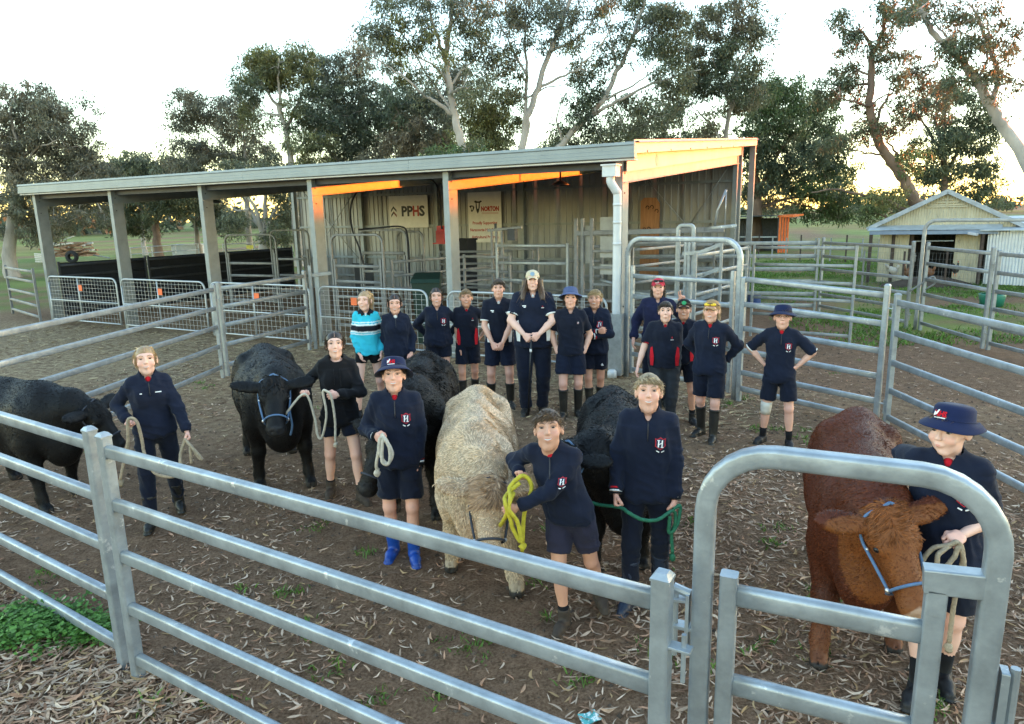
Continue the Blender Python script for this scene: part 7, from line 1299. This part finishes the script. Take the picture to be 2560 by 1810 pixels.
# ------------------------------------------------------------------ leaf litter, straw and weeds
RL = np.random.default_rng(77)
def zs_(x, y):
    P = np.c_[x, y, 0*x]; nr = np.clip((26-np.hypot(x, y-8))/10, 0, 1); return (ground_z(P)+(fbm(P, 9, 2, 21)-.5)*.022)*nr
def scatter(n, lo, hi, dens=None):
    x = RL.uniform(lo[0], hi[0], n*3); y = RL.uniform(lo[1], hi[1], n*3)
    if dens is not None: k = RL.random(n*3) < dens(x, y); x, y = x[k], y[k]
    return x[:n], y[:n]
def gumleaves(x, y, L0, col, lift=.012):
    """curled narrow leaves of six faces lying on the ground"""
    n = len(x); a = RL.random(n)*2*math.pi; L = L0*(.5+.9*RL.random(n)); w = L*(.10+.10*RL.random(n)); cu = RL.normal(size=n)*.55; pit = RL.normal(size=n)*.16; z = zs_(x, y)+lift*RL.random(n)+.003
    ts = np.array([0, .25, .55, .8, 1.]); ws = np.array([.12, .85, 1., .6, .05]); d = np.c_[np.cos(a), np.sin(a)]; s = np.c_[-np.sin(a), np.cos(a)]; V = np.zeros((n, 5, 2, 3)); rl = RL.normal(size=n)*.5
    for i, (t_, w_) in enumerate(zip(ts, ws)):
        off = (cu*L*(t_-.5)**2)[:, None]*s; c = np.c_[x, y]+d*((t_-.5)*L)[:, None]+off; zz = z+np.abs(pit)*L*abs(t_-.5)*1.2+.15*np.abs(cu)*L*(t_-.5)**2
        for k, sg in enumerate((-1, 1)): V[:, i, k, :2] = c+s*(sg*w*w_*.5)[:, None]; V[:, i, k, 2] = zz+np.maximum(0, sg*rl*w*w_*.5)
    b = np.arange(n)[:, None]*10; F = np.concatenate([np.stack([b[:, 0]+2*i, b[:, 0]+2*i+2, b[:, 0]+2*i+3, b[:, 0]+2*i+1], 1) for i in range(4)])
    return V.reshape(-1, 3), F, np.repeat(col, 10, 0)
LC = np.array([(.50, .36, .26), (.36, .24, .165), (.55, .43, .33), (.26, .15, .095), (.44, .27, .18), (.58, .47, .37), (.33, .24, .175), (.40, .28, .15)])*np.array([1.08, .98, .90])
fB, fC = pB, pC; fn = np.array([dn[1], -dn[0]])      # towards the camera side of the near fence
def dens1(x, y):
    P = np.c_[x, y, 0*x]; out = (np.c_[x, y]-fB)@fn; dl = (np.c_[x, y]-fB)@dn; c = fbm(P, .9, 3, 61); k = .20+.9*np.clip(c-.42, 0, 1)*2.2
    k = k+np.where((out > -.15) & (dl < 1.7), .9, 0)*np.clip(1.2-dl*.35, .1, 1); k = k+np.clip((x-.6)/2.0, 0, .45)*(y < 7); k = k*np.clip(1.1-(y-6)/12, .35, 1); return np.clip(k, 0, 1)
x, y = scatter(38000, (-7, 1.6), (7.5, 15), dens1); col = LC[RL.integers(0, len(LC), len(x))]*(.6+.7*RL.random((len(x), 1)))
V, F, cc = gumleaves(x, y, .068, col)
x2, y2 = scatter(11000, (-4.6, 2.2), (-.4, 4.6), lambda x, y: ((((np.c_[x, y]-fB)@fn) > -.10)*np.clip(1.25-((np.c_[x, y]-fB)@dn)*.30, .12, 1)).astype(float)); col2 = LC[RL.integers(0, len(LC), len(x2))]*(.65+.7*RL.random((len(x2), 1))); V2, F2, c2 = gumleaves(x2, y2, .082, col2, .03)
x3, y3 = scatter(9000, (.2, 1.7), (4.5, 7.2), lambda x, y: .75+0*x); col3 = LC[RL.integers(0, len(LC), len(x3))]*(.55+.7*RL.random((len(x3), 1))); V3, F3, c3 = gumleaves(x3, y3, .075, col3, .02)
LM = M('dry_gum_leaf', (1, 1, 1), .8, 0, .2, 30, attr=True, spec=.2)
tag(mk('leaf_litter', np.concatenate([V, V2, V3]), np.concatenate([F, F2+len(V), F3+len(V)+len(V2)]), LM, None, np.concatenate([cc, c2, c3]), smooth=True), 'dry gum leaves strewn over the dirt of the yard', 'leaf litter', kind='stuff')
# clods, bark chips and straw stalks
n = 9000; x, y = scatter(n, (-7, 2), (7, 13)); r = .006+.022*RL.random(len(x))**3; oc = np.array([(1, 0, 0), (0, 1, 0), (-1, 0, 0), (0, -1, 0), (0, 0, .8), (0, 0, -.3)]); V = (oc[None]*(.6+.7*RL.random((len(x), 6, 1))))*r[:, None, None]+np.c_[x, y, zs_(x, y)][:, None]; tf_ = np.array([(0, 1, 4), (1, 2, 4), (2, 3, 4), (3, 0, 4)]); F = (np.arange(len(x))[:, None, None]*6+tf_[None]).reshape(-1, 3); cl = np.array((.115, .082, .060))*(.5+.9*RL.random((len(x), 1)))
tag(mk('dirt_clods', V.reshape(-1, 3), F, LM, None, np.repeat(cl, 6, 0), smooth=False), 'small clods and crumbs of brown dirt across the yard', 'clods', kind='stuff')
x, y = scatter(9000, (-13, 8), (3.5, 19), lambda x, y: np.clip(np.exp(-((((np.c_[x, y]-SH0)@SHN)+1.2)/1.7)**2)*1.2+.10, 0, 1)); col = np.array((.46, .35, .20))*(.45+.8*RL.random((len(x), 1))); V, F, cc = gumleaves(x, y, .11, col); 
tag(mk('straw', V, F, LM, None, cc, smooth=True), 'pale straw trodden into the dirt before the shed', 'straw', kind='stuff')
# grass tufts and leafy weeds
WEED = M('weed_leaf', (1, 1, 1), .55, 0, .2, 20, attr=True, transl=.2, spec=.3)
def blades(x, y, hgt, col, per=14, spread=.04, wid=.006):
    n = len(x); N_ = n*per; bx = np.repeat(x, per)+RL.normal(size=N_)*spread; by = np.repeat(y, per)+RL.normal(size=N_)*spread; z = zs_(bx, by); h = np.repeat(hgt, per)*(.5+.8*RL.random(N_)); d = np.c_[RL.normal(size=N_)*.55, RL.normal(size=N_)*.55, np.ones(N_)]; d /= np.linalg.norm(d, axis=1)[:, None]; s = np.c_[RL.normal(size=(N_, 2)), np.zeros(N_)]; s /= np.linalg.norm(s, axis=1)[:, None]; p = np.c_[bx, by, z]; w_ = wid*(.6+.8*RL.random(N_)); m = p+d*(h*.55)[:, None]; t_ = p+d*h[:, None]+np.c_[d[:, :2]*(h*.5)[:, None], -h*.12]
    V = np.stack([p-s*w_[:, None], p+s*w_[:, None], m+s*w_[:, None]*.8, m-s*w_[:, None]*.8, t_], 1).reshape(-1, 3); b = np.arange(N_)[:, None]*5; F = [tuple(q) for q in (b+[0, 1, 2, 3]).tolist()]+[tuple(q) for q in (b+[3, 2, 4]).tolist()]; c = np.repeat(np.repeat(col, per, 0)*(.7+.6*RL.random((N_, 1))), 5, 0); return V, F, c
tx = []; 
for (px, py) in ((1020, 1425), (1690, 1455), (440, 860), (460, 870), (930, 1360), (700, 1190), (140, 1290), (150, 1440), (350, 1585), (480, 1560), (1820, 1330), (1750, 1190), (1745, 1230), (1640, 905), (1660, 890), (1745, 960), (1780, 980), (1800, 960), (1700, 960), (640, 1330), (1470, 1470), (680, 1390), (820, 1230), (1240, 1180), (1050, 1470), (850, 1570), (1560, 1170), (2080, 1560), (2110, 1590), (540, 1330), (1000, 1560), (1850, 1480), (1300, 1520), (760, 1500)): q = gp(px, py); tx.append(q[:2])
tx = np.array(tx); ex = np.repeat(tx, 3, 0)+RL.normal(size=(len(tx)*3, 2))*.06; rx, ry = scatter(40, (-6, 2.4), (6, 12), lambda x, y: np.clip((fbm(np.c_[x, y, 0*x], .7, 2, 90)-.5)*5, 0, 1)); ex = np.concatenate([ex, np.c_[rx, ry]])
V, F, c = blades(ex[:, 0], ex[:, 1], .02+.05*RL.random(len(ex)), np.array((.11, .20, .035))*(.7+.6*RL.random((len(ex), 1))))
tag(mk('grass_tufts', V, F, WEED, None, c, smooth=False), 'small green grass tufts dotted about the yard', 'grass', kind='stuff')
# clover-like weed patch by the left picture edge
q0 = gp(95, 1418)[:2]; n = 620; wx = q0[0]-.1+RL.normal(size=n)*.20; wy = q0[1]+RL.normal(size=n)*.14; q1 = gp(200, 1420)[:2]; wx[500:] = q1[0]+RL.normal(size=120)*.10; wy[500:] = q1[1]+RL.normal(size=120)*.07; hz = .03+.08*RL.random(n)*np.exp(-((wx-q0[0])**2+(wy-q0[1])**2)/.15)
lv = np.repeat(np.c_[wx, wy, zs_(wx, wy)+hz], 9, 0)+RL.normal(size=(n*9, 3))*[.035, .035, .02]; N_ = len(lv); a = RL.random(N_)*2*math.pi; L = .016+.020*RL.random(N_); d = np.c_[np.cos(a), np.sin(a), RL.normal(size=N_)*.35]; s = np.c_[-np.sin(a), np.cos(a), RL.normal(size=N_)*.35]; V = np.stack([lv, lv+d*L[:, None]*.6+s*L[:, None]*.5, lv+d*L[:, None], lv+d*L[:, None]*.6-s*L[:, None]*.5], 1).reshape(-1, 3); c = np.repeat(np.array((.12, .26, .05))*(.5+.9*RL.random((N_, 1))), 4, 0)
tag(mk('weed_patch', V, np.arange(N_*4).reshape(-1, 4), WEED, None, c, smooth=False), 'leafy green weed patch outside the near fence at the left edge', 'weeds', kind='stuff')
# short grass over the paddock on the right and behind the shed
n = 15000; x, y = scatter(n, (5.8, 13), (24, 36), lambda x, y: np.clip((fbm(np.c_[x, y, 0*x], .5, 3, 12)-.36)*4, 0, 1)*np.where((np.abs(y-18.6-.1*(x-8)) < .8), .1, 1)*((x > 6.3) | (y > 20))); V, F, c = blades(x, y, .05+.08*RL.random(n), np.array((.12, .22, .035))*(.6+.7*RL.random((n, 1))), 5, .10, .012)
tag(mk('paddock_grass', V, F, WEED, None, c, smooth=False), 'short green paddock grass beyond the right-hand rails', 'grass', kind='stuff')
# small printed packet dropped at the bottom edge
pk = gp(1322, 1612)[:2]; t = thing('litter_packet', 'crumpled teal and white packet lying at the bottom edge', 'packet', (*pk, zat(*pk)+.012), .4); V = [(-.055, -.04, 0), (.0, -.042, .012), (.055, -.035, .004), (.05, .04, .012), (0, .038, .004), (-.05, .042, .014)]; mk('wrapper', V+[(a, b_, c_-.004) for a, b_, c_ in V], [(0, 1, 4, 5), (1, 2, 3, 4), (11, 10, 7, 6), (10, 9, 8, 7)], M('packet_print', (.10, .42, .42), .5, 0, .2, 30, wear=((.8, .82, .8), .52, 40)), t, smooth=False)
